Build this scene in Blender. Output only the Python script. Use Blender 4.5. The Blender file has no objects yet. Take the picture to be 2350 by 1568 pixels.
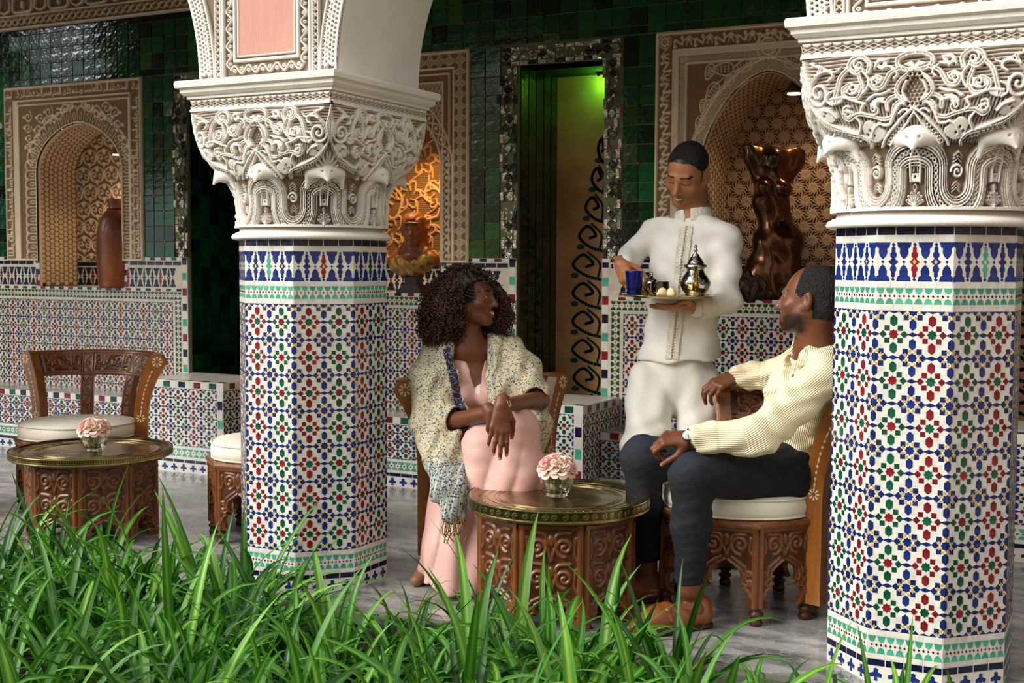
import bpy, math, random
import numpy as np
from mathutils import Vector, Matrix

SC = bpy.context.scene
COL = SC.collection
PI = math.pi
rnd = random.Random(7)
X_, Z_, MY = np.array([1., 0, 0]), np.array([0, 0, 1.]), np.array([0, -1., 0])

# ---------------------------------------------------------------- camera
def setup_camera():
    yaw, pitch, roll = math.radians(27.18), math.radians(3.65), math.radians(0.304)
    F = Vector((-math.sin(yaw) * math.cos(pitch), math.cos(yaw) * math.cos(pitch), -math.sin(pitch)))
    R = Vector((math.cos(yaw), math.sin(yaw), 0))
    U = R.cross(F)
    c, s = math.cos(roll), math.sin(roll)
    R2, U2 = R * c + U * s, U * c - R * s
    cd = bpy.data.cameras.new('camera')
    cam = bpy.data.objects.new('camera', cd)
    COL.objects.link(cam)
    m = Matrix((R2, U2, -F)).transposed().to_4x4()
    m.translation = Vector((0, 0, 1.25))
    cam.matrix_world = m
    cd.sensor_width = 36
    cd.lens = 2823 / 2350 * 36
    cd.clip_start = 0.05
    cd.dof.use_dof = True
    cd.dof.focus_distance = 4.5
    cd.dof.aperture_fstop = 10
    SC.camera = cam
setup_camera()

# ---------------------------------------------------------------- light, sky, exposure
SKY_STRENGTH = 0.74
SUN_STRENGTH = 3.0
SC.view_settings.view_transform = 'Standard'
SC.view_settings.look = 'None'
SC.view_settings.gamma = 1
SC.view_settings.use_curve_mapping = False
SC.view_settings.exposure = 0.60

def setup_light():
    w = bpy.data.worlds.new('sky')
    SC.world = w
    w.use_nodes = True
    nt = w.node_tree
    bg = nt.nodes['Background']
    tc = nt.nodes.new('ShaderNodeTexCoord')
    sep = nt.nodes.new('ShaderNodeSeparateXYZ')
    rmp = nt.nodes.new('ShaderNodeValToRGB')
    nt.links.new(tc.outputs['Generated'], sep.inputs[0])
    nt.links.new(sep.outputs['Z'], rmp.inputs[0])
    e = rmp.color_ramp.elements
    e[0].position, e[0].color = 0.0, (0.80, 0.86, 0.95, 1)
    e[1].position, e[1].color = 0.7, (1.0, 1.0, 1.0, 1)
    nt.links.new(rmp.outputs[0], bg.inputs[0])
    bg.inputs[1].default_value = SKY_STRENGTH
    sd = bpy.data.lights.new('sun', 'SUN')
    sd.energy = SUN_STRENGTH
    sd.angle = math.radians(40)
    sd.color = (1.0, 0.96, 0.90)
    s = bpy.data.objects.new('sun', sd)
    COL.objects.link(s)
    d = Vector((0.66, 0.72, -0.60))
    s.rotation_euler = d.to_track_quat('-Z', 'Y').to_euler()
setup_light()

# ---------------------------------------------------------------- materials
MATS = {}
def srgb(h):
    h = h.lstrip('#')
    v = [int(h[i:i + 2], 16) / 255 for i in (0, 2, 4)]
    return tuple(x / 12.92 if x <= 0.04045 else ((x + 0.055) / 1.055) ** 2.4 for x in v)

def M(name, col='#808080', rough=0.5, metal=0.0, var=0.12, vscale=8.0, bump=0.0, bscale=60.0, coat=0.0,
      trans=0.0, ior=1.45, spec=0.5, attr=None, attr_col=None, attr2=None, objvar=0.0, stretch=None, sss=0.0, rvar=0.0, wear=None,
      bump2=0.0, b2scale=8.0, vcol=None):
    """noise-varied principled material; attr: float attribute blending towards attr_col; vcol: colour attribute as base."""
    if name in MATS: return MATS[name]
    m = bpy.data.materials.new(name)
    m.use_nodes = True
    nt = m.node_tree
    N, L = nt.nodes, nt.links
    b = N['Principled BSDF']
    c = srgb(col) if isinstance(col, str) else col
    tc = N.new('ShaderNodeTexCoord')
    co = tc.outputs['Object']
    if stretch:
        mp = N.new('ShaderNodeMapping'); mp.inputs['Scale'].default_value = stretch
        L.new(co, mp.inputs[0]); co = mp.outputs[0]
    no = N.new('ShaderNodeTexNoise'); no.inputs['Scale'].default_value = vscale; no.inputs['Detail'].default_value = 5
    L.new(co, no.inputs['Vector'])
    hsv = N.new('ShaderNodeHueSaturation')
    mr = N.new('ShaderNodeMapRange')
    mr.inputs['From Min'].default_value, mr.inputs['From Max'].default_value = 0.3, 0.7
    mr.inputs['To Min'].default_value, mr.inputs['To Max'].default_value = 1 - var, 1 + var
    L.new(no.outputs[0], mr.inputs['Value'])
    val = mr.outputs[0]
    if objvar:
        oi = N.new('ShaderNodeObjectInfo')
        m2 = N.new('ShaderNodeMapRange')
        m2.inputs['To Min'].default_value, m2.inputs['To Max'].default_value = 1 - objvar, 1 + objvar
        L.new(oi.outputs['Random'], m2.inputs['Value'])
        mu = N.new('ShaderNodeMath'); mu.operation = 'MULTIPLY'
        L.new(val, mu.inputs[0]); L.new(m2.outputs[0], mu.inputs[1]); val = mu.outputs[0]
    L.new(val, hsv.inputs['Value'])
    if vcol:
        at = N.new('ShaderNodeAttribute'); at.attribute_name = vcol
        L.new(at.outputs['Color'], hsv.inputs['Color'])
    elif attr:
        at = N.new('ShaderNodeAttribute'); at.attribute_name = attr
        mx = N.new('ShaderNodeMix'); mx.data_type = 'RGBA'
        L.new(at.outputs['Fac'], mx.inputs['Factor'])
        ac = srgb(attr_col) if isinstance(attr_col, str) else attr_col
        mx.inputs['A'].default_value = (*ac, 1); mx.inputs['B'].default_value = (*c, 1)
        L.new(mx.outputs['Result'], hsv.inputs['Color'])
    elif wear:
        n2 = N.new('ShaderNodeTexNoise'); n2.inputs['Scale'].default_value = wear[1]; n2.inputs['Detail'].default_value = 6
        L.new(co, n2.inputs['Vector'])
        r2 = N.new('ShaderNodeValToRGB')
        r2.color_ramp.elements[0].position, r2.color_ramp.elements[1].position = wear[2], wear[3]
        L.new(n2.outputs[0], r2.inputs[0])
        mx = N.new('ShaderNodeMix'); mx.data_type = 'RGBA'
        L.new(r2.outputs[0], mx.inputs['Factor'])
        wc = srgb(wear[0])
        mx.inputs['A'].default_value = (*c, 1); mx.inputs['B'].default_value = (*wc, 1)
        L.new(mx.outputs['Result'], hsv.inputs['Color'])
    else:
        hsv.inputs['Color'].default_value = (*c, 1)
    L.new(hsv.outputs[0], b.inputs['Base Color'])
    b.inputs['Roughness'].default_value = rough
    if rvar:
        m3 = N.new('ShaderNodeMapRange')
        m3.inputs['To Min'].default_value, m3.inputs['To Max'].default_value = max(0, rough - rvar), min(1, rough + rvar)
        L.new(no.outputs[0], m3.inputs['Value']); L.new(m3.outputs[0], b.inputs['Roughness'])
    b.inputs['Metallic'].default_value = metal
    b.inputs['IOR'].default_value = ior
    b.inputs['Specular IOR Level'].default_value = spec
    b.inputs['Coat Weight'].default_value = coat
    b.inputs['Coat Roughness'].default_value = 0.08
    b.inputs['Transmission Weight'].default_value = trans
    if sss:
        b.inputs['Subsurface Weight'].default_value = sss
        b.inputs['Subsurface Radius'].default_value = (0.012, 0.005, 0.003)
        b.inputs['Subsurface Scale'].default_value = 1.0
    nrm = None
    if bump:
        n3 = N.new('ShaderNodeTexNoise'); n3.inputs['Scale'].default_value = bscale; n3.inputs['Detail'].default_value = 4
        L.new(co, n3.inputs['Vector'])
        bp = N.new('ShaderNodeBump'); bp.inputs['Strength'].default_value = bump; bp.inputs['Distance'].default_value = 0.01
        L.new(n3.outputs[0], bp.inputs['Height']); nrm = bp.outputs[0]
    if bump2:
        n4 = N.new('ShaderNodeTexNoise'); n4.inputs['Scale'].default_value = b2scale; n4.inputs['Detail'].default_value = 2
        L.new(co, n4.inputs['Vector'])
        bq = N.new('ShaderNodeBump'); bq.inputs['Strength'].default_value = bump2; bq.inputs['Distance'].default_value = 0.02
        L.new(n4.outputs[0], bq.inputs['Height'])
        if nrm: L.new(nrm, bq.inputs['Normal'])
        nrm = bq.outputs[0]
    if nrm: L.new(nrm, b.inputs['Normal'])
    MATS[name] = m
    return m

# ---------------------------------------------------------------- objects
def link(o, parent=None):
    COL.objects.link(o)
    if parent is not None:
        o.parent = parent
    return o

def tag(o, label=None, cat=None, group=None, kind=None):
    if label: o['label'] = label
    if cat: o['category'] = cat
    if group: o['group'] = group
    if kind: o['kind'] = kind
    return o

def thing(name, label, cat, loc=(0, 0, 0), rz=0.0, group=None):
    o = bpy.data.objects.new(name, None)
    o.empty_display_size = 0.1
    COL.objects.link(o)
    o.location = loc
    o.rotation_euler = (0, 0, rz)
    return tag(o, label, cat, group, 'thing')

def copy_tree(o, parent=None):
    c = o.copy()
    COL.objects.link(c)
    if parent is not None: c.parent = parent
    for ch in list(o.children): copy_tree(ch, c)
    return c

class MB:
    """collects polygons and builds one mesh"""
    def __init__(s): s.v, s.f, s.m, s.sm, s.n = [], [], [], [], 0
    def add(s, verts, faces, mat=0, smooth=False):
        n = s.n
        s.v.append(np.asarray(verts, dtype=np.float64).reshape(-1, 3))
        s.n += len(s.v[-1])
        for f in faces:
            s.f.append([i + n for i in f]); s.m.append(mat); s.sm.append(smooth)
        return s
    def box(s, c, size, rot=None, mat=0, taper=1.0):
        hx, hy, hz = size[0] / 2, size[1] / 2, size[2] / 2
        p = np.array([(-hx, -hy, -hz), (hx, -hy, -hz), (hx, hy, -hz), (-hx, hy, -hz),
                      (-hx * taper, -hy * taper, hz), (hx * taper, -hy * taper, hz), (hx * taper, hy * taper, hz), (-hx * taper, hy * taper, hz)])
        if rot is not None: p = p @ np.array(Matrix(rot)).T
        p = p + np.array(c)
        return s.add(p, [(3, 2, 1, 0), (4, 5, 6, 7), (0, 1, 5, 4), (1, 2, 6, 5), (2, 3, 7, 6), (3, 0, 4, 7)], mat)
    def lathe(s, prof, n=24, c=(0, 0, 0), mat=0, smooth=True, squash=(1, 1), wob=None):
        V, Fc = [], []
        k = len(prof)
        for j in range(n):
            a = 2 * PI * j / n
            for i, (r, z) in enumerate(prof):
                rr = r * (wob(a, i / (k - 1)) if wob else 1)
                V.append((c[0] + rr * math.cos(a) * squash[0], c[1] + rr * math.sin(a) * squash[1], c[2] + z))
        for j in range(n):
            j2 = (j + 1) % n
            for i in range(k - 1):
                Fc.append((j * k + i, j2 * k + i, j2 * k + i + 1, j * k + i + 1))
        return s.add(V, Fc, mat, smooth)
    def tube(s, pts, r, n=8, mat=0, smooth=True, cap=True, flat=None):
        pts = [Vector(p) for p in pts]
        k = len(pts)
        rs = r if hasattr(r, '__len__') else [r] * k
        V, Fc = [], []
        up = Vector((0, 0, 1))
        t0 = (pts[1] - pts[0]).normalized()
        if abs(t0.dot(up)) > 0.95: up = Vector((1, 0, 0))
        for i, p in enumerate(pts):
            t = (pts[min(i + 1, k - 1)] - pts[max(i - 1, 0)]).normalized()
            a = (up - t * up.dot(t)).normalized()
            up = a
            b = t.cross(a)
            for j in range(n):
                an = 2 * PI * j / n
                fx = flat[i] if (flat is not None and hasattr(flat, '__len__')) else (flat or 1.0)
                V.append(p + (a * math.cos(an) * fx + b * math.sin(an)) * rs[i])
        for i in range(k - 1):
            for j in range(n):
                j2 = (j + 1) % n
                Fc.append((i * n + j, i * n + j2, (i + 1) * n + j2, (i + 1) * n + j))
        s.add(V, Fc, mat, smooth)
        if cap:
            s.add(V[:n], [tuple(range(n))[::-1]], mat, smooth)
            s.add(V[-n:], [tuple(range(n))], mat, smooth)
        return s
    def prism(s, poly, O, U, V, N, d0, d1, mat=0, bevel=0.0):
        """polygon (u,v) list extruded along N from d0 to d1"""
        O, U, V, N = (np.array(x, dtype=float) for x in (O, U, V, N))
        P = np.array(poly, dtype=float)
        k = len(P)
        base = O + P[:, :1] * U + P[:, 1:] * V
        Q = P
        if bevel:
            c = P.mean(0); Q = c + (P - c) * (1 - bevel)
        top = O + Q[:, :1] * U + Q[:, 1:] * V + N * d1
        bot = base + N * d0
        fs = [tuple(range(k, 2 * k))] + [(i, (i + 1) % k, k + (i + 1) % k, k + i) for i in range(k)]
        return s.add(np.concatenate([bot, top]), fs, mat)
    def mesh(s, name, mats, clean=False):
        me = bpy.data.meshes.new(name)
        V = np.concatenate(s.v) if s.v else np.zeros((0, 3))
        me.from_pydata(V.tolist(), [], s.f)
        for m in (mats if isinstance(mats, (list, tuple)) else [mats]): me.materials.append(m)
        me.polygons.foreach_set('material_index', s.m)
        me.polygons.foreach_set('use_smooth', s.sm)
        me.update()
        return me
    def build(s, name, mats, parent=None, loc=(0, 0, 0)):
        o = bpy.data.objects.new(name, s.mesh(name, mats))
        o.location = loc
        return link(o, parent)

def smooth_mesh(name, V, Fq, mats, attrs=None, parent=None, smooth=True, mi=None, link_it=True):
    """numpy quads -> object"""
    me = bpy.data.meshes.new(name)
    V = np.asarray(V, dtype=np.float32); Fq = np.asarray(Fq, dtype=np.int32)
    k = Fq.shape[1]
    me.vertices.add(len(V)); me.vertices.foreach_set('co', V.ravel())
    me.loops.add(Fq.size); me.loops.foreach_set('vertex_index', Fq.ravel())
    me.polygons.add(len(Fq))
    me.polygons.foreach_set('loop_start', np.arange(0, Fq.size, k, dtype=np.int32))
    me.polygons.foreach_set('loop_total', np.full(len(Fq), k, dtype=np.int32))
    if mi is not None: me.polygons.foreach_set('material_index', np.asarray(mi, dtype=np.int32))
    me.update(calc_edges=True)
    me.polygons.foreach_set('use_smooth', np.full(len(Fq), smooth))
    for m in (mats if isinstance(mats, (list, tuple)) else [mats]): me.materials.append(m)
    for an, data in (attrs or {}).items():
        data = np.asarray(data, dtype=np.float32)
        if data.ndim == 1:
            at = me.attributes.new(an, 'FLOAT', 'POINT'); at.data.foreach_set('value', data)
        else:
            at = me.attributes.new(an, 'FLOAT_COLOR', 'POINT')
            at.data.foreach_set('color', np.concatenate([data, np.ones((len(data), 1), np.float32)], 1).ravel())
    me.validate()
    o = bpy.data.objects.new(name, me)
    return link(o, parent) if link_it else o

def rotz(a):
    c, s = math.cos(a), math.sin(a)
    return np.array([[c, -s, 0], [s, c, 0], [0, 0, 1.0]])

def bez(pts, n=14):
    """Catmull-Rom through the points"""
    P = np.array(pts, dtype=float)
    if len(P) < 3: return P
    Q = np.vstack([2 * P[0] - P[1], P, 2 * P[-1] - P[-2]])
    out = []
    for i in range(1, len(Q) - 2):
        t = np.linspace(0, 1, n, endpoint=False)[:, None]
        a, b, c, d = Q[i - 1], Q[i], Q[i + 1], Q[i + 2]
        out.append(0.5 * (2 * b + (c - a) * t + (2 * a - 5 * b + 4 * c - d) * t ** 2 + (3 * b - a - 3 * c + d) * t ** 3))
    out.append(P[-1:])
    return np.vstack(out)

def spiral(cx, cy, r0, r1, turns, a0=0.0, n=48, sy=1.0):
    t = np.linspace(0, 1, n)
    a = a0 + turns * 2 * PI * t
    r = r0 + (r1 - r0) * t
    return np.stack([cx + r * np.cos(a), cy + sy * r * np.sin(a)], 1)

# ---------------------------------------------------------------- carving: raster relief -> geometry
class Carve:
    """relief height-field over a w x h rectangle (metres), res metres per cell; 0 ground .. 1 face"""
    def __init__(s, w, h, res):
        s.w, s.h = w, h
        s.nx, s.ny = max(2, int(round(w / res))) + 1, max(2, int(round(h / res))) + 1
        s.X, s.Y = np.meshgrid(np.linspace(0, w, s.nx), np.linspace(0, h, s.ny))
        s.z = np.zeros((s.ny, s.nx), np.float32)
        s.res = res
    def _win(s, x0, x1, y0, y1):
        i0 = max(0, int(math.floor(x0 / s.w * (s.nx - 1)))); i1 = min(s.nx, int(math.ceil(x1 / s.w * (s.nx - 1))) + 1)
        j0 = max(0, int(math.floor(y0 / s.h * (s.ny - 1)))); j1 = min(s.ny, int(math.ceil(y1 / s.h * (s.ny - 1))) + 1)
        return slice(j0, j1), slice(i0, i1)
    def dist(s, pts, rad):
        D = np.full(s.z.shape, 9.0, np.float32)
        P = np.asarray(pts, float)
        for a, b in zip(P[:-1], P[1:]):
            w = s._win(min(a[0], b[0]) - rad, max(a[0], b[0]) + rad, min(a[1], b[1]) - rad, max(a[1], b[1]) + rad)
            X, Y = s.X[w], s.Y[w]
            if X.size == 0: continue
            d = b - a
            L = d @ d
            t = np.clip(((X - a[0]) * d[0] + (Y - a[1]) * d[1]) / L, 0, 1) if L > 1e-12 else 0.0
            q = np.hypot(X - a[0] - t * d[0], Y - a[1] - t * d[1])
            D[w] = np.minimum(D[w], q)
        return D
    def stroke(s, pts, width, h=1.0, round_=0.35, clear=0.0):
        """raised band, softened edge; clear>0 first lowers a margin to ground"""
        e = max(s.res * 0.9, width * 0.12)
        D = s.dist(pts, width / 2 + e + clear + s.res)
        if clear: s.z = np.where(D < width / 2 + clear, np.minimum(s.z, 0.0), s.z)
        t = np.clip((width / 2 + e * 0.5 - D) / e, 0, 1)
        p = h * t * (1 - round_ * np.clip(D / (width / 2 + 1e-9), 0, 1) ** 2)
        s.z = np.maximum(s.z, p.astype(np.float32))
        return s
    def groove(s, pts, width, h=0.0):
        e = s.res
        D = s.dist(pts, width / 2 + 2 * e)
        t = np.clip((width / 2 + e * 0.5 - D) / e, 0, 1)
        s.z = (s.z * (1 - t) + np.minimum(s.z, h) * t).astype(np.float32)
        return s
    def disc(s, cx, cy, r, h=1.0, ry=None, mode='max', dome=0.0):
        ry = ry or r
        w = s._win(cx - r * 1.2, cx + r * 1.2, cy - ry * 1.2, cy + ry * 1.2)
        q = np.hypot((s.X[w] - cx) / r, (s.Y[w] - cy) / ry)
        e = s.res / min(r, ry)
        t = np.clip((1 + e / 2 - q) / e, 0, 1)
        if mode == 'max': s.z[w] = np.maximum(s.z[w], t * h * (1 - dome * q ** 2))
        else: s.z[w] = s.z[w] * (1 - t) + np.minimum(s.z[w], h) * t
        return s
    def poly(s, P, h=1.0, mode='max'):
        P = np.asarray(P, float)
        w = s._win(P[:, 0].min(), P[:, 0].max(), P[:, 1].min(), P[:, 1].max())
        X, Y = s.X[w], s.Y[w]
        ins = np.zeros(X.shape, bool)
        for a, b in zip(P, np.roll(P, -1, 0)):
            c = ((a[1] > Y) != (b[1] > Y))
            with np.errstate(divide='ignore', invalid='ignore'):
                ins ^= c & (X < (b[0] - a[0]) * (Y - a[1]) / (b[1] - a[1] + 1e-12) + a[0])
        if mode == 'max': s.z[w] = np.where(ins, np.maximum(s.z[w], h), s.z[w])
        else: s.z[w] = np.where(ins, np.minimum(s.z[w], h), s.z[w])
        return s
    def rect(s, x0, y0, x1, y1, h=1.0, mode='max'):
        return s.poly([(x0, y0), (x1, y0), (x1, y1), (x0, y1)], h, mode)
    def frame(s, x0, y0, x1, y1, width, h=1.0):
        return s.stroke([(x0, y0), (x1, y0), (x1, y1), (x0, y1), (x0, y0)], width, h, 0.1)
    def build(s, name, mat, surf, depth, parent=None, mask=None, step=1, back=None):
        """surf(x,y)->points, normals (arrays); mask keeps cells"""
        z = s.z[::step, ::step]; X = s.X[::step, ::step]; Y = s.Y[::step, ::step]
        ny, nx = z.shape
        P, Nn = surf(X.ravel(), Y.ravel())
        V = P + Nn * (z.ravel() * depth)[:, None]
        idx = np.arange(ny * nx).reshape(ny, nx)
        Fq = np.stack([idx[:-1, :-1], idx[:-1, 1:], idx[1:, 1:], idx[1:, :-1]], -1).reshape(-1, 4)
        at = z.ravel()
        if mask is not None:
            keep = mask(X, Y)
            k = (keep[:-1, :-1] & keep[:-1, 1:] & keep[1:, 1:] & keep[1:, :-1]).ravel()
            Fq = Fq[k]
            used = np.unique(Fq); remap = np.zeros(ny * nx, np.int64); remap[used] = np.arange(len(used))
            V, at, Fq = V[used], at[used], remap[Fq]
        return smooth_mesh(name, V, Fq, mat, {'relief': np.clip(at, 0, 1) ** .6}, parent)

def plane_surf(O, U, V, N):
    O, U, V, N = (np.array(a, float) for a in (O, U, V, N))
    def f(x, y):
        P = O + x[:, None] * U + y[:, None] * V
        return P, np.broadcast_to(N, P.shape)
    return f

def scroll_pair(cv, cx, cy, sx, sy, wd, h=1.0):
    """two mirrored scrolls with a leaf between, inside a sx by sy box"""
    for q in (-1, 1):
        p = bez([(cx, cy - sy * .48), (cx + q * sx * .12, cy - sy * .2), (cx + q * sx * .40, cy - sy * .12), (cx + q * sx * .42, cy + sy * .2), (cx + q * sx * .2, cy + sy * .28), (cx + q * sx * .15, cy + sy * .06), (cx + q * sx * .27, cy + sy * .03)])
        cv.stroke(p, wd, h)
        p = bez([(cx, cy - sy * .1), (cx + q * sx * .08, cy + sy * .25), (cx + q * sx * .3, cy + sy * .46)])
        cv.stroke(p, wd * .8, h)
    cv.disc(cx, cy + sy * .3, wd * 1.0, h, wd * 1.7)

def vine(cv, p0, p1, amp, n, wd, h=1.0, leaf=True):
    """running scroll from p0 to p1 with n half-waves"""
    p0, p1 = np.array(p0, float), np.array(p1, float)
    d = p1 - p0; L = np.hypot(*d); t = d / L; q = np.array([-t[1], t[0]])
    s_ = np.linspace(0, 1, n * 10 + 1)
    P = p0 + s_[:, None] * d + (np.sin(s_ * n * PI) * amp)[:, None] * q
    cv.stroke(P, wd, h)
    for i in range(n):
        c = p0 + d * ((i + .5) / n) - q * amp * 0.25 * (1 if i % 2 == 0 else -1)
        r = L / n * 0.34
        if leaf:
            cv.disc(c[0], c[1], min(r, amp * .62), h * .9, dome=.3)
            cv.disc(c[0], c[1], wd * .28, 0.25, mode='min')

# ---------------------------------------------------------------- implicit solids -> one smooth mesh
def _u(v):
    v = np.asarray(v, float); return v / (np.linalg.norm(v) + 1e-12)

class SDF:
    def __init__(s): s.ops = []
    def _add(s, f, k, mode, lo, hi): s.ops.append((f, k, mode, np.array(lo, float), np.array(hi, float))); return s
    def cone(s, a, b, ra, rb=None, k=0.02, mode='u', flat=None, fdir=None):
        """round cone a->b; flat<1 squashes along fdir"""
        a, b = np.array(a, float), np.array(b, float)
        rb = ra if rb is None else rb
        ab = b - a; L2 = ab @ ab + 1e-12
        fd = None if flat is None else _u(fdir)
        def f(P):
            Q = P - a
            t = np.clip(Q @ ab / L2, 0, 1)
            R = Q - t[:, None] * ab
            if fd is not None:
                c = R @ fd
                R = R + (c * (1 / flat - 1))[:, None] * fd
                d = np.linalg.norm(R, axis=1)
                return (d - (ra + (rb - ra) * t)) * (0.5 + 0.5 * flat)
            return np.linalg.norm(R, axis=1) - (ra + (rb - ra) * t)
        r = max(ra, rb)
        return s._add(f, k, mode, np.minimum(a, b) - r, np.maximum(a, b) + r)
    def path(s, pts, rs, k=0.02, mode='u', flat=None, fdir=None):
        for i in range(len(pts) - 1):
            s.cone(pts[i], pts[i + 1], rs[i], rs[i + 1], k if i == 0 else max(0.006, min(rs[i], rs[i + 1]) * .5), mode, flat, fdir)
        return s
    def ell(s, c, r, rot=None, k=0.02, mode='u'):
        c, r = np.array(c, float), np.array(r, float)
        Rm = np.eye(3) if rot is None else np.array(rot, float)   # columns = local axes
        def f(P):
            q = (P - c) @ Rm
            k0 = np.linalg.norm(q / r, axis=1)
            k1 = np.linalg.norm(q / (r * r), axis=1)
            return k0 * (k0 - 1) / (k1 + 1e-9)
        m = r.max()
        return s._add(f, k, mode, c - m, c + m)
    def box(s, c, h, rot=None, rad=0.01, k=0.01, mode='u'):
        c, h = np.array(c, float), np.array(h, float) - rad
        Rm = np.eye(3) if rot is None else np.array(rot, float)
        def f(P):
            q = np.abs((P - c) @ Rm) - h
            return np.linalg.norm(np.maximum(q, 0), axis=1) + np.minimum(q.max(1), 0) - rad
        m = np.linalg.norm(h) + rad
        return s._add(f, k, mode, c - m, c + m)
    def plane(s, p, n, k=0.004):
        """cut away the side the normal points to"""
        p, n = np.array(p, float), _u(n)
        s.ops.append((lambda P: -((P - p) @ n), k, 'cut', None, None)); return s
    def fn(s, f, k, mode, lo, hi): return s._add(f, k, mode, lo, hi)
    def ev(s, P, disp=None):
        d = np.full(len(P), 9.0)
        for f, k, mode, lo, hi in s.ops:
            if mode in ('cut',):
                e = f(P)
                h = np.clip(0.5 - 0.5 * (d + e) / k, 0, 1)
                d = d * (1 - h) - e * h + k * h * (1 - h)
                continue
            pad = 0.08 if mode == 'u' else k + 0.01
            w = np.all((P > lo - pad) & (P < hi + pad), axis=1)
            if not w.any(): continue
            e = f(P[w]); dw = d[w]
            if mode == 'u':
                h = np.clip(0.5 + 0.5 * (dw - e) / k, 0, 1)
                d[w] = dw * (1 - h) + e * h - k * h * (1 - h)
            else:
                h = np.clip(0.5 - 0.5 * (dw + e) / k, 0, 1)
                d[w] = dw * (1 - h) - e * h + k * h * (1 - h)
        if disp is not None: d = d - disp(P)
        return d
    def mesh(s, h, disp=None, coarse=4):
        lo = np.min([o[3] for o in s.ops if o[2] == 'u'], 0) - 0.03
        hi = np.max([o[4] for o in s.ops if o[2] == 'u'], 0) + 0.03
        H = h * coarse
        n = np.ceil((hi - lo) / H).astype(int)
        ii = np.stack(np.meshgrid(*[np.arange(k) for k in n], indexing='ij'), -1).reshape(-1, 3)
        d = s.ev(lo + (ii + .5) * H, disp)
        act = ii[np.abs(d) < H * 1.25 + 0.004]
        sub = np.stack(np.meshgrid(*[np.arange(coarse)] * 3, indexing='ij'), -1).reshape(-1, 3)
        cells = (act[:, None, :] * coarse + sub[None]).reshape(-1, 3)
        S = (n * coarse + 2).astype(np.int64)
        key = lambda c: (c[..., 0] * S[1] + c[..., 1]) * S[2] + c[..., 2]
        corner = np.array([(i, j, k) for i in (0, 1) for j in (0, 1) for k in (0, 1)])
        ck = key(cells[:, None, :] + corner[None])
        uk, inv = np.unique(ck.ravel(), return_inverse=True)
        c0 = np.stack([uk // (S[1] * S[2]), (uk // S[2]) % S[1], uk % S[2]], 1)
        val = s.ev(lo + c0 * h, disp)
        cv = val[inv].reshape(-1, 8)
        sg = cv < 0
        mixed = sg.any(1) & ~sg.all(1)
        cells, cv, sg = cells[mixed], cv[mixed], sg[mixed]
        pos = np.zeros((len(cells), 3)); cnt = np.zeros(len(cells))
        for a in range(8):
            for b in range(a + 1, 8):
                df = corner[b] - corner[a]
                if np.abs(df).sum() != 1: continue
                x = sg[:, a] != sg[:, b]
                t = cv[x, a] / (cv[x, a] - cv[x, b])
                pos[x] += corner[a] + t[:, None] * df; cnt[x] += 1
        V = lo + (cells + pos / cnt[:, None]) * h
        cellkey = key(cells); order = np.argsort(cellkey); sk = cellkey[order]
        quads = []
        vmap = dict()
        for ax in range(3):
            e = np.zeros(3, int); e[ax] = 1
            u, v = (ax + 1) % 3, (ax + 2) % 3
            ia = 0; ib = int(np.where((corner == e).all(1))[0][0])
            x = sg[:, ia] != sg[:, ib]
            base = cells[x]; flip = sg[x, ia]
            eu = np.zeros(3, int); eu[u] = 1; ev_ = np.zeros(3, int); ev_[v] = 1
            ks = [key(base - eu - ev_), key(base - ev_), key(base), key(base - eu)]
            ids = []; ok = np.ones(len(base), bool)
            for kk in ks:
                p = np.clip(np.searchsorted(sk, kk), 0, len(sk) - 1)
                ok &= sk[p] == kk
                ids.append(order[p])
            q = np.stack(ids, 1)
            q[~flip] = q[~flip][:, ::-1]
            quads.append(q[ok])
        return V, np.concatenate(quads)

def sdf_obj(name, sdf, h, mat, parent=None, disp=None, color=None, attrs=None, smooth_it=1):
    V, Q = sdf.mesh(h, disp)
    for _ in range(smooth_it):     # light Laplacian pass
        acc = np.zeros_like(V); cnt = np.zeros(len(V))
        for i in range(4):
            a, b = Q[:, i], Q[:, (i + 1) % 4]
            np.add.at(acc, a, V[b]); np.add.at(cnt, a, 1)
            np.add.at(acc, b, V[a]); np.add.at(cnt, b, 1)
        V = V * 0.5 + 0.5 * acc / np.maximum(cnt, 1)[:, None]
    at = {}
    if color: at['tint'] = color(V)
    for k, f in (attrs or {}).items(): at[k] = f(V)
    return smooth_mesh(name, V, Q, mat, at, parent)

# ================================================================ layout numbers
YW = 6.05            # tiled back wall
COLS = [(-2.916, 3.956, 0.543, 1.0), (-0.596, 3.975, 0.522, 1.021), (-5.42, 3.940, 0.543, 1.0)]
DOORS = [(-5.43, -4.92), (-3.076, -2.566), (-0.73, -0.22)]
NICHES = [(-6.425, 0.625, -6.36, 0.385, 1.86, 2.165), (-4.0, 0.62, -3.98, 0.42, 1.80, 2.20), (-1.686, 0.585, -1.686, 0.35, 1.66, 2.20)]   # panel centre, half, arch centre, half, spring, apex
Z_DADO, Z_PANEL, Z_FRIEZE = 1.275, 2.43, 2.82
PLINTHS = [(-5.36, -4.726), (-3.03, -2.45), (-0.80, -0.17)]
Y_PL, Z_PL, Y_BE, Z_BE = 5.545, 0.545, 5.75, 0.395

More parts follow.
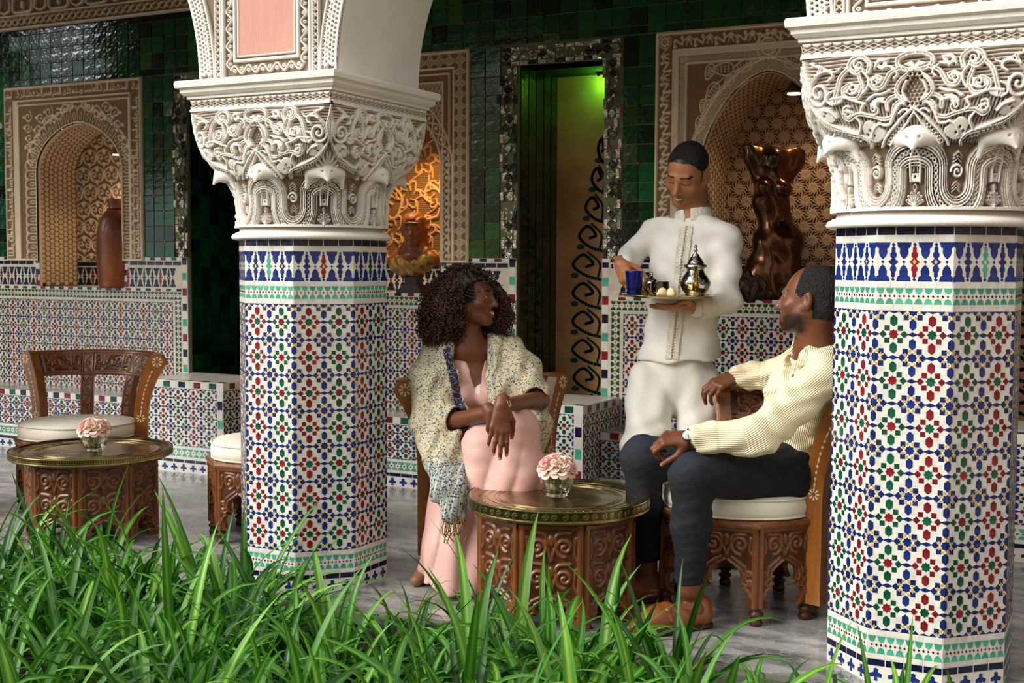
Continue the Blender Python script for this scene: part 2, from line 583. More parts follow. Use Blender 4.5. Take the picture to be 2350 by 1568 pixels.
white_plaster = M('white_plaster', '#e9e4da', 0.85, var=0.06, vscale=5, bump=0.15, bscale=90)
carved_white = M('carved_white', '#ece6dc', 0.85, var=0.07, vscale=9, attr='relief', attr_col='#7d6b56')  # hollows tinted darker by relief: beige ground plus painted-in shade
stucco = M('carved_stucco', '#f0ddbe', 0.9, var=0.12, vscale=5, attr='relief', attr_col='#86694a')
stucco_plain = M('plain_stucco', '#ead5b4', 0.9, var=0.12, vscale=6, bump=0.1)
pink = M('pink_plaster', '#c99484', 0.9, var=0.07, vscale=6, stretch=(3, 3, .5), bump=0.1, bscale=40)
grout = M('tile_bed', '#6d6f52', 0.9, var=0.2)
white_tile = M('white_tile', '#dcdad0', 0.22, var=0.06, vscale=12, bump2=0.25, b2scale=22, wear=('#c9c3b2', 30, .55, .75))
def glaze(n, c, var=.25, rough=.16):
    return M('glaze_' + n, c, rough, var=var, vscale=30, objvar=.22, bump2=0.12, b2scale=30, wear=None)
GL = {'navy': glaze('navy', '#131838'), 'blue': glaze('blue', '#162d6e'), 'red': glaze('red', '#7c1b27'), 'green': glaze('green', '#10503a'),
      'teal': glaze('teal', '#49a387', .18), 'yellow': glaze('yellow', '#e0b54c', .15), 'white': white_tile}
GNAMES = list(GL); GLIST = [GL[k] for k in GNAMES]; GI = {k: i for i, k in enumerate(GNAMES)}

# ================================================================ floor, bed, shell
def marble():
    m = M('grey_marble', '#a3a2a0', 0.12, var=0.3, vscale=2.2, stretch=(1, 2.2, 1), bump2=0.04, b2scale=30, wear=('#6b6b6a', 5.5, .42, .62), rvar=.05)
    nt = m.node_tree; N, L = nt.nodes, nt.links
    b = N['Principled BSDF']; src = b.inputs['Base Color'].links[0].from_socket
    tc = N.new('ShaderNodeTexCoord')
    w = N.new('ShaderNodeTexWave'); w.inputs['Scale'].default_value = 2.6; w.inputs['Distortion'].default_value = 22; w.inputs['Detail'].default_value = 5; w.inputs['Detail Scale'].default_value = 2.2
    L.new(tc.outputs['Object'], w.inputs['Vector'])
    r = N.new('ShaderNodeValToRGB'); r.color_ramp.elements[0].position = .95; r.color_ramp.elements[1].position = 1.0; r.color_ramp.elements[1].color = (.35, .35, .35, 1)
    L.new(w.outputs[0], r.inputs[0])
    mx = N.new('ShaderNodeMix'); mx.data_type = 'RGBA'
    L.new(r.outputs[0], mx.inputs['Factor']); L.new(src, mx.inputs['A']); mx.inputs['B'].default_value = (.55, .54, .52, 1)
    L.new(mx.outputs['Result'], b.inputs['Base Color'])
    return m
def slab(name, x0, x1, y0, y1, z0, z1, mat, kind='structure', parent=None):
    o = MB().box(((x0 + x1) / 2, (y0 + y1) / 2, (z0 + z1) / 2), (x1 - x0, y1 - y0, z1 - z0)).build(name, mat, parent)
    return tag(o, kind=kind)
slab('floor', -9.5, 2.6, 3.66, 6.75, -0.12, 0, marble())
soil = M('dark_soil', '#2a1d12', 0.95, var=.5, vscale=25, bump=.6, bscale=50)
slab('trim_1', -9.5, 2.6, 3.60, 3.66, -0.16, -0.004, M('kerb_stone', '#77736c', .6, var=.2, bump=.2))
o = MB().box((-3.4, 1.3, -0.14), (12.4, 4.6, 0.16)).build('garden_bed', soil); tag(o, kind='structure')

# back wall: rectangles round the openings
wb = MB()
xs = sorted({-9.5, 2.6} | {x for d in DOORS for x in d} | {c for n in NICHES for c in (n[2] - n[3], n[2] + n[3])})
for x0, x1 in zip(xs[:-1], xs[1:]):
    mid = (x0 + x1) / 2
    sp = [(-0.1, 3.75)]
    if any(d[0] < mid < d[1] for d in DOORS): sp = [(2.325, 3.75)]
    for n in NICHES:
        if abs(mid - n[2]) < n[3]: sp = [(-0.1, 1.07), (n[5], 3.75)]
    for z0, z1 in sp: wb.box((mid, YW + .1, (z0 + z1) / 2), (x1 - x0, .2, z1 - z0))
wall_back = wb.build('wall_back', grout); tag(wall_back, kind='structure')
slab('ceiling', -9.5, 2.6, 3.69, 6.75, 3.75, 3.9, M('cedar_ceiling', '#3a2818', .7, var=.3, stretch=(8, 1, 1)))
slab('wall_left', -9.6, -9.5, 3.69, 6.75, -.1, 3.8, M('dark_plaster', '#5b4d3d', .9))
slab('wall_right', 2.6, 2.7, 3.69, 6.75, -.1, 3.8, M('dark_plaster', '#5b4d3d', .9))

# opposite side of the courtyard, behind the camera: what the glossy tiles mirror
far = M('courtyard_plaster', '#b79a80', .9, var=.15, vscale=2)
slab('wall_opposite', -12, 7, -7.2, -7.0, -.2, 4.4, far)
slab('wall_sky_block', 4.2, 4.4, -7, 3.6, -.2, 4.6, far)  # added out of view: blocks sky from the right, bounces warm light
slab('courtyard_paving', -12, 7, -7.0, -0.95, -.22, -.06, M('courtyard_stone', '#8d8478', .6, var=.2))

# arcade wall with round arches
def arch_curve(x0, x1, z, rise=.9, n=28, stilt=0):
    """from (x0,z) over to (x1,z), slightly pointed"""
    c = (x0 + x1) / 2; R = (x1 - x0) / 2
    a = np.linspace(0, PI / 2, n)
    left = [(c - R * math.cos(t), z + rise * math.sin(t)) for t in a]
    right = [(2 * c - x, zz) for x, zz in left[-2::-1]]
    if stilt: left = [(x0, z)] + [(x, z + stilt + (zz - z) * (rise - stilt) / rise) for x, zz in left]
    return left + right
Z_SP = 1.93
PIER = .318
def arcade():
    mb = MB()
    cs = sorted(COLS)
    xs = [c[0] for c in cs]
    xs = [xs[0] - 2.32] + xs + [xs[-1] + 2.32]
    ZT = 4.3
    Y0, Y1 = 3.688, 4.232
    for i, x in enumerate(xs[:-1]):
        cv = arch_curve(x + PIER, xs[i + 1] - PIER, Z_SP, stilt=.6 if i == 1 else 0)
        for (xa, za), (xb, zb) in zip(cv[:-1], cv[1:]):
            V = [(xa, Y0, za), (xb, Y0, zb), (xb, Y0, ZT), (xa, Y0, ZT), (xa, Y1, za), (xb, Y1, zb), (xb, Y1, ZT), (xa, Y1, ZT)]
            mb.add(V, [(0, 1, 2, 3), (7, 6, 5, 4), (3, 2, 6, 7)]); mb.add([V[k] for k in (0, 4, 5, 1)], [(0, 1, 2, 3)], 0, False)
    for x in xs:
        mb.box((x, (Y0 + Y1) / 2, (Z_SP + ZT) / 2), (2 * PIER, Y1 - Y0, ZT - Z_SP))
    return mb.build('wall_arcade', white_plaster)
wall_arcade = tag(arcade(), kind='structure')

def pier_carving():
    W, Hh = .86, .40
    cv = Carve(W, Hh, .0022)
    c = W / 2
    R = (2.32 - 2 * PIER) / 2
    inset = lambda z, d: PIER + (R - math.sqrt(max(R * R - (z / .9 * R) ** 2, 0))) - d     # half width of the pier at height z, less d
    for q in (-1, 1):
        zz = np.linspace(.0, Hh, 40)
        edge = lambda d, z=zz: [(c + q * inset(v, d), v) for v in z]
        cv.stroke(edge(.006), .012, 1, .1)
        cv.stroke(edge(.074), .010, 1, .1)
        # openwork band beside the arch
        for i in range(26):
            for k in range(3):
                z = .035 + i * .0165 + (k % 2) * .008
                x = c + q * inset(z, .022 + k * .014)
                cv.disc(x, z, .0125, .9)
        for i in range(26):
            for k in range(4):
                z = .04 + i * .0165 + (k % 2) * .008
                cv.disc(c + q * inset(z, .018 + k * .0145), z, .0042, .0, mode='min')
        for i in range(9):
            z0 = .02 + i * .045
            for r in (.012, .022):
                a = np.linspace(-.5, .5, 8) * PI
                cv.stroke([(c + q * (inset(z0, .066) - 0 + r * math.cos(t)), z0 + r * math.sin(t)) for t in a], .005, .95)
        # strip of triangles
        xs_ = (.212, .238)
        cv.stroke([(c + q * xs_[0], .012), (c + q * xs_[0], Hh)], .008, 1, .1)
        cv.stroke([(c + q * xs_[1], .012), (c + q * xs_[1], Hh)], .005, 1, .1)
        for i in range(17):
            z = .014 + i * .023
            cv.stroke([(c + q * xs_[0], z), (c + q * xs_[1], z + .023)], .0045, .9, .2)
            cv.stroke([(c + q * xs_[1], z), (c + q * xs_[0], z + .023)], .0045, .9, .2)
        # frame of running vine
        cv.stroke([(c + q * .200, .008), (c + q * .200, Hh)], .010, 1.15, .1)
        vine(cv, (c + q * .172, .045), (c + q * .172, Hh), .012, 11, .008)
        cv.stroke([(c + q * .146, .07), (c + q * .146, Hh)], .012, 1, .1)
        cv.stroke([(c + q * .131, .086), (c + q * .131, Hh)], .008, .8, .1)
    cv.stroke([(c - .2, .008), (c + .2, .008)], .01, 1.15, .1)
    vine(cv, (c - .165, .038), (c + .165, .038), .014, 10, .008)
    cv.stroke([(c - .146, .070), (c + .146, .070)], .012, 1, .1)
    cv.stroke([(c - .131, .086), (c + .131, .086)], .008, .8, .1)
    cv.rect(c - .127, .09, c + .127, Hh, .35)
    msk = lambda X, Y: (np.abs(X - c) < PIER + (R - np.sqrt(np.maximum(R * R - (Y / .9 * R) ** 2, 0))) + .0005)
    return cv, msk, W, Hh
def place_piers():
    cv, msk, W, Hh = pier_carving()
    pm = None
    for i, (cx, cy, w, s) in enumerate(COLS[:2]):
        z0 = 1.93 * s if s > 1 else Z_SP
        if pm is None:
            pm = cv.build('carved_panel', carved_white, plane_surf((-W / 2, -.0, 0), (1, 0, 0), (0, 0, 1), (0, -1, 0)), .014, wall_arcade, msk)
            o = pm
        else:
            o = link(pm.copy(), wall_arcade)
        o.location = (cx, 3.686, Z_SP)
        p = MB().box((0, -.0035, .245), (.252, .007, .31)).build('pink_panel', pink, wall_arcade)
        p.location = (cx, 3.686, Z_SP)
        tag(p, 'smooth rose pink plaster panel')
place_piers()

# ================================================================ zellige
def clip(P, x0, x1, y0, y1):
    for ax, lim, sgn in ((0, x0, 1), (0, x1, -1), (1, y0, 1), (1, y1, -1)):
        out = []
        for a, b in zip(P, P[1:] + P[:1]):
            ia, ib = (a[ax] - lim) * sgn >= -1e-9, (b[ax] - lim) * sgn >= -1e-9
            if ia: out.append(a)
            if ia != ib:
                t = (lim - a[ax]) / (b[ax] - a[ax]); q = [a[0] + t * (b[0] - a[0]), a[1] + t * (b[1] - a[1])]; q[ax] = lim; out.append(tuple(q))
        P = out
        if len(P) < 3: return None
    return P
STAR = [((1.0 if k % 2 == 0 else .74) * math.cos(k * PI / 8), (1.0 if k % 2 == 0 else .74) * math.sin(k * PI / 8)) for k in range(16)]
HEX = [(-1, -.5), (0, -1), (1, -.5), (1, .5), (0, 1), (-1, .5)]
SQ = [(-1, -1), (1, -1), (1, 1), (-1, 1)]
DIA = [(-1, 0), (0, -1), (1, 0), (0, 1)]
def zellige(W, H, nu, nv, swap=False, first=0, fat=1.0):
    """the star-and-hexagon field: [(kind, [(u,v)..], colour, cx, cy)] over W x H"""
    cw, ch = W / nu, H / nv
    sx, sy = cw / 212, ch / 256
    out = []
    def put(kind, shape, cx, cy, rx, ry, col):
        P = [(cx + x * rx * sx * fat, cy + y * ry * sy * fat) for x, y in shape]
        inside = all(-1e-9 <= x <= W + 1e-9 and -1e-9 <= y <= H + 1e-9 for x, y in P)
        if not inside:
            P = clip(P, 0, W, 0, H)
            if P is None: return
        out.append((kind if inside else None, P, col, cx, cy))
    for j in range(nv):
        for i in range(nu):
            cx, cy = (i + .5) * cw, (j + .5) * ch
            red = ((i + first) % 2 == 0) != swap
            a, b = ('red', 'green') if red else ('green', 'red')
            put('star', STAR, cx, cy, 27, 27, b)
            for q in (-1, 1):
                put('hex', HEX, cx, cy + q * 75 * sy, 19, 31, a)
                put('dia', DIA, cx + q * 59 * sx, cy, 20, 20, a)
                for r in (-1, 1): put('sq', SQ, cx + q * 37 * sx, cy + r * 34 * sy, 13.5, 13.5, a)
    for j in range(nv + 1):
        for i in range(nu + 1):
            cx, cy = i * cw, j * ch
            put('star', STAR, cx, cy, 27, 27, 'blue')
            for q in (-1, 1):
                put('hex', HEX, cx, cy + q * 74 * sy, 18, 31, 'blue')
                put('dia', DIA, cx + q * 58 * sx, cy, 20, 20, 'blue')
                for r in (-1, 1): put('sq', SQ, cx + q * 38 * sx, cy + r * 34 * sy, 13.5, 13.5, 'blue')
            for k in range(8):
                a = (k + .5) * PI / 4
                tri = [(24 * math.cos(a), 24 * math.sin(a)), (44 * math.cos(a - .27), 44 * math.sin(a - .27)), (44 * math.cos(a + .27), 44 * math.sin(a + .27))]
                put('y%d' % k, tri, cx, cy, 1, 1, 'yellow')
    for j in range(nv + 1):
        for i in range(nu):
            put('loz', DIA, (i + .5) * cw, j * ch, 31, 12, 'blue')
    for j in range(nv):
        for i in range(nu + 1):
            put('loz', DIA, i * cw, (j + .5) * ch, 31, 12, 'blue')
    return out

MERLON = [(-.100, 0), (.100, 0), (.084, .30), (.056, .36), (.060, .62), (.042, .84), (.0, 1.04), (-.042, .84), (-.060, .62), (-.056, .36), (-.084, .30)]
SPIN = [(0, .5), (.024, .44), (.024, .30), (.040, .27), (.040, .18), (.018, .10), (.066, 0)]
SPIN = SPIN + [(x, -y) for x, y in SPIN[-2::-1]] 
SPIN = SPIN + [(-x, y) for x, y in SPIN[-2:0:-1]]
def lambrequin(W, H, n=3, cols=('blue', 'red', 'blue'), base='blue'):
    """band of merlons with spindles between; unit .277 of W for n = 3"""
    out = []
    un = W / (n + .62)
    s = un / .277
    xs = [un * (.31 + k) for k in range(n + 1)]
    for x in xs:
        for v0, dv in ((0, .43), (1, -.43)):
            P = [(x + a * s, (v0 + dv * b) * H) for a, b in MERLON]
            if dv < 0: P = P[::-1]
            out.append((None, P, base, x, .5 * H))
        out.append((None, [(x + a * .022 * s, (.5 + b * .045) * H) for a, b in DIA], base, x, .5 * H))
    for k in range(n):
        x = un * (.81 + k); c = cols[k % len(cols)]
        out.append((None, [(x + a * s * 1.08, (.5 + b * .86) * H) for a, b in SPIN][::-1], c, x, .5 * H))
        for v in (.06, .94): out.append((None, [(x + a * .026 * s, (v + b * .05) * H) for a, b in DIA], base, x, v * H))
        out.append(('gem', [(x + a * .026 * s, (.5 + b * .07) * H) for a, b in DIA], 'yellow' if c != 'teal' else 'white', x, .5 * H))
    return out
def zigzag(W, H, n=8, green='teal'):
    out = []
    u = W / n
    for k in range(n):
        x = (k + .5) * u
        out.append((None, [(x - u * .46, H), (x - u * .30, .72 * H), (x, .62 * H), (x + u * .30, .72 * H), (x + u * .46, H)], green, x, H))
        out.append((None, [(x + u * .46, 0), (x + u * .30, .28 * H), (x, .38 * H), (x - u * .30, .28 * H), (x - u * .46, 0)], green, x, 0))
        for q, c in ((0, 'red'), (.5, 'navy')):
            xx = x + q * u
            if xx < W - u * .1: out.append((None, [(xx + a * u * .13, .5 * H + b * H * .09) for a, b in DIA], c, xx, .5 * H))
    return out
def bricks(W, H, n, colour, gap=.012):
    u = W / n
    return [(None, [(k * u + u * gap, H * .03), ((k + 1) * u - u * gap, H * .03), ((k + 1) * u - u * gap, H * .97), (k * u + u * gap, H * .97)],
             colour if isinstance(colour, str) else colour[k % len(colour)], (k + .5) * u, H / 2) for k in range(n)]
CROSS = [(-.3, -1), (.3, -1), (.22, -.35), (.9, -.45), (1, .1), (.45, .3), (.3, .45), (.35, .85), (0, 1), (-.35, .85), (-.3, .45), (-.45, .3), (-1, .1), (-.9, -.45), (-.22, -.35)]
def crosses(W, H, n):
    u = W / n
    return [(None, [((k + .5) * u + a * u * .36, H * (.5 + b * .44)) for a, b in CROSS], 'blue', (k + .5) * u, H / 2) for k in range(n)]
def shift(L, dx, dy): return [(k, [(x + dx, y + dy) for x, y in P], c, cx + dx, cy + dy) for k, P, c, cx, cy in L]

TILE_MESH = {}
def tile_object(P, col, U, V, N, O, parent, proud=.0009, name='tile', key=None):
    """one tile as an object of its own; alike tiles share their mesh"""
    P = np.array(P); c = P.mean(0)
    Q = P - c
    k = key or (col, len(P), tuple(np.round(Q, 4).ravel()))
    me = TILE_MESH.get(k)
    if me is None:
        me = MB().prism(Q, (0, 0, 0), (1, 0, 0), (0, 1, 0), (0, 0, 1), -.002, proud, 0, .06).mesh(name, GL[col])
        TILE_MESH[k] = me
    o = bpy.data.objects.new(name, me)
    pos = np.array(O) + c[0] * np.array(U) + c[1] * np.array(V)
    m = Matrix((U, V, N)).transposed().to_4x4(); m.translation = Vector(pos)
    o.matrix_local = m
    COL.objects.link(o); o.parent = parent
    return o
def area(P):
    P = np.array(P); x, y = P[:, 0], P[:, 1]
    return abs(np.dot(x, np.roll(y, -1)) - np.dot(y, np.roll(x, -1))) / 2
def tile_fields(fields, parent, limit=300, want=lambda f, t: True, proud=.0009, wobble=True):
    """fields: [(O,U,V,N,weight,[tiles])]; the `limit` largest wanted ones become objects, the rest one stuff part"""
    allt = []
    for fi, (O, U, V, N, wgt, L) in enumerate(fields):
        for t in L:
            allt.append((area(t[1]) * wgt if want(fi, t) else -1, fi, t))
    allt.sort(key=lambda a: -a[0])
    mb = MB()
    for n, (sc, fi, (kind, P, col, cx, cy)) in enumerate(allt):
        O, U, V, N, wgt, L = fields[fi]
        if n < limit and sc > 0:
            tile_object(P, col, U, V, N, O, parent, proud)
        else:
            pr = proud * (rnd.uniform(.7, 1.3) if wobble else 1)
            mb.prism(P, O, U, V, N, -.001, pr, GI[col], .05)
    if mb.n:
        o = mb.build('small_tiles', GLIST, parent); tag(o, kind='stuff')

ZL = [0, .051, .072, .088, .141, .160, 1.093, 1.113, 1.159, 1.177, 1.290, 1.309, 1.337]     # courses of a column
def column_tiles(w, swap, accent):
    """per face list of tile pieces, all in face coordinates"""
    s = w * math.tan(PI / 8)
    L = []
    L += shift(crosses(s, .046, 4), 0, .003)
    L += shift(bricks(s, .021, 4, 'navy'), 0, .051)
    L += shift(bricks(s, .016, 4, 'white'), 0, .072)
    L += shift(zigzag(s, .053, 8), 0, .088)
    L += shift(bricks(s, .019, 4, 'white'), 0, .141)
    L += shift(zellige(s, .933, 2, 7, swap, fat=1.10), 0, .160)
    L += shift(bricks(s, .020, 4, 'white'), 0, 1.093)
    L += shift(zigzag(s, .046, 8), 0, 1.113)
    L += shift(bricks(s, .018, 5, 'white'), 0, 1.159)
    L += shift(lambrequin(s, .113, 3, ('blue', accent, 'blue')), 0, 1.177)
    L += shift(bricks(s, .019, 5, 'white'), 0, 1.290)
    L += shift(bricks(s, .028, 4, 'navy'), 0, 1.309)
    return L

# ================================================================ columns
CAP0, CAP1 = 1.379, 1.814      # carved bell between
def superell(s, n, m):
    """m points round, from the -Y/-X corner anticlockwise seen from above; returns pts, arclength-uniform per side"""
    a = np.linspace(0, 2 * PI, 2881)[:-1] - 3 * PI / 4
    r = (np.abs(np.cos(a)) ** n + np.abs(np.sin(a)) ** n) ** (-1 / n) * s
    P = np.stack([r * np.cos(a), r * np.sin(a)], 1)
    return P
CAPZ = np.array([1.379, 1.42, 1.46, 1.50, 1.53, 1.56, 1.58, 1.60, 1.63, 1.67, 1.72, 1.77, 1.814])
CAPS = np.array([.274, .272, .272, .274, .279, .288, .296, .304, .314, .320, .322, .322, .321])
CAPN = np.array([2.0, 2.0, 2.0, 2.05, 2.15, 2.35, 2.6, 3.0, 3.8, 5.5, 8, 11, 14])
def cap_surface(side):
    """side 0: -Y, 1: +X, 2: +Y, 3: -X. surf(x in 0..1 along the side, y = height above CAP0)"""
    def f(x, y):
        z = CAP0 + y
        s = np.interp(z, CAPZ, CAPS); n = np.interp(z, CAPZ, CAPN)
        t = (x - .5) * 2
        t = np.clip(t, -1, 1)
        # direction: blend angle-uniform (round) to position-uniform (square)
        ang = t * PI / 4
        k = np.clip((n - 2) / 5, 0, 1)
        tang = np.tan(ang) * (1 - k) + t * k
        r = s * (1 + np.abs(tang) ** n) ** (-1 / n)
        P = np.stack([tang * r, -r, z], 1)
        e = 1e-3
        return P
    def g(x, y):
        e = 2e-3
        P = f(x, y)
        dx = f(np.minimum(x + e, 1), y) - f(np.maximum(x - e, 0), y); dy = f(x, y + e) - f(x, y - e)
        N = np.cross(dx, dy); N /= np.linalg.norm(N, axis=1)[:, None] + 1e-9
        # at the shared corner edge use the diagonal so both sides meet
        c = np.clip((np.abs(x - .5) - .47) / .03, 0, 1)[:, None]
        dg = np.stack([np.sign(x - .5), -np.ones_like(x), np.zeros_like(x)], 1) / math.sqrt(2)
        N = N * (1 - c) + dg * c
        R = rotz(side * PI / 2)
        return P @ R.T, N @ R.T
    return g

def cap_design(res):
    """one side: x 0..1 (one face), y 0..435 mm; drawn on a face-width 1.0 canvas with y scaled alike"""
    A = .64                                   # metres across the face
    H = CAP1 - CAP0
    cv = Carve(A, H, res)
    T = lambda px, py: ((px - 25) / 2145 * A, H - (py - (370 - .0606 * (px - 25))) / 2145 * A * .746)
    c = A / 2
    def both(pts, w, h=1.0, smooth=True, **k):
        P = np.array([T(*p) for p in pts]); P[:, 0] += c - T(1070, 0)[0]
        if smooth: P = bez(P)
        for q in (1, -1):
            Q = P.copy()
            if q < 0: Q[:, 0] = 2 * c - Q[:, 0]
            cv.stroke(Q, w, h, .12)
            if w > .0095: cv.groove(Q, w * .16, .55)
    def dots(pts, r, h=0.0, mode='min'):
        for p in pts:
            x, y = T(*p); x += c - T(1070, 0)[0]
            for q in (1, -1): cv.disc(c + q * (x - c), y, r, h, mode=mode)
    def spi(px, py, r0, r1, turns, a0, w, h=1.0):
        x, y = T(px, py); x += c - T(1070, 0)[0]
        P = spiral(x, y, r0, r1, turns, a0)
        for q in (1, -1):
            Q = P.copy()
            if q < 0: Q[:, 0] = 2 * c - Q[:, 0]
            cv.stroke(Q, w, h, .12)
    def leaf(pts, h=.85):
        P = np.array([T(*p) for p in pts]); P[:, 0] += c - T(1070, 0)[0]
        P = bez(np.vstack([P, P[:1]]), 6)
        for q in (1, -1):
            Q = P.copy()
            if q < 0: Q[:, 0] = 2 * c - Q[:, 0]
            cv.poly(Q, h)
    # combed ground
    yl = T(1070, 1420)[1]
    g = (np.sin(cv.Y * 2 * PI / .0105 + np.sin(cv.X * 30) * 1.0) * .5 + .5) * .42
    g2 = (np.sin(cv.X * 2 * PI / .0105) * .5 + .5) * .42
    low = np.clip((T(0, 900)[1] - cv.Y) / .02, 0, 1)
    cv.z = np.where(cv.Y > yl, g * (1 - low) + g2 * low, cv.z).astype(np.float32)
    # leaves
    leaf([(1480, 1130), (1560, 1080), (1640, 1160), (1600, 1290), (1500, 1330), (1400, 1240)])
    leaf([(1900, 880), (2000, 830), (2070, 900), (2000, 1010), (1890, 1020)])
    leaf([(1720, 800), (1880, 800), (1870, 860), (1780, 850)])
    leaf([(1740, 380), (1830, 440), (2040, 290), (2050, 340), (1900, 430), (1800, 470)])
    leaf([(1300, 370), (1400, 350), (1440, 420), (1360, 500)])
    leaf([(1330, 840), (1420, 830), (1500, 910), (1450, 960), (1400, 900)])
    leaf([(1100, 420), (1170, 460), (1070, 500)])
    leaf([(1580, 640), (1680, 640), (1720, 720), (1650, 760), (1580, 740)])
    dots([(1560, 1190), (1600, 1230), (1530, 1250), (1960, 920), (1990, 950), (1830, 425), (2000, 325), (1380, 420), (1640, 680), (1670, 720)], 0.0033)
    # vines
    both([(1690, 440), (1760, 540), (1790, 680), (1830, 830)], 0.0148)
    both([(1610, 430), (1580, 560), (1550, 700), (1600, 810), (1700, 790), (1735, 690), (1660, 630)], 0.0125)
    both([(1500, 500), (1490, 400), (1560, 310), (1650, 330), (1680, 420), (1620, 500), (1560, 470)], 0.0148)
    both([(1100, 960), (1190, 900), (1270, 960), (1300, 1070), (1400, 1090), (1510, 1040), (1640, 1000), (1740, 1040), (1785, 990), (1730, 940), (1690, 980)], 0.0117)
    both([(1100, 970), (1200, 930), (1260, 1010), (1330, 1140), (1400, 1150)], 0.0094)
    both([(1170, 860), (1260, 840), (1330, 900), (1340, 980)], 0.0133)
    both([(1340, 900), (1420, 880), (1460, 960)], 0.0094)
    both([(1545, 890), (1640, 840), (1740, 780), (1860, 780)], 0.0094)
    both([(1440, 470), (1410, 400), (1330, 380)], 0.0078)
    both([(1700, 1210), (1640, 1110), (1660, 1040)], 0.0094)
    spi(1985, 690, .004, .034, 1.6, 2.4, .0105)
    both([(2080, 690), (2060, 560), (1990, 470), (1950, 380)], 0.0109)
    # crown and S-scrolls above the pine cone
    both([(1075, 330), (1150, 335), (1225, 390), (1215, 480), (1130, 530), (1075, 530)], 0.0148, 1.05)
    both([(1200, 500), (1290, 545), (1330, 630), (1370, 710), (1440, 715), (1475, 640), (1430, 580), (1380, 600), (1400, 640)], 0.0140, 1.05)
    both([(1260, 620), (1230, 560), (1290, 470), (1350, 470)], .008)
    both([(1545, 500), (1500, 580), (1500, 680), (1540, 760)], .008)
    both([(1880, 560), (1840, 520), (1850, 460), (1920, 440), (1990, 470)], .009)
    both([(1830, 690), (1880, 720), (1900, 800), (1860, 850)], .008)
    both([(1300, 760), (1360, 790), (1440, 800), (1510, 850)], .009)
    both([(1560, 900), (1600, 960), (1560, 1010)], .008)
    both([(1980, 880), (1900, 920), (1860, 990)], .008)
    both([(1130, 1010), (1180, 1000), (1230, 1040)], .008)
    both([(1400, 1150), (1450, 1130), (1520, 1180), (1560, 1260)], .008)
    spi(1590, 400, .003, .016, 1.2, 0, .007)
    spi(1730, 960, .003, .016, 1.2, 1, .007)
    spi(1430, 640, .003, .015, 1.2, 2, .007)
    spi(1640, 690, .003, .016, 1.2, 4, .007)
    spi(1470, 960, .003, .014, 1.3, 3, .006)
    # pine cone
    both([(1070, 545), (1190, 640), (1235, 770), (1190, 880), (1085, 965)], 0.0125, 1.1)
    both([(1070, 580), (1150, 680), (1175, 790), (1140, 890), (1080, 950)], 0.0086, .95)
    x0, y0 = c, T(1070, 790)[1]
    for r in range(-4, 5):
        for k in range(-2, 3):
            xx = k * .0125 + (.00625 if r % 2 else 0); yy = r * .0115
            if (xx / .027) ** 2 + (yy / .054) ** 2 < 1: cv.disc(x0 + xx, y0 + yy, .0048, 0, mode='min')
            
    # shield border from the corner round to the lobes, and beaded leaf bands
    both([(2150, 270), (2120, 450), (2100, 560), (2125, 760), (2080, 930), (1970, 1090), (1800, 1180), (1660, 1240), (1600, 1330), (1620, 1420)], 0.0101, 1.1)
    both([(2090, 860), (2000, 1010), (1870, 1110), (1720, 1190)], 0.0078, 1)
    both([(1070, 985), (1180, 1080), (1300, 1190), (1420, 1310), (1480, 1420)], 0.0094, 1.1)
    both([(1040, 985), (1130, 1130), (1250, 1260), (1370, 1390)], 0.0078, 1.0)
    for (a, b) in (((1190, 1130), (1400, 1370)), ((1690, 1270), (1960, 1130))):
        for k in range(7):
            t = (k + .5) / 7
            dots([(a[0] + (b[0] - a[0]) * t, a[1] + (b[1] - a[1]) * t)], .0075, .95, 'max')
        for k in range(7):
            t = (k + .5) / 7
            dots([(a[0] + (b[0] - a[0]) * t, a[1] + (b[1] - a[1]) * t)], .0034, .1, 'min')
    # corner leaf and crossing points
    for q in (0, 1):
        xq = q * A
        sgn = 1 if q == 0 else -1
        cv.poly([(xq, H * .93), (xq + sgn * .022, H * .80), (xq, H * .67)], .9)
        for k in range(5):
            a = .15 + k * .35
            cv.stroke([(xq, H * .50), (xq + sgn * .05 * math.sin(a), H * .50 + .05 * math.cos(a))], .010, .9)
    # ------------- lower bell: serpentine bands
    yt, yb = T(1070, 1330)[1], .022
    cv.z = np.where(cv.Y < yl - .002, 0, cv.z).astype(np.float32)
    n = 4; u = A / n; r = u / 2
    pts = []
    hi = yl - .018; lo = yb + .050
    for k in range(n + 1):
        xa = (k - .5) * u; 
        up = k % 2 == 0
        ys = np.linspace(lo, hi - r * .6, 6); ys = ys if up else ys[::-1]
        pts += [(xa + 0, y) for y in ys]
        a = np.linspace(0, PI, 14)[1:-1]
        for t in a:
            x = xa + r - r * math.cos(t)
            pts.append((x, hi - r * .6 + r * .6 * math.sin(t)) if up else (x, lo - r * .98 * math.sin(t)))
    pts = np.array(pts)
    D = cv.dist(pts, .06)
    m = (cv.Y < yl + .004)
    band = np.zeros_like(cv.z)
    e = .0016
    for d0, d1, h in ((.0125, .0185, 1.0), (.0205, .0275, 1.0), (.0300, .0350, .9), (.0385, .0430, .8)):
        t = np.clip((D - d0) / e + .5, 0, 1) * np.clip((d1 - D) / e + .5, 0, 1)
        band = np.maximum(band, t * h)
    cv.z = np.where(m & (cv.Y > .006), np.maximum(cv.z, band), cv.z).astype(np.float32)
    seg = np.hypot(*np.diff(pts, axis=0).T); cum = np.concatenate([[0], np.cumsum(seg)])
    for sv in np.arange(.006, cum[-1], .0165):           # rope of rings along the middle
        x = np.interp(sv, cum, pts[:, 0]); y = np.interp(sv, cum, pts[:, 1])
        if y < yl: cv.disc(x, y, .0092, .8); 
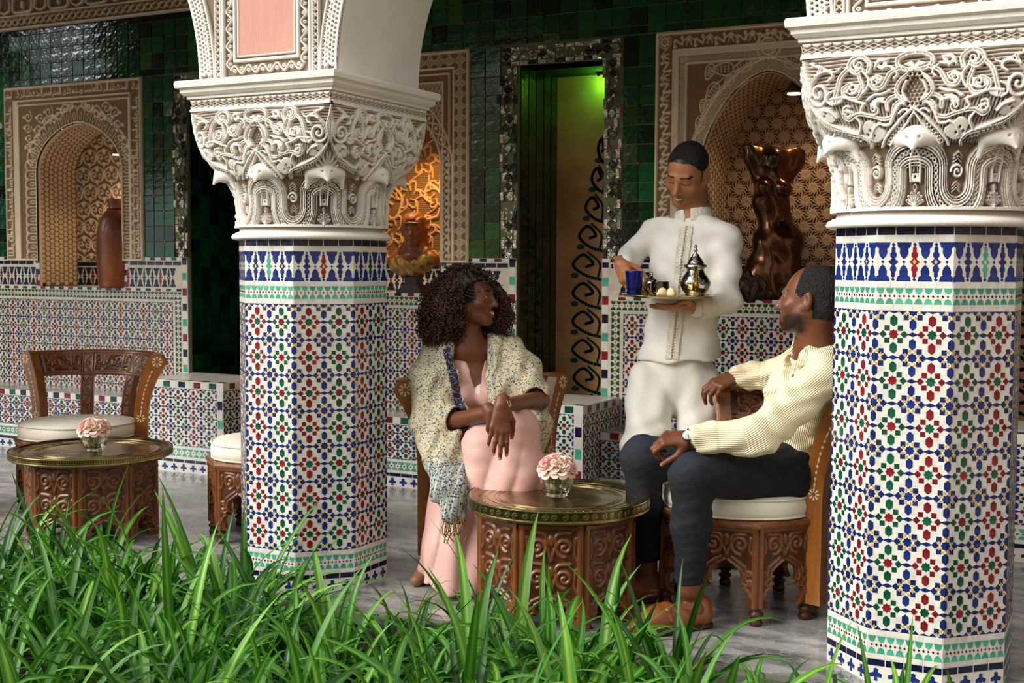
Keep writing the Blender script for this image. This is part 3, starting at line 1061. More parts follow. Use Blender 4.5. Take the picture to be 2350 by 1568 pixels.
    for sv in np.arange(.006, cum[-1], .0165):
        x = np.interp(sv, cum, pts[:, 0]); y = np.interp(sv, cum, pts[:, 1])
        if y < yl: cv.disc(x, y, .0034, .1, mode='min')
    for k in (1, 3):                                     # inside each U: scroll and chevrons
        x = k * u
        cv.stroke(spiral(x, .108, .003, .024, 1.5, 0), .009, .95)
        for j in range(6):
            y = .056 + j * .0085 if j < 3 else .140 + (j - 3) * .0095
            cv.stroke([(x - .016, y - .006), (x, y + .006), (x + .016, y - .006)], .0042, .7)
    for k in (0, 2, 4):                                  # palmettes at the foot and slots under the heads
        x = k * u
        for j in range(-3, 4):
            a = j * .38
            ln = .040 - abs(j) * .002
            cv.stroke([(x, .012), (x + ln * math.sin(a), .012 + ln * math.cos(a))], .0105, .85)
            cv.groove([(x + .008 * math.sin(a), .012 + .008 * math.cos(a)), (x + ln * .9 * math.sin(a), .012 + ln * .9 * math.cos(a))], .002, .2)
        cv.disc(x, .064, .007, .9, .010); cv.disc(x, .064, .003, .1, .005, mode='min')
        cv.stroke(bez([(x - .017, .080), (x - .019, yl - .045), (x, yl - .012), (x + .019, yl - .045), (x + .017, .080)], 8), .010, .95)
        cv.rect(x - .012, .078, x + .012, .105, .8)
        cv.stroke([(x - .009, .108), (x, yl - .030), (x + .009, .108)], .005, .7)
        cv.disc(x, .094, .0035, 0, mode='min')
    cv.rect(0, 0, A, .009, .95)
    return cv, A, H

def top_band():
    """scalloped strip under the abacus, flat"""
    A, H = .646, .042
    cv = Carve(A, H, .0022)
    n = 22; u = A / n
    cv.rect(0, 0, A, .008, 1.0)
    for k in range(n):
        x = (k + .5) * u
        cv.disc(x, .042, u * .5, .9, .010); cv.disc(x, .0085, u * .5, .8, .010)
        cv.stroke([(k * u, .018), ((k + 1) * u, .032)], .0032, .8); cv.stroke([(k * u, .032), ((k + 1) * u, .018)], .0032, .8)
    return cv, A, H

CAP_PARTS = {}
def bird_head():
    """hooded head that caps each serpentine, beak down; local: outward = -Y, base at origin"""
    s = SDF()
    s.ell((0, .0, .004), (.074, .046, .036), k=.01)
    s.cone((0, -.030, .002), (0, -.056, -.030), .028, .007, k=.03)
    s.ell((0, .002, -.046), (.056, .060, .034), k=.010, mode='s')
    s.cone((-.060, .004, -.006), (-.064, .02, -.05), .013, .009, k=.015)
    s.cone((.060, .004, -.006), (.064, .02, -.05), .013, .009, k=.015)
    for q in (-1, 1): s.ell((q * .017, -.050, .004), (.0042, .010, .0042), k=.002, mode='s')
    s.cone((0, -.064, -.016), (0, -.054, .012), .0022, .0015, k=.002, mode='s')
    for q in (-1, 1): s.cone((q * .006, -.058, .021), (q * .026, -.045, .019), .0022, .0015, k=.002, mode='s')
    return sdf_obj('bird_head', s, .0032, MATS['carved_head'], None, smooth_it=1)
M('carved_head', '#ebe6dd', .85, var=.06, vscale=14, bump=.06, bscale=120)

def build_capital(t, w, sz):
    """all stone above the tiles as children of the column t, in its local frame; z scaled by sz"""
    if not CAP_PARTS:
        cv, A, H = cap_design(.0021)
        for k in range(4):
            g = cap_surface(k)
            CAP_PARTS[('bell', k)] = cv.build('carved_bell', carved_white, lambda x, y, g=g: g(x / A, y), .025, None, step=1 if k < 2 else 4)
        cv, A, H = top_band()
        for k in range(4):
            R = rotz(k * PI / 2)
            O = R @ np.array([-A / 2, -A / 2 + .002, 1.814])
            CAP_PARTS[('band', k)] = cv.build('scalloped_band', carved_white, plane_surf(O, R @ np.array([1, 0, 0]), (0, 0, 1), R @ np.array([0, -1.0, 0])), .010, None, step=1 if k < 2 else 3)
        mb = MB()
        prof = [(.30, 1.850), (.322, 1.856), (.334, 1.862), (.334, 1.872), (.342, 1.874), (.352, 1.884), (.352, 1.896), (.366, 1.902), (.368, 1.918), (.364, 1.928), (.30, 1.932)]
        V, Fc = [], []
        for r, z in prof: V += [(-r, -r, z), (r, -r, z), (r, r, z), (-r, r, z)]
        for i in range(len(prof) - 1):
            for j in range(4): Fc.append((i * 4 + j, i * 4 + (j + 1) % 4, (i + 1) * 4 + (j + 1) % 4, (i + 1) * 4 + j))
        mb.add(V, Fc); mb.add(V[:4], [(3, 2, 1, 0)]); mb.add(V[-4:], [(0, 1, 2, 3)])
        CAP_PARTS['abacus'] = mb.build('abacus', white_plaster)
        mb = MB().lathe([(.20, 1.345), (.272, 1.345), (.300, 1.333), (.309, 1.338), (.311, 1.346), (.306, 1.354), (.292, 1.362), (.280, 1.366), (.277, 1.384), (.20, 1.386)], 64)
        CAP_PARTS['collar'] = mb.build('collar', white_plaster)
        CAP_PARTS['core'] = MB().lathe([(.0, 1.386), (.262, 1.386), (.262, 1.56), (.29, 1.62), (.29, 1.84), (0, 1.85)], 16).build('core', white_plaster)
        b = bird_head()
        for k in range(8):
            a = k * PI / 4
            rr = .290 if k % 2 == 0 else .318
            o = b if k == 0 else link(b.copy())
            o.matrix_local = Matrix.Translation((rr * math.sin(a), -rr * math.cos(a), 1.575)) @ Matrix.Rotation(a, 4, 'Z')
            CAP_PARTS[('bird', k)] = o
        first = True
    else: first = False
    for k, src in CAP_PARTS.items():
        o = src if first else link(src.copy())
        o.parent = t
        if sz != 1: o.scale = (1, 1, sz)
        if sz != 1 and isinstance(k, tuple) and k[0] == 'bird': o.location.z *= sz

def build_column(i, label, visible, swap, accents):
    cx, cy, w, sz = COLS[i]
    t = thing('tiled_column', label, 'column', (cx, cy, 0), 0, 'zellige columns of the arcade')
    a = w / 2; s = w * math.tan(PI / 8)
    body = []
    P8 = [(a / math.cos(PI / 8) * math.cos(PI / 8 + k * PI / 4), a / math.cos(PI / 8) * math.sin(PI / 8 + k * PI / 4)) for k in range(8)]
    MB().prism(P8, (0, 0, 0), (1, 0, 0), (0, 1, 0), (0, 0, 1), 0, 1.345 * sz).build('shaft', white_tile, t)
    fields = []
    for k, ang in enumerate([-PI / 2 + j * PI / 4 for j in range(-1, 3)] if visible else []):
        n = np.array([math.cos(ang), math.sin(ang), 0]); U = np.array([-math.sin(ang), math.cos(ang), 0]); V = np.array([0, 0, sz])
        O = n * a - U * s / 2
        to = np.array([-cx, -cy, 0]); to /= np.linalg.norm(to)
        fields.append((O, U, np.array([0, 0, 1.0]), n, max(.05, n @ to), [(kd, [(x, y * sz) for x, y in P], c, X, Y * sz) for kd, P, c, X, Y in column_tiles(w, swap, accents[k])]))
    if visible: tile_fields(fields, t, 300, lambda fi, tl: tl[2] != 'white')
    build_capital(t, w, sz)
    return t
build_column(0, 'eight-sided mosaic column left of the seated woman, its whole carved capital in view', True, False, ('red', 'teal', 'red', 'green'))
build_column(1, 'eight-sided mosaic column nearest the camera, in front of the seated man', True, True, ('blue', 'red', 'teal', 'red'))
build_column(2, 'column at the far left edge with only the tip of its white abacus in view', False, False, None)

# ================================================================ carved niches of the back wall
def arch_half(z, hw, zs, za):
    t = np.clip((z - zs) / (za - zs), 0, 1)
    return hw * (1 - t ** 1.9) ** .60
def arch_line(hw, zs, za, n=24, z0=None):
    """half-outline (x>=0) from z0 up to the apex"""
    t = np.sin(np.linspace(0, PI / 2, n))
    z = zs + (za - zs) * t
    L = [(arch_half(v, hw, zs, za), v) for v in z]
    if z0 is not None: L = [(hw, z0)] + L
    return L
def both_sides(L, c): return [(c + x, z) for x, z in L] + [(c - x, z) for x, z in L[-2::-1]]

# pen strokes of an angular cursive hand, unit height 1, x to the right; (width, [strokes])
PEN = {
 'alif': (.22, [[(.1, .1), (.1, .95)]]),
 'lam': (.34, [[(.3, .95), (.28, .2), (.2, .08), (.02, .12)]]),
 'tooth': (.26, [[(.24, .12), (.24, .34)], [(.26, .12), (0, .12)]]),
 'sin': (.62, [[(.6, .38), (.58, .12), (0, .12)], [(.42, .12), (.42, .34)], [(.24, .12), (.24, .34)]]),
 'waw': (.36, [[(.1, .32), (.2, .42), (.3, .32), (.2, .22), (.1, .3)], [(.3, .32), (.28, .05), (.02, -.08)]]),
 'ra': (.26, [[(.2, .36), (.22, .08), (.0, -.08)]]),
 'ha': (.40, [[(.38, .12), (.3, .45), (.14, .3), (.3, .14), (0, .12)]]),
 'kaf': (.56, [[(.1, .95), (.4, .62), (.46, .3), (.4, .12), (0, .12)], [(.42, .6), (.3, .44)]]),
 'ayn': (.44, [[(.4, .5), (.26, .58), (.2, .42), (.38, .3), (.3, .1), (0, .12)]]),
 'dal': (.34, [[(.12, .5), (.3, .3), (.28, .12), (.02, .12)]]),
 'ya': (.52, [[(.5, .4), (.36, .44), (.34, .26), (.46, .1), (.26, -.06), (.04, .08), (.08, .26)]]),
 'gap': (.12, []),
}
LINE = ['alif', 'lam', 'tooth', 'dal', 'gap', 'ayn', 'dal', 'lam', 'lam', 'alif', 'lam', 'ra', 'gap', 'kaf', 'alif', 'alif', 'ha', 'alif', 'sin', 'tooth', 'alif', 'gap', 'waw', 'tooth', 'tooth', 'lam', 'ha', 'gap', 'ayn', 'lam', 'ya', 'gap', 'alif', 'lam', 'tooth', 'dal', 'ra', 'alif', 'sin', 'tooth', 'ra']
def write(cv, o, d, up, length, height, start=0, wd=.008):
    """run the line from its right-hand end; o = right end of the base line"""
    o, d, up = (np.array(a, float) for a in (o, d, up))
    x = 0; i = start
    while x < length - height * .3:
        w, st = PEN[LINE[i % len(LINE)]]; i += 1
        w *= height
        for S in st:
            P = np.array([o - d * (x + w - a * height) + up * (b * height) for a, b in S])
            cv.stroke(bez(P, 5) if len(P) > 2 else P, wd, 1)
        x += w + height * .02

def lattice(cv, x0, y0, x1, y1, s, wd, h=.9):
    n = int((x1 - x0 + y1 - y0) / s) + 1
    for k in range(n + 1):
        a = k * s
        p, q = (x0 + a, y0), (x0, y0 + a)
        if a > x1 - x0: p = (x1, y0 + a - (x1 - x0))
        if a > y1 - y0: q = (x0 + a - (y1 - y0), y1)
        cv.stroke([p, q], wd, h)
        cv.stroke([(x0 + x1 - p[0], p[1]), (x0 + x1 - q[0], q[1])], wd, h)
def rosette(cv, x, y, r, n=8, h=1.0, wd=.006):
    a = np.linspace(0, 2 * PI, 25)
    cv.stroke(np.stack([x + r * np.cos(a), y + r * np.sin(a)], 1), wd, h)
    for k in range(n):
        t = 2 * PI * k / n
        cv.disc(x + r * .58 * math.cos(t), y + r * .58 * math.sin(t), r * .24, h * .85)
    cv.disc(x, y, r * .2, h * .9)

def niche_panel(i):
    """carved surround; returns Carve, mask"""
    pc, ph, ac, hw, zs, za = NICHES[i]
    W, H = 2 * ph, Z_PANEL - 1.25
    cv = Carve(W, H, .0042)
    c = ac - (pc - ph)
    zz = lambda z: z - 1.25
    ring = lambda d: [(c + x, zz(z)) for x, z in arch_line(hw + d, zs, za + d, 24, 1.25)] , 
    def ringline(d, wd, h=1.0):
        L = arch_line(hw + d, zs, za + d * 1.05, 24, 1.25)
        cv.stroke(both_sides([(x, zz(z)) for x, z in L], c), wd, h, .1)
    def along(d):
        L = np.array(both_sides([(x, zz(z)) for x, z in arch_line(hw + d, zs, za + d * 1.05, 60, 1.25)], c))
        s = np.concatenate([[0], np.cumsum(np.hypot(*np.diff(L, axis=0).T))])
        return L, s
    bw = .092
    cv.frame(.006, .006, W - .006, H - .006, .012, 1.1); cv.frame(bw, -.1, W - bw, H - bw, .011, 1.1)
    outside = lambda d: ~((np.abs(cv.X - c) < arch_half(cv.Y + 1.25, hw + d, zs, za + d)) & (cv.Y + 1.25 < za + d))
    if i == 0:
        write(cv, (W - bw - .01, H - bw + .024), (1, 0), (0, 1), W - 2 * bw - .03, .058)
        write(cv, (bw - .024, .03), (0, -1), (-1, 0), H - bw - .05, .055, 7)
        write(cv, (W - .022, .03), (0, -1), (-1, 0), H - bw - .05, .055, 19)
        write(cv, (W - .015, H - bw + .024), (1, 0), (0, 1), .07, .05, 30); write(cv, (bw - .015, H - bw + .024), (1, 0), (0, 1), .07, .05, 33)
        cv.frame(bw + .045, -.1, W - bw - .012, H - bw - .03, .010, 1)
        cv.rect(bw + .006, 0, bw + .04, H - bw - .006, .8)
        for q in (-1, 1):
            for k, (dx, dy, r) in enumerate(((.16, .10, .045), (.24, .07, .04), (.31, .11, .042), (.33, .20, .04), (.26, .14, .032), (.10, .06, .035), (.35, .29, .034), (.42, .10, .040), (.42, .18, .036), (.41, .26, .032), (.38, .36, .028), (.42, .33, .028), (.20, .13, .03), (.05, .04, .026), (.40, .44, .026))):
                x = c + q * dx * 1.1; y = H - bw - .02 - dy * .9
                if bw + .05 < x < W - bw - .02: cv.stroke(spiral(x, y, .006, r, 1.3, k * q), .010, .9); cv.disc(x + q * r, y, .012, .85)
        L, s = along(.055)
        n = 40
        for k in range(n + 1):
            t = k / n * s[-1]
            x, y = np.interp(t, s, L[:, 0]), np.interp(t, s, L[:, 1])
            x2, y2 = np.interp(t + .002, s, L[:, 0]), np.interp(t + .002, s, L[:, 1])
            d = np.array([x2 - x, y2 - y]); d /= np.hypot(*d) + 1e-9; nn = np.array([d[1], -d[0]])
            if t > s[-1] - .003: continue
            p = np.array([x, y])
            cv.stroke([p - nn * .05, p + nn * .032], .0065, .8)
            m = p + d * .5 * s[-1] / n
            a = np.linspace(0, 2 * PI, 13)
            cv.stroke([m + nn * (.024 * math.cos(t_) - .008) + d * (.010 * math.sin(t_)) for t_ in a], .006, .85)
            a = np.linspace(-PI / 2, PI / 2, 9)
            for rr in (.9, 1.35): cv.stroke([m + nn * (.032 + .020 * rr * math.cos(t_)) + d * (.5 * s[-1] / n * rr * .9 * math.sin(t_)) for t_ in a], .006, 1)
        ringline(.006, .014, 1.1)
    elif i == 2:
        for x0, x1, y0, y1, ver in ((.012, bw, .02, H - bw, 1), (W - bw, W - .012, .02, H - bw, 1), (bw, W - bw, H - bw, H - .012, 0)):
            n = int(((y1 - y0) if ver else (x1 - x0)) / .105)
            for k in range(n):
                for j in (0, 1):
                    t = (k + .25 + .5 * j) / n
                    cx, cy = ((x0 + x1) / 2, y0 + (y1 - y0) * t) if ver else (x0 + (x1 - x0) * t, (y0 + y1) / 2)
                    e = np.array([0, 1.]) if ver else np.array([1., 0]); f = np.array([e[1], -e[0]])
                    p = np.array([cx, cy])
                    if j == 0:
                        S = bez([p + e * .022 - f * .02, p + e * .02 + f * .012, p + f * .0, p - e * .02 - f * .012, p - e * .022 + f * .02], 6)
                        cv.stroke(S, .011, .95); cv.disc(*(p + e * .020 - f * .022), .009, .95); cv.disc(*(p - e * .020 + f * .022), .009, .95)
                    else:
                        for a_ in (-.9, -.3, .3, .9): cv.stroke([p - f * .028, p - f * .028 + (f * math.cos(a_) + e * math.sin(a_)) * .045], .008, .85)
                        cv.disc(*(p - f * .01), .010, .9)
        for q in (0, 1): rosette(cv, bw / 2 + q * (W - bw), H - bw / 2, .034)
        cv.rect(bw, 0, bw + .03, H - bw, .85); cv.rect(bw, H - bw - .03, W - bw, H - bw, .85); cv.rect(W - bw - .03, 0, W - bw, H - bw, .85)
        lx = bw + .036
        lattice(cv, lx, 0, lx + .030, H - bw - .036, .0125, .0034); lattice(cv, W - lx - .030, 0, W - lx, H - bw - .036, .0125, .0034)
        lattice(cv, lx, H - bw - .066, W - lx, H - bw - .036, .0125, .0034)
        cv.frame(lx + .034, -.1, W - lx - .034, H - bw - .070, .010, 1)
        k0 = outside(.012) & ~outside(.058)
        c2 = Carve(W, H, .0042); lattice(c2, 0, 0, W, H, .0145, .0036)
        cv.z = np.where(k0, c2.z, cv.z)
        ringline(.006, .011, 1.1); ringline(.062, .010, 1.05); ringline(.074, .006, 1.0)
        a = np.linspace(0, 2 * PI, 33); kx, ky = c, zz(za) + .125
        for r in (.062, .040): cv.stroke(np.stack([kx + r * np.cos(a), ky + r * np.sin(a)], 1), .009, 1.1)
        rosette(cv, kx, ky, .028)
        for q in (-1, 1):
            for dx, dy, r, an in ((.13, .145, .05, .3), (.23, .15, .055, .0), (.30, .16, .04, 1.2), (.285, .26, .05, 1.0), (.33, .33, .035, 1.4), (.345, .42, .045, 1.3), (.20, .215, .035, .8)):
                x = c + q * dx; y = H - bw - dy + .04
                if not (lx + .05 < x < W - lx - .05): continue
                e = np.array([q * math.cos(an), -math.sin(an)]); f = np.array([-e[1], e[0]]); p = np.array([x, y])
                tt = np.linspace(0, 2 * PI, 21)
                O = np.array([p + e * (r * math.cos(t)) + f * (r * .55 * math.sin(t) * (1 - .35 * math.cos(t))) for t in tt])
                cv.stroke(O, .007, 1)
                for u in np.linspace(-.5, .5, 4):
                    for v in np.linspace(-.25, .25, 3): cv.disc(*(p + e * r * u + f * r * v), .0042, .8)
            S = [(c + q * .09, H - bw - .09), (c + q * .2, H - bw - .14), (c + q * .30, H - bw - .22), (c + q * .34, H - bw - .36)]
            cv.stroke(bez(S), .006, .9)
    else:
        for ver, x0, x1, y0, y1 in ((1, .012, bw, .02, H - .02), (1, W - bw, W - .012, .02, H - .02), (0, bw, W - bw, H - bw, H - .012)):
            n = int(((y1 - y0) if ver else (x1 - x0)) / .062)
            for k in range(n):
                t = (k + .5) / n
                p = np.array(((x0 + x1) / 2, y0 + (y1 - y0) * t) if ver else (x0 + (x1 - x0) * t, (y0 + y1) / 2))
                for r, m in ((.026, 4), (.015, 4)):
                    a = np.linspace(0, 2 * PI, 29)
                    rr = r * (1 + .28 * np.cos(m * a))
                    cv.stroke(np.stack([p[0] + rr * np.cos(a), p[1] + rr * np.sin(a)], 1), .0055, .95)
                cv.disc(*p, .006, .9)
        for q in (-1, 1):
            x = c + q * (W / 2 - bw - .05)
        cv.frame(bw + .03, -.1, W - bw - .03, H - bw - .03, .009, 1); cv.frame(bw + .07, -.1, W - bw - .07, H - bw - .075, .009, 1)
        c2 = Carve(W, H, .0042)
        for k in range(int(H / .028)):
            for j in range(int(W / .028)):
                x, y = j * .028 + (.014 if k % 2 else 0), k * .028
                if y > .5: a = np.linspace(0, 2 * PI, 13); c2.stroke(np.stack([x + .0115 * np.cos(a), y + .0115 * np.sin(a)], 1), .005, .9)
        k0 = outside(.085) & (np.abs(cv.X - W / 2) < W / 2 - bw - .075) & (cv.Y < H - bw - .08)
        cv.z = np.where(k0, np.maximum(cv.z, c2.z), cv.z)
        L, s = along(.042)
        n = 34
        S = np.linspace(0, s[-1], n * 8)
        X, Y = np.interp(S, s, L[:, 0]), np.interp(S, s, L[:, 1])
        tx, ty = np.gradient(X), np.gradient(Y); m = np.hypot(tx, ty) + 1e-9; nx_, ny_ = ty / m, -tx / m
        for ph in (0, PI):
            w_ = .024 * np.sin(S / s[-1] * n * PI + ph)
            cv.stroke(np.stack([X + nx_ * w_, Y + ny_ * w_], 1), .0085, .95)
        for k in range(n):
            j = int((k + .5) * 8); cv.disc(X[j], Y[j], .010, .9)
        ringline(.006, .012, 1.1); ringline(.080, .010, 1.1)
    msk = lambda X, Y: ~((np.abs(X - c) < arch_half(Y + 1.25, hw, zs, za)) & (Y + 1.25 < za))
    return cv, msk

def niche_back(i, w, h):
    cv = Carve(w, h, .0046 if i != 2 else .0037)
    if i == 0:
        s = .135
        for r in range(int(h / s) + 2):
            for k in range(int(w / s) + 2):
                x, y = (k + (.5 if r % 2 else 0)) * s, r * s * .9
                for q in (-1, 1):
                    cv.stroke(spiral(x + q * .030, y, .004, .030, 1.2, 0 if q > 0 else PI), .009, .9)
                    cv.stroke(bez([(x, y - .05), (x + q * .05, y - .03), (x + q * .06, y + .03), (x, y + .062)], 6), .009, 1)
                cv.disc(x, y + .045, .016, .9, .022)
                cv.poly([(x - .02, y - .03), (x, y - .075), (x + .02, y - .03)], .8)
    elif i == 2:
        s = .080
        for r in range(int(h / (s * .86)) + 2):
            for k in range(int(w / s) + 2):
                x, y = (k + (.5 if r % 2 else 0)) * s, r * s * .86
                rosette(cv, x, y, .018, 8, 1, .005)
                for j in range(12):
                    a = j * PI / 6
                    p = np.array([x, y])
                    cv.stroke([p + .021 * np.array([math.cos(a), math.sin(a)]), p + .031 * np.array([math.cos(a + .26), math.sin(a + .26)]), p + .041 * np.array([math.cos(a), math.sin(a)])], .0055, .9)
                    cv.stroke([p + .021 * np.array([math.cos(a), math.sin(a)]), p + .031 * np.array([math.cos(a - .26), math.sin(a - .26)])], .0055, .9)
    else:
        for r in range(int(h / .012)): cv.stroke([(0, r * .012), (w, r * .012)], .004, .25)
        s = .21
        for r in range(int(h / s) + 1):
            for k in range(int(w / s) + 2):
                x, y = (k + (.5 if r % 2 else 0)) * s, r * s
                a = np.linspace(0, 2 * PI, 49)
                rr = .075 * (1 + .22 * np.cos(6 * a))
                cv.stroke(np.stack([x + rr * np.cos(a), y + rr * np.sin(a)], 1), .011, 1)
                for j in range(6):
                    t = j * PI / 3
                    cv.stroke(bez([(x + .03 * math.cos(t), y + .03 * math.sin(t)), (x + .075 * math.cos(t + .4), y + .075 * math.sin(t + .4)), (x + .13 * math.cos(t), y + .13 * math.sin(t))], 5), .010, .9)
        for x in (.10, .12, .14, w - .13, w - .11): cv.stroke([(x, 0), (x, h * .62)], .009, 1)
        for q in (.33, .66):
            cv.stroke(bez([(w * q + .06, h * .3), (w * q + .09, h * .42), (w * q, h * .5), (w * q - .03, h * .42), (w * q + .02, h * .38)]), .016, 1.15)
            cv.stroke(bez([(w * q + .06, h * .3), (w * q - .06, h * .25), (w * q - .06, h * .08), (w * q + .07, h * .02)]), .016, 1.15)
    return cv

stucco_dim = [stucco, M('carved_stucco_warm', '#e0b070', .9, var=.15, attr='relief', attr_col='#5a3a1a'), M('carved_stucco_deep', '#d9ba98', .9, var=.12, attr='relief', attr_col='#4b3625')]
niche_metal = M('lamp_brass', '#8a6a32', .35, metal=1)
glow = M('lamp_glow', '#ffd9a0'); glow.node_tree.nodes['Principled BSDF'].inputs['Emission Color'].default_value = (1, .72, .36, 1); glow.node_tree.nodes['Principled BSDF'].inputs['Emission Strength'].default_value = 6
NAMES3 = ['carved plaster niche with a scalloped arch and an inscribed border, holding the clay jar', 'carved plaster niche with an interlaced border, behind the veiled bust', 'carved plaster niche with a lattice arch and leafy corners, behind the bronze torso']
def build_niche(i):
    pc, ph, ac, hw, zs, za = NICHES[i]
    dep = (.34, .34, .46)[i]
    t = thing('carved_niche', NAMES3[i], 'niche', (pc, YW, 1.25), 0, 'carved niches in the tiled wall')
    loc = lambda x, y, z: (x - pc, y - YW, z - 1.25)
    cv, msk = niche_panel(i)
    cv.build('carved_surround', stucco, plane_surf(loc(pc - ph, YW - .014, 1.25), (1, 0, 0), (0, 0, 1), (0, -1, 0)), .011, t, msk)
    mb = MB()      # edges of the raised surround
    for x in (pc - ph, pc + ph): mb.box(loc(x, YW - .008, (1.25 + Z_PANEL) / 2), (.008, .022, Z_PANEL - 1.25))
    mb.box(loc(pc, YW - .008, Z_PANEL), (2 * ph + .008, .022, .008))
    mb.build('surround_edge', stucco_plain, t)
    # soffit of the arch, ribbed
    L = both_sides(arch_line(hw, zs, za, 40, 1.072), ac)
    Lp = np.array(L); s = np.concatenate([[0], np.cumsum(np.hypot(*np.diff(Lp, axis=0).T))])
    cs = Carve(s[-1], dep, .006)
    for k in range(int(s[-1] / .034)):
        for j in range(int(dep / .04)):
            x, y = (k + .5) * .034 + (.017 if j % 2 else 0), .035 + j * .04
            cs.disc(x, y, .013, .9, .016); cs.disc(x, y, .005, .2, mode='min')
    cs.stroke([(0, .012), (s[-1], .012)], .02, 1, .1)
    def surf(u, v):
        X, Z = np.interp(u, s, Lp[:, 0]), np.interp(u, s, Lp[:, 1])
        e = .004
        tx, tz = np.interp(u + e, s, Lp[:, 0]) - np.interp(u - e, s, Lp[:, 0]), np.interp(u + e, s, Lp[:, 1]) - np.interp(u - e, s, Lp[:, 1])
        m = np.hypot(tx, tz) + 1e-9
        P = np.stack([X - pc, v - .014, Z - 1.25], 1)
        return P, np.stack([-tz / m, np.zeros_like(m), tx / m], 1)
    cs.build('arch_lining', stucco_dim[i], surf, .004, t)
    w, h = 2 * hw + .02, za - 1.24
    cb = niche_back(i, w, h)
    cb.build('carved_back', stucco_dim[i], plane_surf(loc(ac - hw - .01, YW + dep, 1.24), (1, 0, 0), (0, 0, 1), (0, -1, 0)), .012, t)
    MB().box(loc(ac, YW + dep + .05, (1.05 + za) / 2), (2 * hw + .3, .08, za - .9)).build('back_wall', stucco_plain, t)
    MB().box(loc(ac, YW + dep / 2 + .005, 1.060), (2 * hw - .002, dep, .022)).build('sill', white_tile, t)
    # tiled band across the back of the recess
    f = []
    O = np.array(loc(ac - hw, YW + dep - .013, 1.075))
    MB().box(loc(ac, YW + dep - .005, 1.155), (2 * hw, .014, .175)).build('tile_backing', white_tile, t)
    f.append((O, np.array([1, 0, 0.]), np.array([0, 0, 1.]), np.array([0, -1., 0]), 1, shift(lambrequin(2 * hw, .125, 9, ('navy', 'red', 'navy'), 'navy'), 0, .004) + shift(bricks(2 * hw, .03, 12, 'navy'), 0, .137)))
    tile_fields(f, t, 0, proud=.002)
    # small lamp up in the vault
    lp = {0: (ac + .22, YW + .12, 1.96), 1: (ac + .18, YW + .05, 2.04), 2: (ac + .10, YW + .10, 2.10)}[i]
    l = thing('niche_lamp', ('small brass lamp glowing high in the niche of the clay jar', 'small brass lamp glowing high in the niche of the veiled bust', 'small brass lamp glowing high in the niche of the bronze torso')[i], 'lamp', lp, 0, 'lamps in the niches')
    MB().lathe([(.0, .07), (.012, .07), (.02, .05), (.045, .012), (.052, 0), (.048, 0), (.0, .03)], 20).build('lamp_shade', niche_metal, l)
    MB().lathe([(0, .012), (.03, .010), (.034, -.004), (0, -.006)], 14).build('bulb', glow, l)
    MB().tube([(0, 0, .065), (0, .03, .10), (0, dep - .13, .11)], .005, 6).build('bracket', niche_metal, l)
    ld = bpy.data.lights.new('niche_light', 'SPOT'); ld.energy = (9, 20, 8)[i]; ld.color = (1, (.66, .60, .70)[i], (.34, .26, .42)[i]); ld.shadow_soft_size = .03; ld.spot_size = 2.4; ld.spot_blend = .8
    lo = bpy.data.objects.new('niche_light', ld); COL.objects.link(lo); lo.parent = l; lo.location = (0, 0, -.012)
for i in range(3): build_niche(i)

# ================================================================ frieze along the top of the wall
def frieze():
    t = thing('carved_frieze', 'carved plaster frieze running along the top of the green wall, upper left corner', 'frieze', (0, YW, Z_FRIEZE))
    W, H = 3.6, .42
    cv = Carve(W, H, .005)
    cv.stroke([(0, .008), (W, .008)], .016, 1.1); cv.stroke([(0, .092), (W, .092)], .012, 1.1)
    for k in range(int(W / .06)):
        x = (k + .5) * .06
        cv.stroke(bez([(x - .025, .03), (x, .045), (x + .02, .03)], 5), .012, .9); cv.stroke(bez([(x - .02, .072), (x, .058), (x + .025, .072)], 5), .012, .9); cv.disc(x, .05, .010, .9)
    s = .34
    for k in range(int(W / s) + 1):
        x = k * s
        for q in (-1, 1):
            cv.stroke(bez([(x, .11), (x + q * .05, .14), (x + q * .045, .22), (x + q * .09, .30), (x + q * .15, .40)], 8), .018, 1)
            cv.stroke(bez([(x + q * .17, .11), (x + q * .09, .12), (x + q * .085, .2), (x + q * .13, .25), (x + q * .17, .22)], 8), .022, 1)
            cv.stroke(spiral(x + q * .035, .27, .006, .035, 1.2, 1), .012, .9)
        cv.stroke([(x + .10, .34), (x + .24, .34)], .012, .9); cv.disc(x + s / 2, .16, .016, .9, .03)
        a = np.linspace(0, 2 * PI, 21); cv.stroke(np.stack([x + s / 2 + .04 * np.cos(a), .30 + .045 * np.sin(a)], 1), .012, .95)
    cv.build('carved_band', stucco, plane_surf((-8.7, -.03, 0), (1, 0, 0), (0, 0, 1), (0, -1, 0)), .022, t)
    MB().box((-6.9, -.014, .21), (3.6, .026, .42)).build('backing', stucco_plain, t)
frieze()

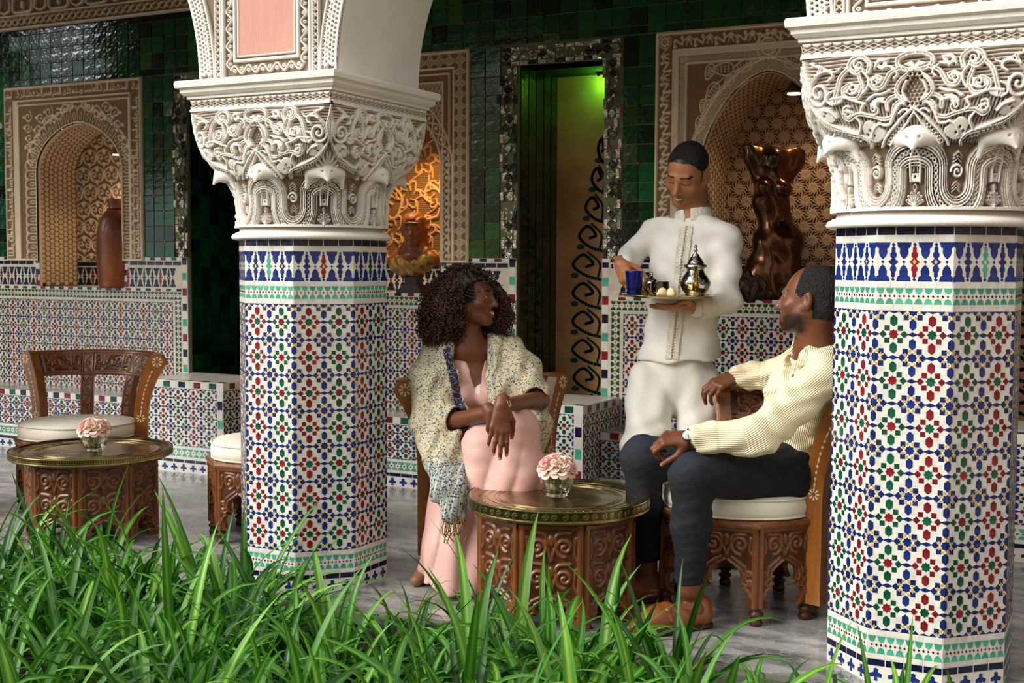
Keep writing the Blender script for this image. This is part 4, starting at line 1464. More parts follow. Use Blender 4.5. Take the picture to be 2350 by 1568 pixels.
# ================================================================ green glazed wall tiles
def green(n, c, v=.3, r=.1):
    m = M('green_glaze_' + n, c, r, var=v, vscale=14, objvar=.3, bump2=.20, b2scale=18, coat=.35, rvar=.06, stretch=(1, 1, 1.4))
    return m
GREENS = [green('deep', '#0b3a1a'), green('leaf', '#145226'), green('mid', '#0f4724'), green('dark', '#06220f'), green('olive', '#26501c'), green('black', '#08170d')]
def wall_tiles():
    cells = []
    T = .0996
    def free(x0, x1, z0, z1):
        for pc, ph, *_ in NICHES:
            if x1 > pc - ph and x0 < pc + ph and z0 < Z_PANEL: return False
        for a, b in DOORS:
            if x1 > a - .104 and x0 < b + .104 and z0 < 2.43: return False
        return True
    def spans():
        """x cuts that respect panels and door frames"""
        cuts = [-8.7]
        for pc, ph, *_ in NICHES: cuts += [pc - ph - .006, pc + ph + .006]
        for a, b in DOORS: cuts += [a - .106, b + .106]
        return sorted(cuts + [0.9])
    cu = spans()
    zrow = [Z_DADO + k * T for k in range(11)] + [2.436]
    zr2 = [2.436 + .045] + [2.481 + T * k for k in range(1, 4)]
    for a, b in zip(cu[:-1], cu[1:]):
        n = max(1, round((b - a) / T)); w = (b - a) / n
        m = (a + b) / 2
        if not free(m - .01, m + .01, 1.5, 1.6): continue
        for k in range(n):
            for z0, z1 in zip(zrow[:-1], zrow[1:]): cells.append((a + k * w, a + (k + 1) * w, z0, z1))
    n = int(9.6 / T)
    for k in range(n):
        for z0, z1 in zip([2.438, 2.481, 2.581, 2.681], [2.481, 2.581, 2.681, 2.781]): cells.append((-8.7 + k * T, -8.7 + (k + 1) * T, z0, z1))
    r = random.Random(3)
    def score(c):
        x, z = (c[0] + c[1]) / 2, (c[2] + c[3]) / 2
        vis = (-7.3 < x < -5.35 or -3.5 < x < -1.2) and z < 2.86 - .0 
        if -3.5 < x < -1.2 and z > 2.66: vis = False
        return (c[1] - c[0]) * (c[3] - c[2]) / (x * x + YW * YW) * (1 if vis else .001)
    cells.sort(key=score, reverse=True)
    mesh_for = {}
    stuff = MB(); dots = MB()
    for i, (x0, x1, z0, z1) in enumerate(cells):
        gi = r.choice([0, 0, 1, 1, 2, 2, 2, 3, 4, 5] if not (x0 > -3.6 and z0 < 2.2) else [1, 1, 2, 2, 4, 0, 0, 3])
        w, h = x1 - x0 - .0035, z1 - z0 - .0035
        P = [(-w / 2, -h / 2), (w / 2, -h / 2), (w / 2, h / 2), (-w / 2, h / 2)]
        if i < 300:
            k = (gi, round(w, 4), round(h, 4))
            if k not in mesh_for:
                mesh_for[k] = MB().prism(P, (0, 0, 0), (1, 0, 0), (0, 0, 1), (0, -1, 0), -.002, .006, 0, .035).mesh('tile', GREENS[gi])
            o = bpy.data.objects.new('tile', mesh_for[k]); COL.objects.link(o); o.parent = wall_back
            o.location = ((x0 + x1) / 2, YW - r.uniform(0, .0015), (z0 + z1) / 2)
            o.rotation_euler = (r.gauss(0, .012), r.gauss(0, .008), r.gauss(0, .012))
        else:
            stuff.prism(P, ((x0 + x1) / 2, YW, (z0 + z1) / 2), (1, r.gauss(0, .012), 0), (0, r.gauss(0, .012), 1), (0, -1, 0), -.002, .006, gi, .035)
        if r.random() < .28 and h > .08:
            dots.prism([(a * .011, b * .011) for a, b in DIA], (x0, YW, z1), (1, 0, 0), (0, 0, 1), (0, -1, 0), 0, .0085, r.choice([0, 0, 1]), .1)
    o = stuff.build('wall_tiles', GREENS, wall_back); tag(o, kind='stuff')
    o = dots.build('corner_insets', [M('glaze_rust', '#7a3a1c', .25, var=.2), GREENS[5]], wall_back); tag(o, kind='stuff')
    bands = MB()
    for k in range(60): bands.box((-8.6 + k * .155, YW - .006, 2.80), (.152, .012, .036))
    o = bands.build('dark_tile_course', GREENS[5], wall_back); tag(o, kind='stuff')
wall_tiles()

# ================================================================ doorways
PEARL = [M('pearl_grey', '#bdbaa8', .14, metal=.55, var=.5, vscale=40, bump2=.8, b2scale=60), M('pearl_rose', '#d9c2ae', .14, metal=.45, var=.5, vscale=40, bump2=.8, b2scale=60),
         M('pearl_green', '#76865c', .14, metal=.5, var=.5, vscale=40, bump2=.8, b2scale=60), M('pearl_dark', '#2c2a24', .12, metal=.4, var=.5, vscale=40, bump2=.8, b2scale=60)]
door_wall = M('ochre_tadelakt', '#d8a46c', .5, var=.22, vscale=2.5, wear=('#b27a48', 3, .45, .75), bump=.08)
stencil = M('stencil_green', '#1c4a35', .7, var=.2)
dark_grout = M('dark_grout', '#12180f', .9)
def doorway(i):
    a, b = DOORS[i]
    zt = 2.325
    names = ('dark doorway left of the first mosaic column, framed in mirror mosaic', 'tall doorway between the woman and the waiter, ochre inside with green arabesques', 'doorway at the right edge behind the near column')
    t = thing('doorway', names[i], 'doorway', (a, YW, 0), 0, 'doorways in the tiled wall')
    W = b - a
    dep = (1.3, .48, .48)[i]
    rev = MB(); r = random.Random(20 + i)
    MB().box((-.06, dep / 2 + .02, zt / 2), (.1, dep, zt)).box((W + .06, dep / 2 + .02, zt / 2), (.1, dep, zt)).box((W / 2, dep / 2 + .02, zt + .05), (W + .2, dep, .1)).build('jambs', dark_grout, t)
    T = .0905
    ny, nz = int(dep / T), int(zt / T)
    for q in (0, 1):
        for j in range(ny):
            for k in range(nz):
                O = (.0005 + q * (W - .001), .02 + (j + .5) * dep / ny, (k + .5) * zt / nz)
                n = (1 - 2 * q, 0, 0)
                rev.prism([(-.043, -.048), (.043, -.048), (.043, .048), (-.043, .048)], O, (0, 1 - 2 * q, r.gauss(0, .006)), (r.gauss(0, .006), 0, 1), n, 0, .006, r.choice([0, 0, 1, 2, 2]), .03)
    o = rev.build('reveal_tiles', [GREENS[0], GREENS[2], GREENS[3]], t); tag(o, kind='stuff')
    # panel at the back
    MB().box((W / 2, dep + .03, zt / 2), (W + .1, .04, zt)).build('back_panel', door_wall if i else GREENS[5], t)
    if i:
        mb = MB(); N = (0, -1, 0)
        def line(P, wd):
            P = np.array(P)
            for p, q in zip(P[:-1], P[1:]):
                d = q - p; L = np.hypot(*d)
                if L < 1e-6: continue
                d /= L; n = np.array([-d[1], d[0]]) * wd / 2
                mb.prism([p - n - d * wd * .3, q - n + d * wd * .3, q + n + d * wd * .3, p + n - d * wd * .3], (0, dep + .010, 0), (1, 0, 0), (0, 0, 1), N, 0, .0016)
        cx = W - .185
        for k in range(11):
            z = .16 + k * .165
            amp = .21 * math.sin(min(1, (k + 1.2) / 4) * PI / 2) * (1 if k < 7 else max(.25, 1 - (k - 6) * .18))
            for q in (-1, 1):
                line(bez([(cx, z), (cx + q * amp * .6, z + .03), (cx + q * amp, z + .09), (cx + q * amp * .7, z + .15), (cx + q * amp * .4, z + .10), (cx + q * amp * .62, z + .08)], 6), .017)
                line(bez([(cx + q * amp * .25, z + .02), (cx + q * amp * .2, z + .10), (cx + q * amp * .55, z + .165)], 6), .013)
                c = (cx + q * amp * .95, z + .03)
                mb.prism([(c[0] + .026 * math.cos(s_), c[1] + .016 * math.sin(s_)) for s_ in np.linspace(0, 2 * PI, 9)[:-1]], (0, dep + .010, 0), (1, 0, 0), (0, 0, 1), N, 0, .0016)
        mb.v = [np.stack([np.clip(v[:, 0], .0, W + .04), v[:, 1], v[:, 2]], 1) for v in mb.v]
        o = mb.build('painted_arabesque', stencil, t); tag(o, 'dark green painted arabesque on ochre')
    if i == 1:
        l = thing('green_downlight', 'small green lamp under the lintel of the tall ochre doorway', 'lamp', (a + W * .62, YW + dep - .06, zt - .018))
        MB().lathe([(0, .018), (.03, .018), (.03, 0), (.022, -.004), (0, -.002)], 16).build('lamp_body', niche_metal, l)
        ld = bpy.data.lights.new('green_light', 'POINT'); ld.energy = .9; ld.color = (.16, 1, .06); ld.shadow_soft_size = .02
        lo = bpy.data.objects.new('green_light', ld); COL.objects.link(lo); lo.parent = l; lo.location = (0, 0, -.03)
    # mosaic frame
    fr = MB(); w = .100; r = random.Random(5)
    def strip(O, U, V, L):
        n = int(L / .052); u = L / n
        O, U, V = (np.array(x, float) for x in (O, U, V))
        N_ = (0, -1, 0)
        def pc(P, m): fr.prism(P, O, U + np.array([0, r.gauss(0, .03), 0]), V + np.array([0, r.gauss(0, .03), 0]), N_, 0, .007, m, .06)
        for k in range(n):
            x0, x1 = k * u + .002, (k + 1) * u - .002
            for y0, y1 in ((.002, .022), (.078, .098)):
                pc([(x0, y0), (x1, y0), (x1, y1), (x0, y1)], r.choice([0, 1, 1, 2, 3, 3]))
            m = (x0 + x1) / 2
            pc([(x0, .05), (m, .026), (x1, .05), (m, .074)], r.choice([0, 2, 3, 3]))
            pc([(x0, .026), (m - .004, .026), (x0, .046)], r.choice([0, 1, 2])); pc([(m + .004, .026), (x1, .026), (x1, .046)], r.choice([0, 1, 2]))
            pc([(x0, .054), (m - .004, .074), (x0, .074)], r.choice([0, 1, 2])); pc([(x1, .054), (x1, .074), (m + .004, .074)], r.choice([0, 1, 2]))
    strip((-w - .002, 0, Z_DADO), (0, 0, 1), (1, 0, 0), zt - Z_DADO); strip((W + .002, 0, Z_DADO), (0, 0, 1), (1, 0, 0), zt - Z_DADO)
    strip((-w, 0, zt), (1, 0, 0), (0, 0, 1), W + 2 * w)
    o = fr.build('mosaic_frame', PEARL, t); tag(o, 'grey mirror mosaic border', kind='stuff')
for i in range(3): doorway(i)

# ================================================================ dado, benches and plinths
ALT = ['white', 'red', 'white', 'green', 'white', 'navy']
X_, Z_ = np.array([1., 0, 0]), np.array([0, 0, 1.])
MY = np.array([0, -1., 0])
dado_white = M('dado_white_tile', '#d6cdb8', 0.25, var=0.08, vscale=12, bump2=0.2, b2scale=22, wear=('#c4b698', 20, .5, .75))
def dado(x0, x1, name_label, seat_z, limit, left_border=True):
    t = thing('tiled_dado', name_label, 'wall tiling', (x0, YW, 0), 0, 'zellige dados along the back wall')
    W = x1 - x0
    nn = [n for n in NICHES if x0 < n[2] < x1][0]
    a, b = nn[2] - nn[3] - x0, nn[2] + nn[3] - x0
    MB().box((W / 2, .012, .528), (W, .044, 1.056)).box((a / 2, .012, 1.166), (a, .044, .2195)).box(((b + W) / 2, .012, 1.166), (W - b, .044, .2195)).build('tile_bed', dado_white, t)
    O = np.array([0, -.010, 0])
    L = []
    L += shift(bricks(W, .02, int(W / .045), ALT), 0, Z_DADO - .02)
    L += shift(bricks(W - .1, .026, int(W / .075), 'navy'), .05, Z_DADO - .052)
    L += shift(lambrequin(W - .2, .125, int(W / .075), ('navy', 'red', 'navy', 'green'), 'navy'), .1, 1.082)
    L += shift(bricks(W - .1, .018, int(W / .045), ALT), .05, 1.056)
    L += shift(zigzag(W - .1, .048, int(W / .034), 'green'), .05, 1.004)
    for q in ((0, 1) if left_border else (1,)):
        xx = W - .045 if q else 0
        L += [(k, [(xx + y, x) for x, y in P][::-1], c, cx, cy) for k, P, c, cx, cy in bricks(Z_DADO, .040, 26, ['white', 'navy', 'white', 'red', 'white', 'teal'])]
        xx = W - .105 if q else .057
        L += [(k, [(xx + y, x) for x, y in P][::-1], c, cx, cy) for k, P, c, cx, cy in zigzag(1.0, .048, 30, 'green')]
    x2, x3 = (.125 if left_border else .0), W - .125
    nu = max(2, round((x3 - x2) / .1)); nv = max(2, round((.985 - seat_z) / .122))
    L += shift(zellige(x3 - x2, nv * .122, nu, nv, fat=1.14), x2, .985 - nv * .122)
    L = [q for q in L if not (min(p[1] for p in q[1]) > 1.07 and max(p[0] for p in q[1]) > a and min(p[0] for p in q[1]) < b)]
    for xx in (a - .042, b + .002):
        L += [(k, [(xx + y, 1.076 + x) for x, y in P][::-1], c, cx, cy) for k, P, c, cx, cy in bricks(.195, .040, 5, ['red', 'white', 'navy', 'white', 'green'])]
    tile_fields([(O, X_, Z_, MY, 1, L)], t, limit, lambda f, tl: tl[2] != 'white' and (x0 + tl[3] > -7.3))
    return t
dado(-8.4, -5.43, 'mosaic dado at the left, below the clay jar niche', Z_BE, 150)
dado(-4.92, -3.077, 'mosaic dado behind the woman, below the veiled bust niche', Z_BE, 120)
dado(-2.566, -.73, 'mosaic dado behind the waiter and the seated man', Z_BE, 220)
def far_dado():
    x0, W = -.22, 2.6
    o = MB().box((x0 + W / 2, YW - .005, Z_DADO / 2), (W, .03, Z_DADO)).build('trim_2', dado_white); tag(o, kind='structure')
    L = shift(lambrequin(W, .125, 30, ('navy', 'red', 'navy'), 'navy'), 0, 1.082) + shift(zigzag(W, .048, 70, 'green'), 0, 1.004) + shift(zellige(W, .976, 26, 8, fat=1.14), 0, .009)
    tile_fields([(np.array([x0, YW - .020, 0]), X_, Z_, MY, 1, L)], o, 0)
far_dado()
def block_front(W, H, n_cols, top_n):
    """field for a bench front: crosses, navy line, green zigzag, main field, top edge"""
    L = []
    L += shift(crosses(W, .05, max(2, int(W / .07))), 0, .004)
    L += shift(bricks(W, .020, max(2, int(W / .075)), 'navy'), 0, .058)
    L += shift(zigzag(W, .046, max(2, int(W / .042))), 0, .095)
    f0, f1 = .158, H - .045
    nv = max(1, round((f1 - f0) / .125))
    L += shift(zellige(W, f1 - f0, n_cols, nv, True, fat=1.1), 0, f0)
    L += shift(bricks(W, .038, top_n, ALT, .03), 0, H - .041)
    return L
marble_top = M('bench_marble', '#a9a9a6', .18, var=.25, vscale=14, wear=('#6f7072', 9, .45, .65))
def bench(x0, x1, label, limit):
    t = thing('tiled_bench', label, 'bench', (x0, Y_BE, 0), 0, 'low tiled benches along the wall')
    W = x1 - x0
    MB().box((W / 2, (YW - .012 - Y_BE) / 2 + .004, Z_BE / 2 - .006), (W, YW - .016 - Y_BE, Z_BE - .012)).build('body', white_tile, t)
    MB().box((W / 2, (YW - .012 - Y_BE) / 2 + .004, Z_BE - .006), (W, YW - .016 - Y_BE, .012)).build('seat_slab', marble_top, t)
    tile_fields([(np.array([0, .004, 0]), X_, Z_, MY, 1, block_front(W, Z_BE, max(2, round(W / .105)), max(4, int(W / .05))))], t, limit, lambda f, tl: tl[2] != 'white')
bench(-8.4, PLINTHS[0][0] - .004, 'low tiled bench along the wall at the left, behind the empty chair', 120)
bench(PLINTHS[0][1] + .004, PLINTHS[1][0] - .004, 'low tiled bench along the wall behind the woman', 120)
bench(PLINTHS[1][1] + .004, PLINTHS[2][0] - .004, 'low tiled bench along the wall behind the waiter', 160)
def plinth(i, label, limit):
    x0, x1 = PLINTHS[i]
    t = thing('tiled_plinth', label, 'plinth', (x0, Y_PL, 0), 0, 'tiled blocks before the doorways')
    W, D = x1 - x0, YW - .03 - Y_PL
    MB().box((W / 2, D / 2, Z_PL / 2), (W, D, Z_PL)).build('body', white_tile, t)
    f = [(np.zeros(3), X_, Z_, MY, 1, block_front(W - .05, Z_PL, 5, 10) + [(k, [(W - .045 + y, x) for x, y in P][::-1], c, a, b) for k, P, c, a, b in bricks(Z_PL - .05, .040, 9, ['white', 'navy', 'white', 'red', 'white', 'teal'], .02)]),
         (np.array([W, 0, 0]), np.array([0, 1., 0]), Z_, X_, .4, block_front(D, Z_PL, 4, 9)),
         (np.array([0, 0, Z_PL]), X_, np.array([0, 1., 0]), Z_, .3, bricks(W, .05, 10, ALT, .03))]
    tile_fields(f, t, limit, lambda fi, tl: tl[2] != 'white')
plinth(0, 'tiled block before the dark doorway at the left', 150)
plinth(1, 'tiled block before the tall ochre doorway, right of the woman', 220)
plinth(2, 'tiled block at the right edge behind the near column', 60)

# ================================================================ carved furniture
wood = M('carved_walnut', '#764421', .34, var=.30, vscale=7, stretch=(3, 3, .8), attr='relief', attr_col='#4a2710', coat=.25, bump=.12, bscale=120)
wood_plain = M('walnut', '#7b4822', .32, var=.28, vscale=9, stretch=(6, 6, .7), coat=.3, bump=.08, bscale=90)
wood_light = M('walnut_light', '#985b24', .32, var=.22, vscale=9, stretch=(6, 6, .7), coat=.3)
wood_dark = M('walnut_dark', '#4a2410', .4, var=.25, vscale=9)
bone = M('bone_inlay', '#e9d8b0', .4, var=.08)
cushion_m = M('cushion_cotton', '#e4ddcd', .9, var=.05, vscale=12, bump=.25, bscale=300)
PB = {}
def arch_cut(s, H, w, h, n=10):
    """half profile of the notched ogee opening, from the bottom edge up to the point"""
    return [(w * .70, 0), (w * .90, h * .10), (w, h * .24), (w * .86, h * .38), (w * .62, h * .42), (w * .80, h * .47), (w * .60, h * .54), (w * .66, h * .66), (w * .58, h * .80), (w * .30, h * .90), (0, h)]
def base_panel(key, s, H, w, h, rows):
    """carved board of one side of an eight-sided base: (board mesh, carving mesh)"""
    if key in PB: return PB[key]
    half = arch_cut(s, H, w, h)
    opening = [(s / 2 + x, z) for x, z in half] + [(s / 2 - x, z) for x, z in half[-2::-1]]
    poly = [(0, .03), (s * .06, .008), (s * .18, 0)] + [(s - q[0], q[1]) for q in opening][:0]
    poly = [(0, .0), (opening[-1][0], 0)] + [(x, z) for x, z in opening[::-1][1:]] + [(s, 0), (s, H), (0, H)]
    board = MB().prism(poly, (-s / 2, 0, 0), (1, 0, 0), (0, 0, 1), (0, -1, 0), -.022, 0)
    board.add([(-s / 2 + x, .022, z) for x, z in poly], [tuple(range(len(poly)))[::-1]])
    bm = board.mesh('panel', wood_plain)
    cv = Carve(s, H, .0038)
    c = s / 2
    e = .013
    cv.stroke([(e, .004), (e, H - .004)], .017, 1, .1); cv.stroke([(s - e, .004), (s - e, H - .004)], .017, 1, .1)
    cv.stroke([(0, H - .010), (s, H - .010)], .018, 1, .1)
    for q in (-1, 1):
        cv.stroke([(c + q * (x + .008), z) for x, z in half[2:]], .011, 1)
        cv.stroke([(c + q * (x + .020), z + .010) for x, z in half[5:]], .008, .9)
    z0 = h + .015
    hh = (H - .025 - z0) / rows
    for r in range(rows):
        zc = z0 + hh * (r + .5)
        for q in (-1, 1):
            cv.stroke(spiral(c + q * s * .21, zc, .004, min(s * .15, hh * .42), 1.5, PI / 2 + (0 if q > 0 else 0)) * [1, 1] if q > 0 else np.stack([2 * c - spiral(c + s * .21, zc, .004, min(s * .15, hh * .42), 1.5, PI / 2)[:, 0], spiral(c + s * .21, zc, .004, min(s * .15, hh * .42), 1.5, PI / 2)[:, 1]], 1), .010, 1)
            cv.stroke(bez([(c, zc - hh * .45), (c + q * s * .06, zc), (c + q * s * .10, zc + hh * .4), (c + q * s * .3, zc + hh * .47)], 8), .009, .9)
            cv.stroke(bez([(c + q * s * .42, zc - hh * .45), (c + q * s * .36, zc - hh * .2), (c + q * s * .38, zc + hh * .3)], 8), .008, .85)
        cv.disc(c, zc + hh * .2, .010, .9, .018)
    for q in (-1, 1):                        # leaf ends beside the opening
        for k in range(4):
            z = h * (.12 + .2 * k)
            x = c + q * (np.interp(z, [p[1] for p in half], [p[0] for p in half]) + .03)
            if abs(x - c) < s / 2 - .028: cv.stroke(spiral(x, z, .002, .012, 1.1, k), .007, .9)
    O = np.array([s / 2, 0])
    zs = np.array([p[1] for p in half]); xs = np.array([p[0] for p in half])
    msk = lambda X, Y: (np.abs(X - c) > np.interp(Y, zs, xs, right=-1)) 
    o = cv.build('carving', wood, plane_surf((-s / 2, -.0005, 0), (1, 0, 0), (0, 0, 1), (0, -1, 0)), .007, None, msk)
    cm = o.data; bpy.data.objects.remove(o)
    PB[key] = (bm, cm)
    return PB[key]
def octagon_base(t, key, a, H, z0, w, h, rows, turn=0):
    s = 2 * a * math.tan(PI / 8)
    bm, cm = base_panel(key, s, H, w, h, rows)
    for k in range(8):
        ang = k * PI / 4 + turn
        o = link(bpy.data.objects.new('panel', bm), t)
        o.matrix_local = Matrix.Rotation(ang, 4, 'Z') @ Matrix.Translation((0, -a, z0))
        link(bpy.data.objects.new('carving', cm), o)
def foot_mesh():
    if 'foot' not in PB:
        PB['foot'] = MB().lathe([(0, .07), (.026, .07), (.028, .062), (.017, .056), (.016, .050), (.025, .044), (.026, .036), (.018, .030), (.020, .020), (.025, .012), (.020, .0), (0, 0)], 14).mesh('foot', wood_dark)
    return PB['foot']

RZ = np.array([.30, .44, .50, .56, .62, .675, .72, .77])
RC = np.array([.306, .306, .310, .320, .336, .358, .381, .404])
def rc(z): return np.interp(z, RZ, RC)
def flower(mb, c, U, V, N, r):
    for k in range(8):
        a = k * PI / 4
        u, v = math.cos(a), math.sin(a)
        P = [(u * r * .32 - v * r * .06, v * r * .32 + u * r * .06), (u * r * .32 + v * r * .06, v * r * .32 - u * r * .06), (u * r * .92 + v * r * .2, v * r * .92 - u * r * .2), (u * r, v * r), (u * r * .92 - v * r * .2, v * r * .92 + u * r * .2)]
        mb.prism(P, c, U, V, N, -.001, .0012)
def build_chair(name, label, loc, rz):
    t = thing(name, label, 'chair', (*loc, 0), rz, 'carved round-backed chairs')
    a = .272; s = 2 * a * math.tan(PI / 8)
    octagon_base(t, 'chair', a, .285, .062, s * .36, .165, 1)
    for k in range(8):
        o = link(bpy.data.objects.new('foot', foot_mesh()), t)
        an = k * PI / 4 + PI / 8
        o.location = (.272 * math.sin(an), -.272 * math.cos(an), 0)
    # seat board with rounded edge
    ro = a / math.cos(PI / 8)
    V = []; prof = [(1.0, .340), (1.045, .343), (1.055, .352), (1.045, .362), (1.0, .366)]
    Fc = []
    for f, z in prof: V += [(ro * f * math.sin(k * PI / 4 + PI / 8), -ro * f * math.cos(k * PI / 4 + PI / 8), z) for k in range(8)]
    for i in range(len(prof) - 1):
        for k in range(8): Fc.append((i * 8 + k, i * 8 + (k + 1) % 8, (i + 1) * 8 + (k + 1) % 8, (i + 1) * 8 + k))
    MB().add(V, Fc).add(V[:8], [tuple(range(8))[::-1]]).add(V[-8:], [tuple(range(8))]).build('seat', wood_plain, t)
    # flared end posts with bone inlay
    for q in (-1, 1):
        ph = q * math.radians(67.5)
        e = np.array([math.sin(ph), math.cos(ph), 0]); f = np.array([-q * e[1], q * e[0], 0]) * (-1)     # f: towards the front
        if f[1] > 0: f = -f
        zz = np.linspace(.062, .742, 22)
        hw = np.interp(zz, [.06, .44, .58, .69, .75], [.033, .034, .036, .041, .046])
        cen = rc(np.maximum(zz, .3)) + .004
        tilt = np.gradient(cen, zz)
        L = [(c_ - w_ / np.hypot(1, t_), z + w_ * t_ / np.hypot(1, t_)) for c_, w_, z, t_ in zip(cen, hw, zz, tilt)]
        Rr = [(c_ + w_ / np.hypot(1, t_), z - w_ * t_ / np.hypot(1, t_)) for c_, w_, z, t_ in zip(cen, hw, zz, tilt)]
        top = np.array(L[-1]), np.array(Rr[-1]); mid = (top[0] + top[1]) / 2; ax = (top[1] - top[0]) / 2; up = np.array([-ax[1], ax[0]])
        if up[1] < 0: up = -up
        cap = [tuple(mid + ax * math.cos(t_) + up * math.sin(t_) * .8) for t_ in np.linspace(0, PI, 9)[1:-1]]
        n = len(zz)
        mb = MB()
        for d0, sg in ((.024, 1), (-.024, -1)):
            ring = Rr + cap + L[::-1]
        ring = Rr + cap + L[::-1]
        P = np.array([e * x + np.array([0, 0, z]) for x, z in ring])
        A, B = P + f * .024, P - f * .024
        k = len(ring)
        mb.add(np.concatenate([A, B]), [(i, (i + 1) % k, k + (i + 1) % k, k + i) for i in range(k)], 0)
        for side, sg in ((A, 1), (B, -1)):       # faces as a ladder of quads plus the rounded end
            fs = []
            for i in range(n - 1):
                qd = (i, i + 1, k - 2 - i, k - 1 - i)
                fs.append(qd)
            fs.append(tuple(range(n - 1, n + len(cap) + 1)))
            mb.add(side, fs, 1 if sg > 0 else 0)
        post = mb.build('end_post', [wood_plain, wood_light], t)
        il = MB()
        c3 = lambda i, off=.0: e * cen[i] + np.array([0, 0, zz[i]]) + f * .0242
        flower(il, e * mid[0] + np.array([0, 0, mid[1] - .004]) + f * .0242, e, Z_, f, .027)
        flower(il, c3(12) * 0 + e * np.interp(.452, zz, cen) + np.array([0, 0, .452]) + f * .0242, e, Z_, f, .022)
        zs = np.arange(.485, .705, .0225)
        for j, z in enumerate(zs):
            c_ = np.interp(z, zz, cen); t_ = np.interp(z, zz, tilt)
            v = np.array([t_, 1]) / np.hypot(t_, 1)
            ln, wd = ((.015, .0042) if j % 4 == 0 else (.0075, .0055))
            il.prism([(0, -ln), (wd, 0), (0, ln), (-wd, 0)], e * c_ + np.array([0, 0, z]) + f * .0242, np.array([e[0] * v[1], e[1] * v[1], -v[0]]), e * v[0] + Z_ * v[1], f, -.001, .0012)
        o = il.build('bone_inlay', bone, post); tag(o, 'ivory flower and dot inlay', kind='stuff')
        cvp = Carve(.046, .30, .004)           # carved inner edge
        vine(cvp, (.023, .01), (.023, .29), .010, 9, .006)
    # middle posts
    for ph in (-22.5, 22.5):
        p = math.radians(ph)
        e = np.array([math.sin(p), math.cos(p), 0]); g = np.array([e[1], -e[0], 0])
        cv = Carve(.062, .41, .004)
        cv.stroke([(.005, 0), (.005, .44)], .008, 1, .1); cv.stroke([(.057, 0), (.057, .44)], .008, 1, .1)
        vine(cv, (.031, .01), (.031, .43), .014, 8, .007)
        def surf(x, y, e=e, g=g):
            z = .355 + y
            r = rc(z) - .014
            P = e * r[:, None] + g * (x - .031)[:, None] + np.array([0, 0, 1.]) * z[:, None]
            return P, np.broadcast_to(-e, P.shape)
        mb = MB(); zz = np.linspace(.35, .77, 14)
        V = []
        for z in zz:
            r = rc(z)
            for dr, dg in ((-.0145, -.033), (-.0145, .033), (.020, .033), (.020, -.033)): V.append(e * (r + dr) + g * dg + np.array([0, 0, z]))
        mb.add(V, [(i * 4 + j, i * 4 + (j + 1) % 4, i * 4 + 4 + (j + 1) % 4, i * 4 + 4 + j) for i in range(len(zz) - 1) for j in range(4)] + [(0, 1, 2, 3), tuple(len(V) - 4 + j for j in (3, 2, 1, 0))])
        post = mb.build('back_post', wood_plain, t)
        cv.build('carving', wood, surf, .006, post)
    # curved top rail with three carved fields
    z0, z1 = .645, .772
    A0 = math.radians(66.5)
    Wd = 2 * A0 * .35
    cv = Carve(Wd, z1 - z0, .0042)
    cv.stroke([(0, .008), (Wd, .008)], .016, 1, .1); cv.stroke([(0, z1 - z0 - .008), (Wd, z1 - z0 - .008)], .016, 1, .1)
    for c_, hw_ in ((.175, .095), (.5, .105), (.825, .095)):
        x = c_ * Wd
        cv.frame(x - hw_ * .95, .022, x + hw_ * .95, z1 - z0 - .022, .009, 1.0)
        for dx in (-.5, .5): scroll_pair(cv, x + dx * hw_, (z1 - z0) / 2, hw_ * .9, .085, .009)
        cv.disc(x, (z1 - z0) / 2, .014, 1)
    def rsurf(x, y):
        an = (x / Wd - .5) * 2 * A0; z = z0 + y
        r = rc(z) - .013
        P = np.stack([r * np.sin(an), r * np.cos(an), z], 1)
        N_ = np.stack([-np.sin(an), -np.cos(an), np.full_like(an, .3)], 1); N_ /= np.linalg.norm(N_, axis=1)[:, None]
        return P, N_
    mb = MB(); na = 40; V = []
    for i in range(na + 1):
        an = (i / na - .5) * 2 * A0
        for z, dr in ((z0, -.012), (.69, -.012), (.73, -.012), (z1, -.012), (z1 + .004, .0), (z1, .022), (.73, .018), (.69, .016), (z0, .014)):
            r = rc(z) + dr; V.append((r * math.sin(an), r * math.cos(an), z))
    k = 9
    mb.add(V, [(i * k + j, i * k + (j + 1) % k, (i + 1) * k + (j + 1) % k, (i + 1) * k + j) for i in range(na) for j in range(k)], 0, False)
    mb.add(V[:k], [tuple(range(k))]); mb.add(V[-k:], [tuple(range(k))[::-1]])
    rail = mb.build('top_rail', wood_plain, t)
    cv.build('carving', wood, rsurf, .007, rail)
    return t
def build_cushion(label, loc, rz, z=.367, r=.280, h=.075):
    t = thing('seat_cushion', label, 'cushion', (*loc, z), rz, 'round chair cushions')
    prof = [(0, 0), (r * .9, .0), (r * .985, .006), (r * 1.005, h * .3), (r * 1.01, h * .55), (r * .985, h - .008), (r * .93, h + .002), (r * .6, h + .012), (0, h + .016)]
    wob = lambda a, u: 1 + .012 * math.sin(5 * a + 1) * (0 if u < .05 or u > .95 else 1)
    MB().lathe(prof, 56, wob=wob).build('cover', cushion_m, t)
    for zz, rr in ((.005, .99), (h - .006, .993)):
        MB().tube([(r * rr * wob(a, .5) * math.cos(a), r * rr * wob(a, .5) * math.sin(a), zz) for a in np.linspace(0, 2 * PI, 57)], .0042, 6, cap=False).build('piping', cushion_m, t)
    return t
CH1, CH2, CH3, CHB = ((-4.78, 4.50), math.radians(15)), ((-2.32, 4.43), math.radians(57)), ((-1.290, 4.36), math.radians(-39)), ((-3.53, 4.48), math.radians(-40))
c = build_chair('carved_chair', 'empty carved wooden chair at the left behind the brass table', *CH1)
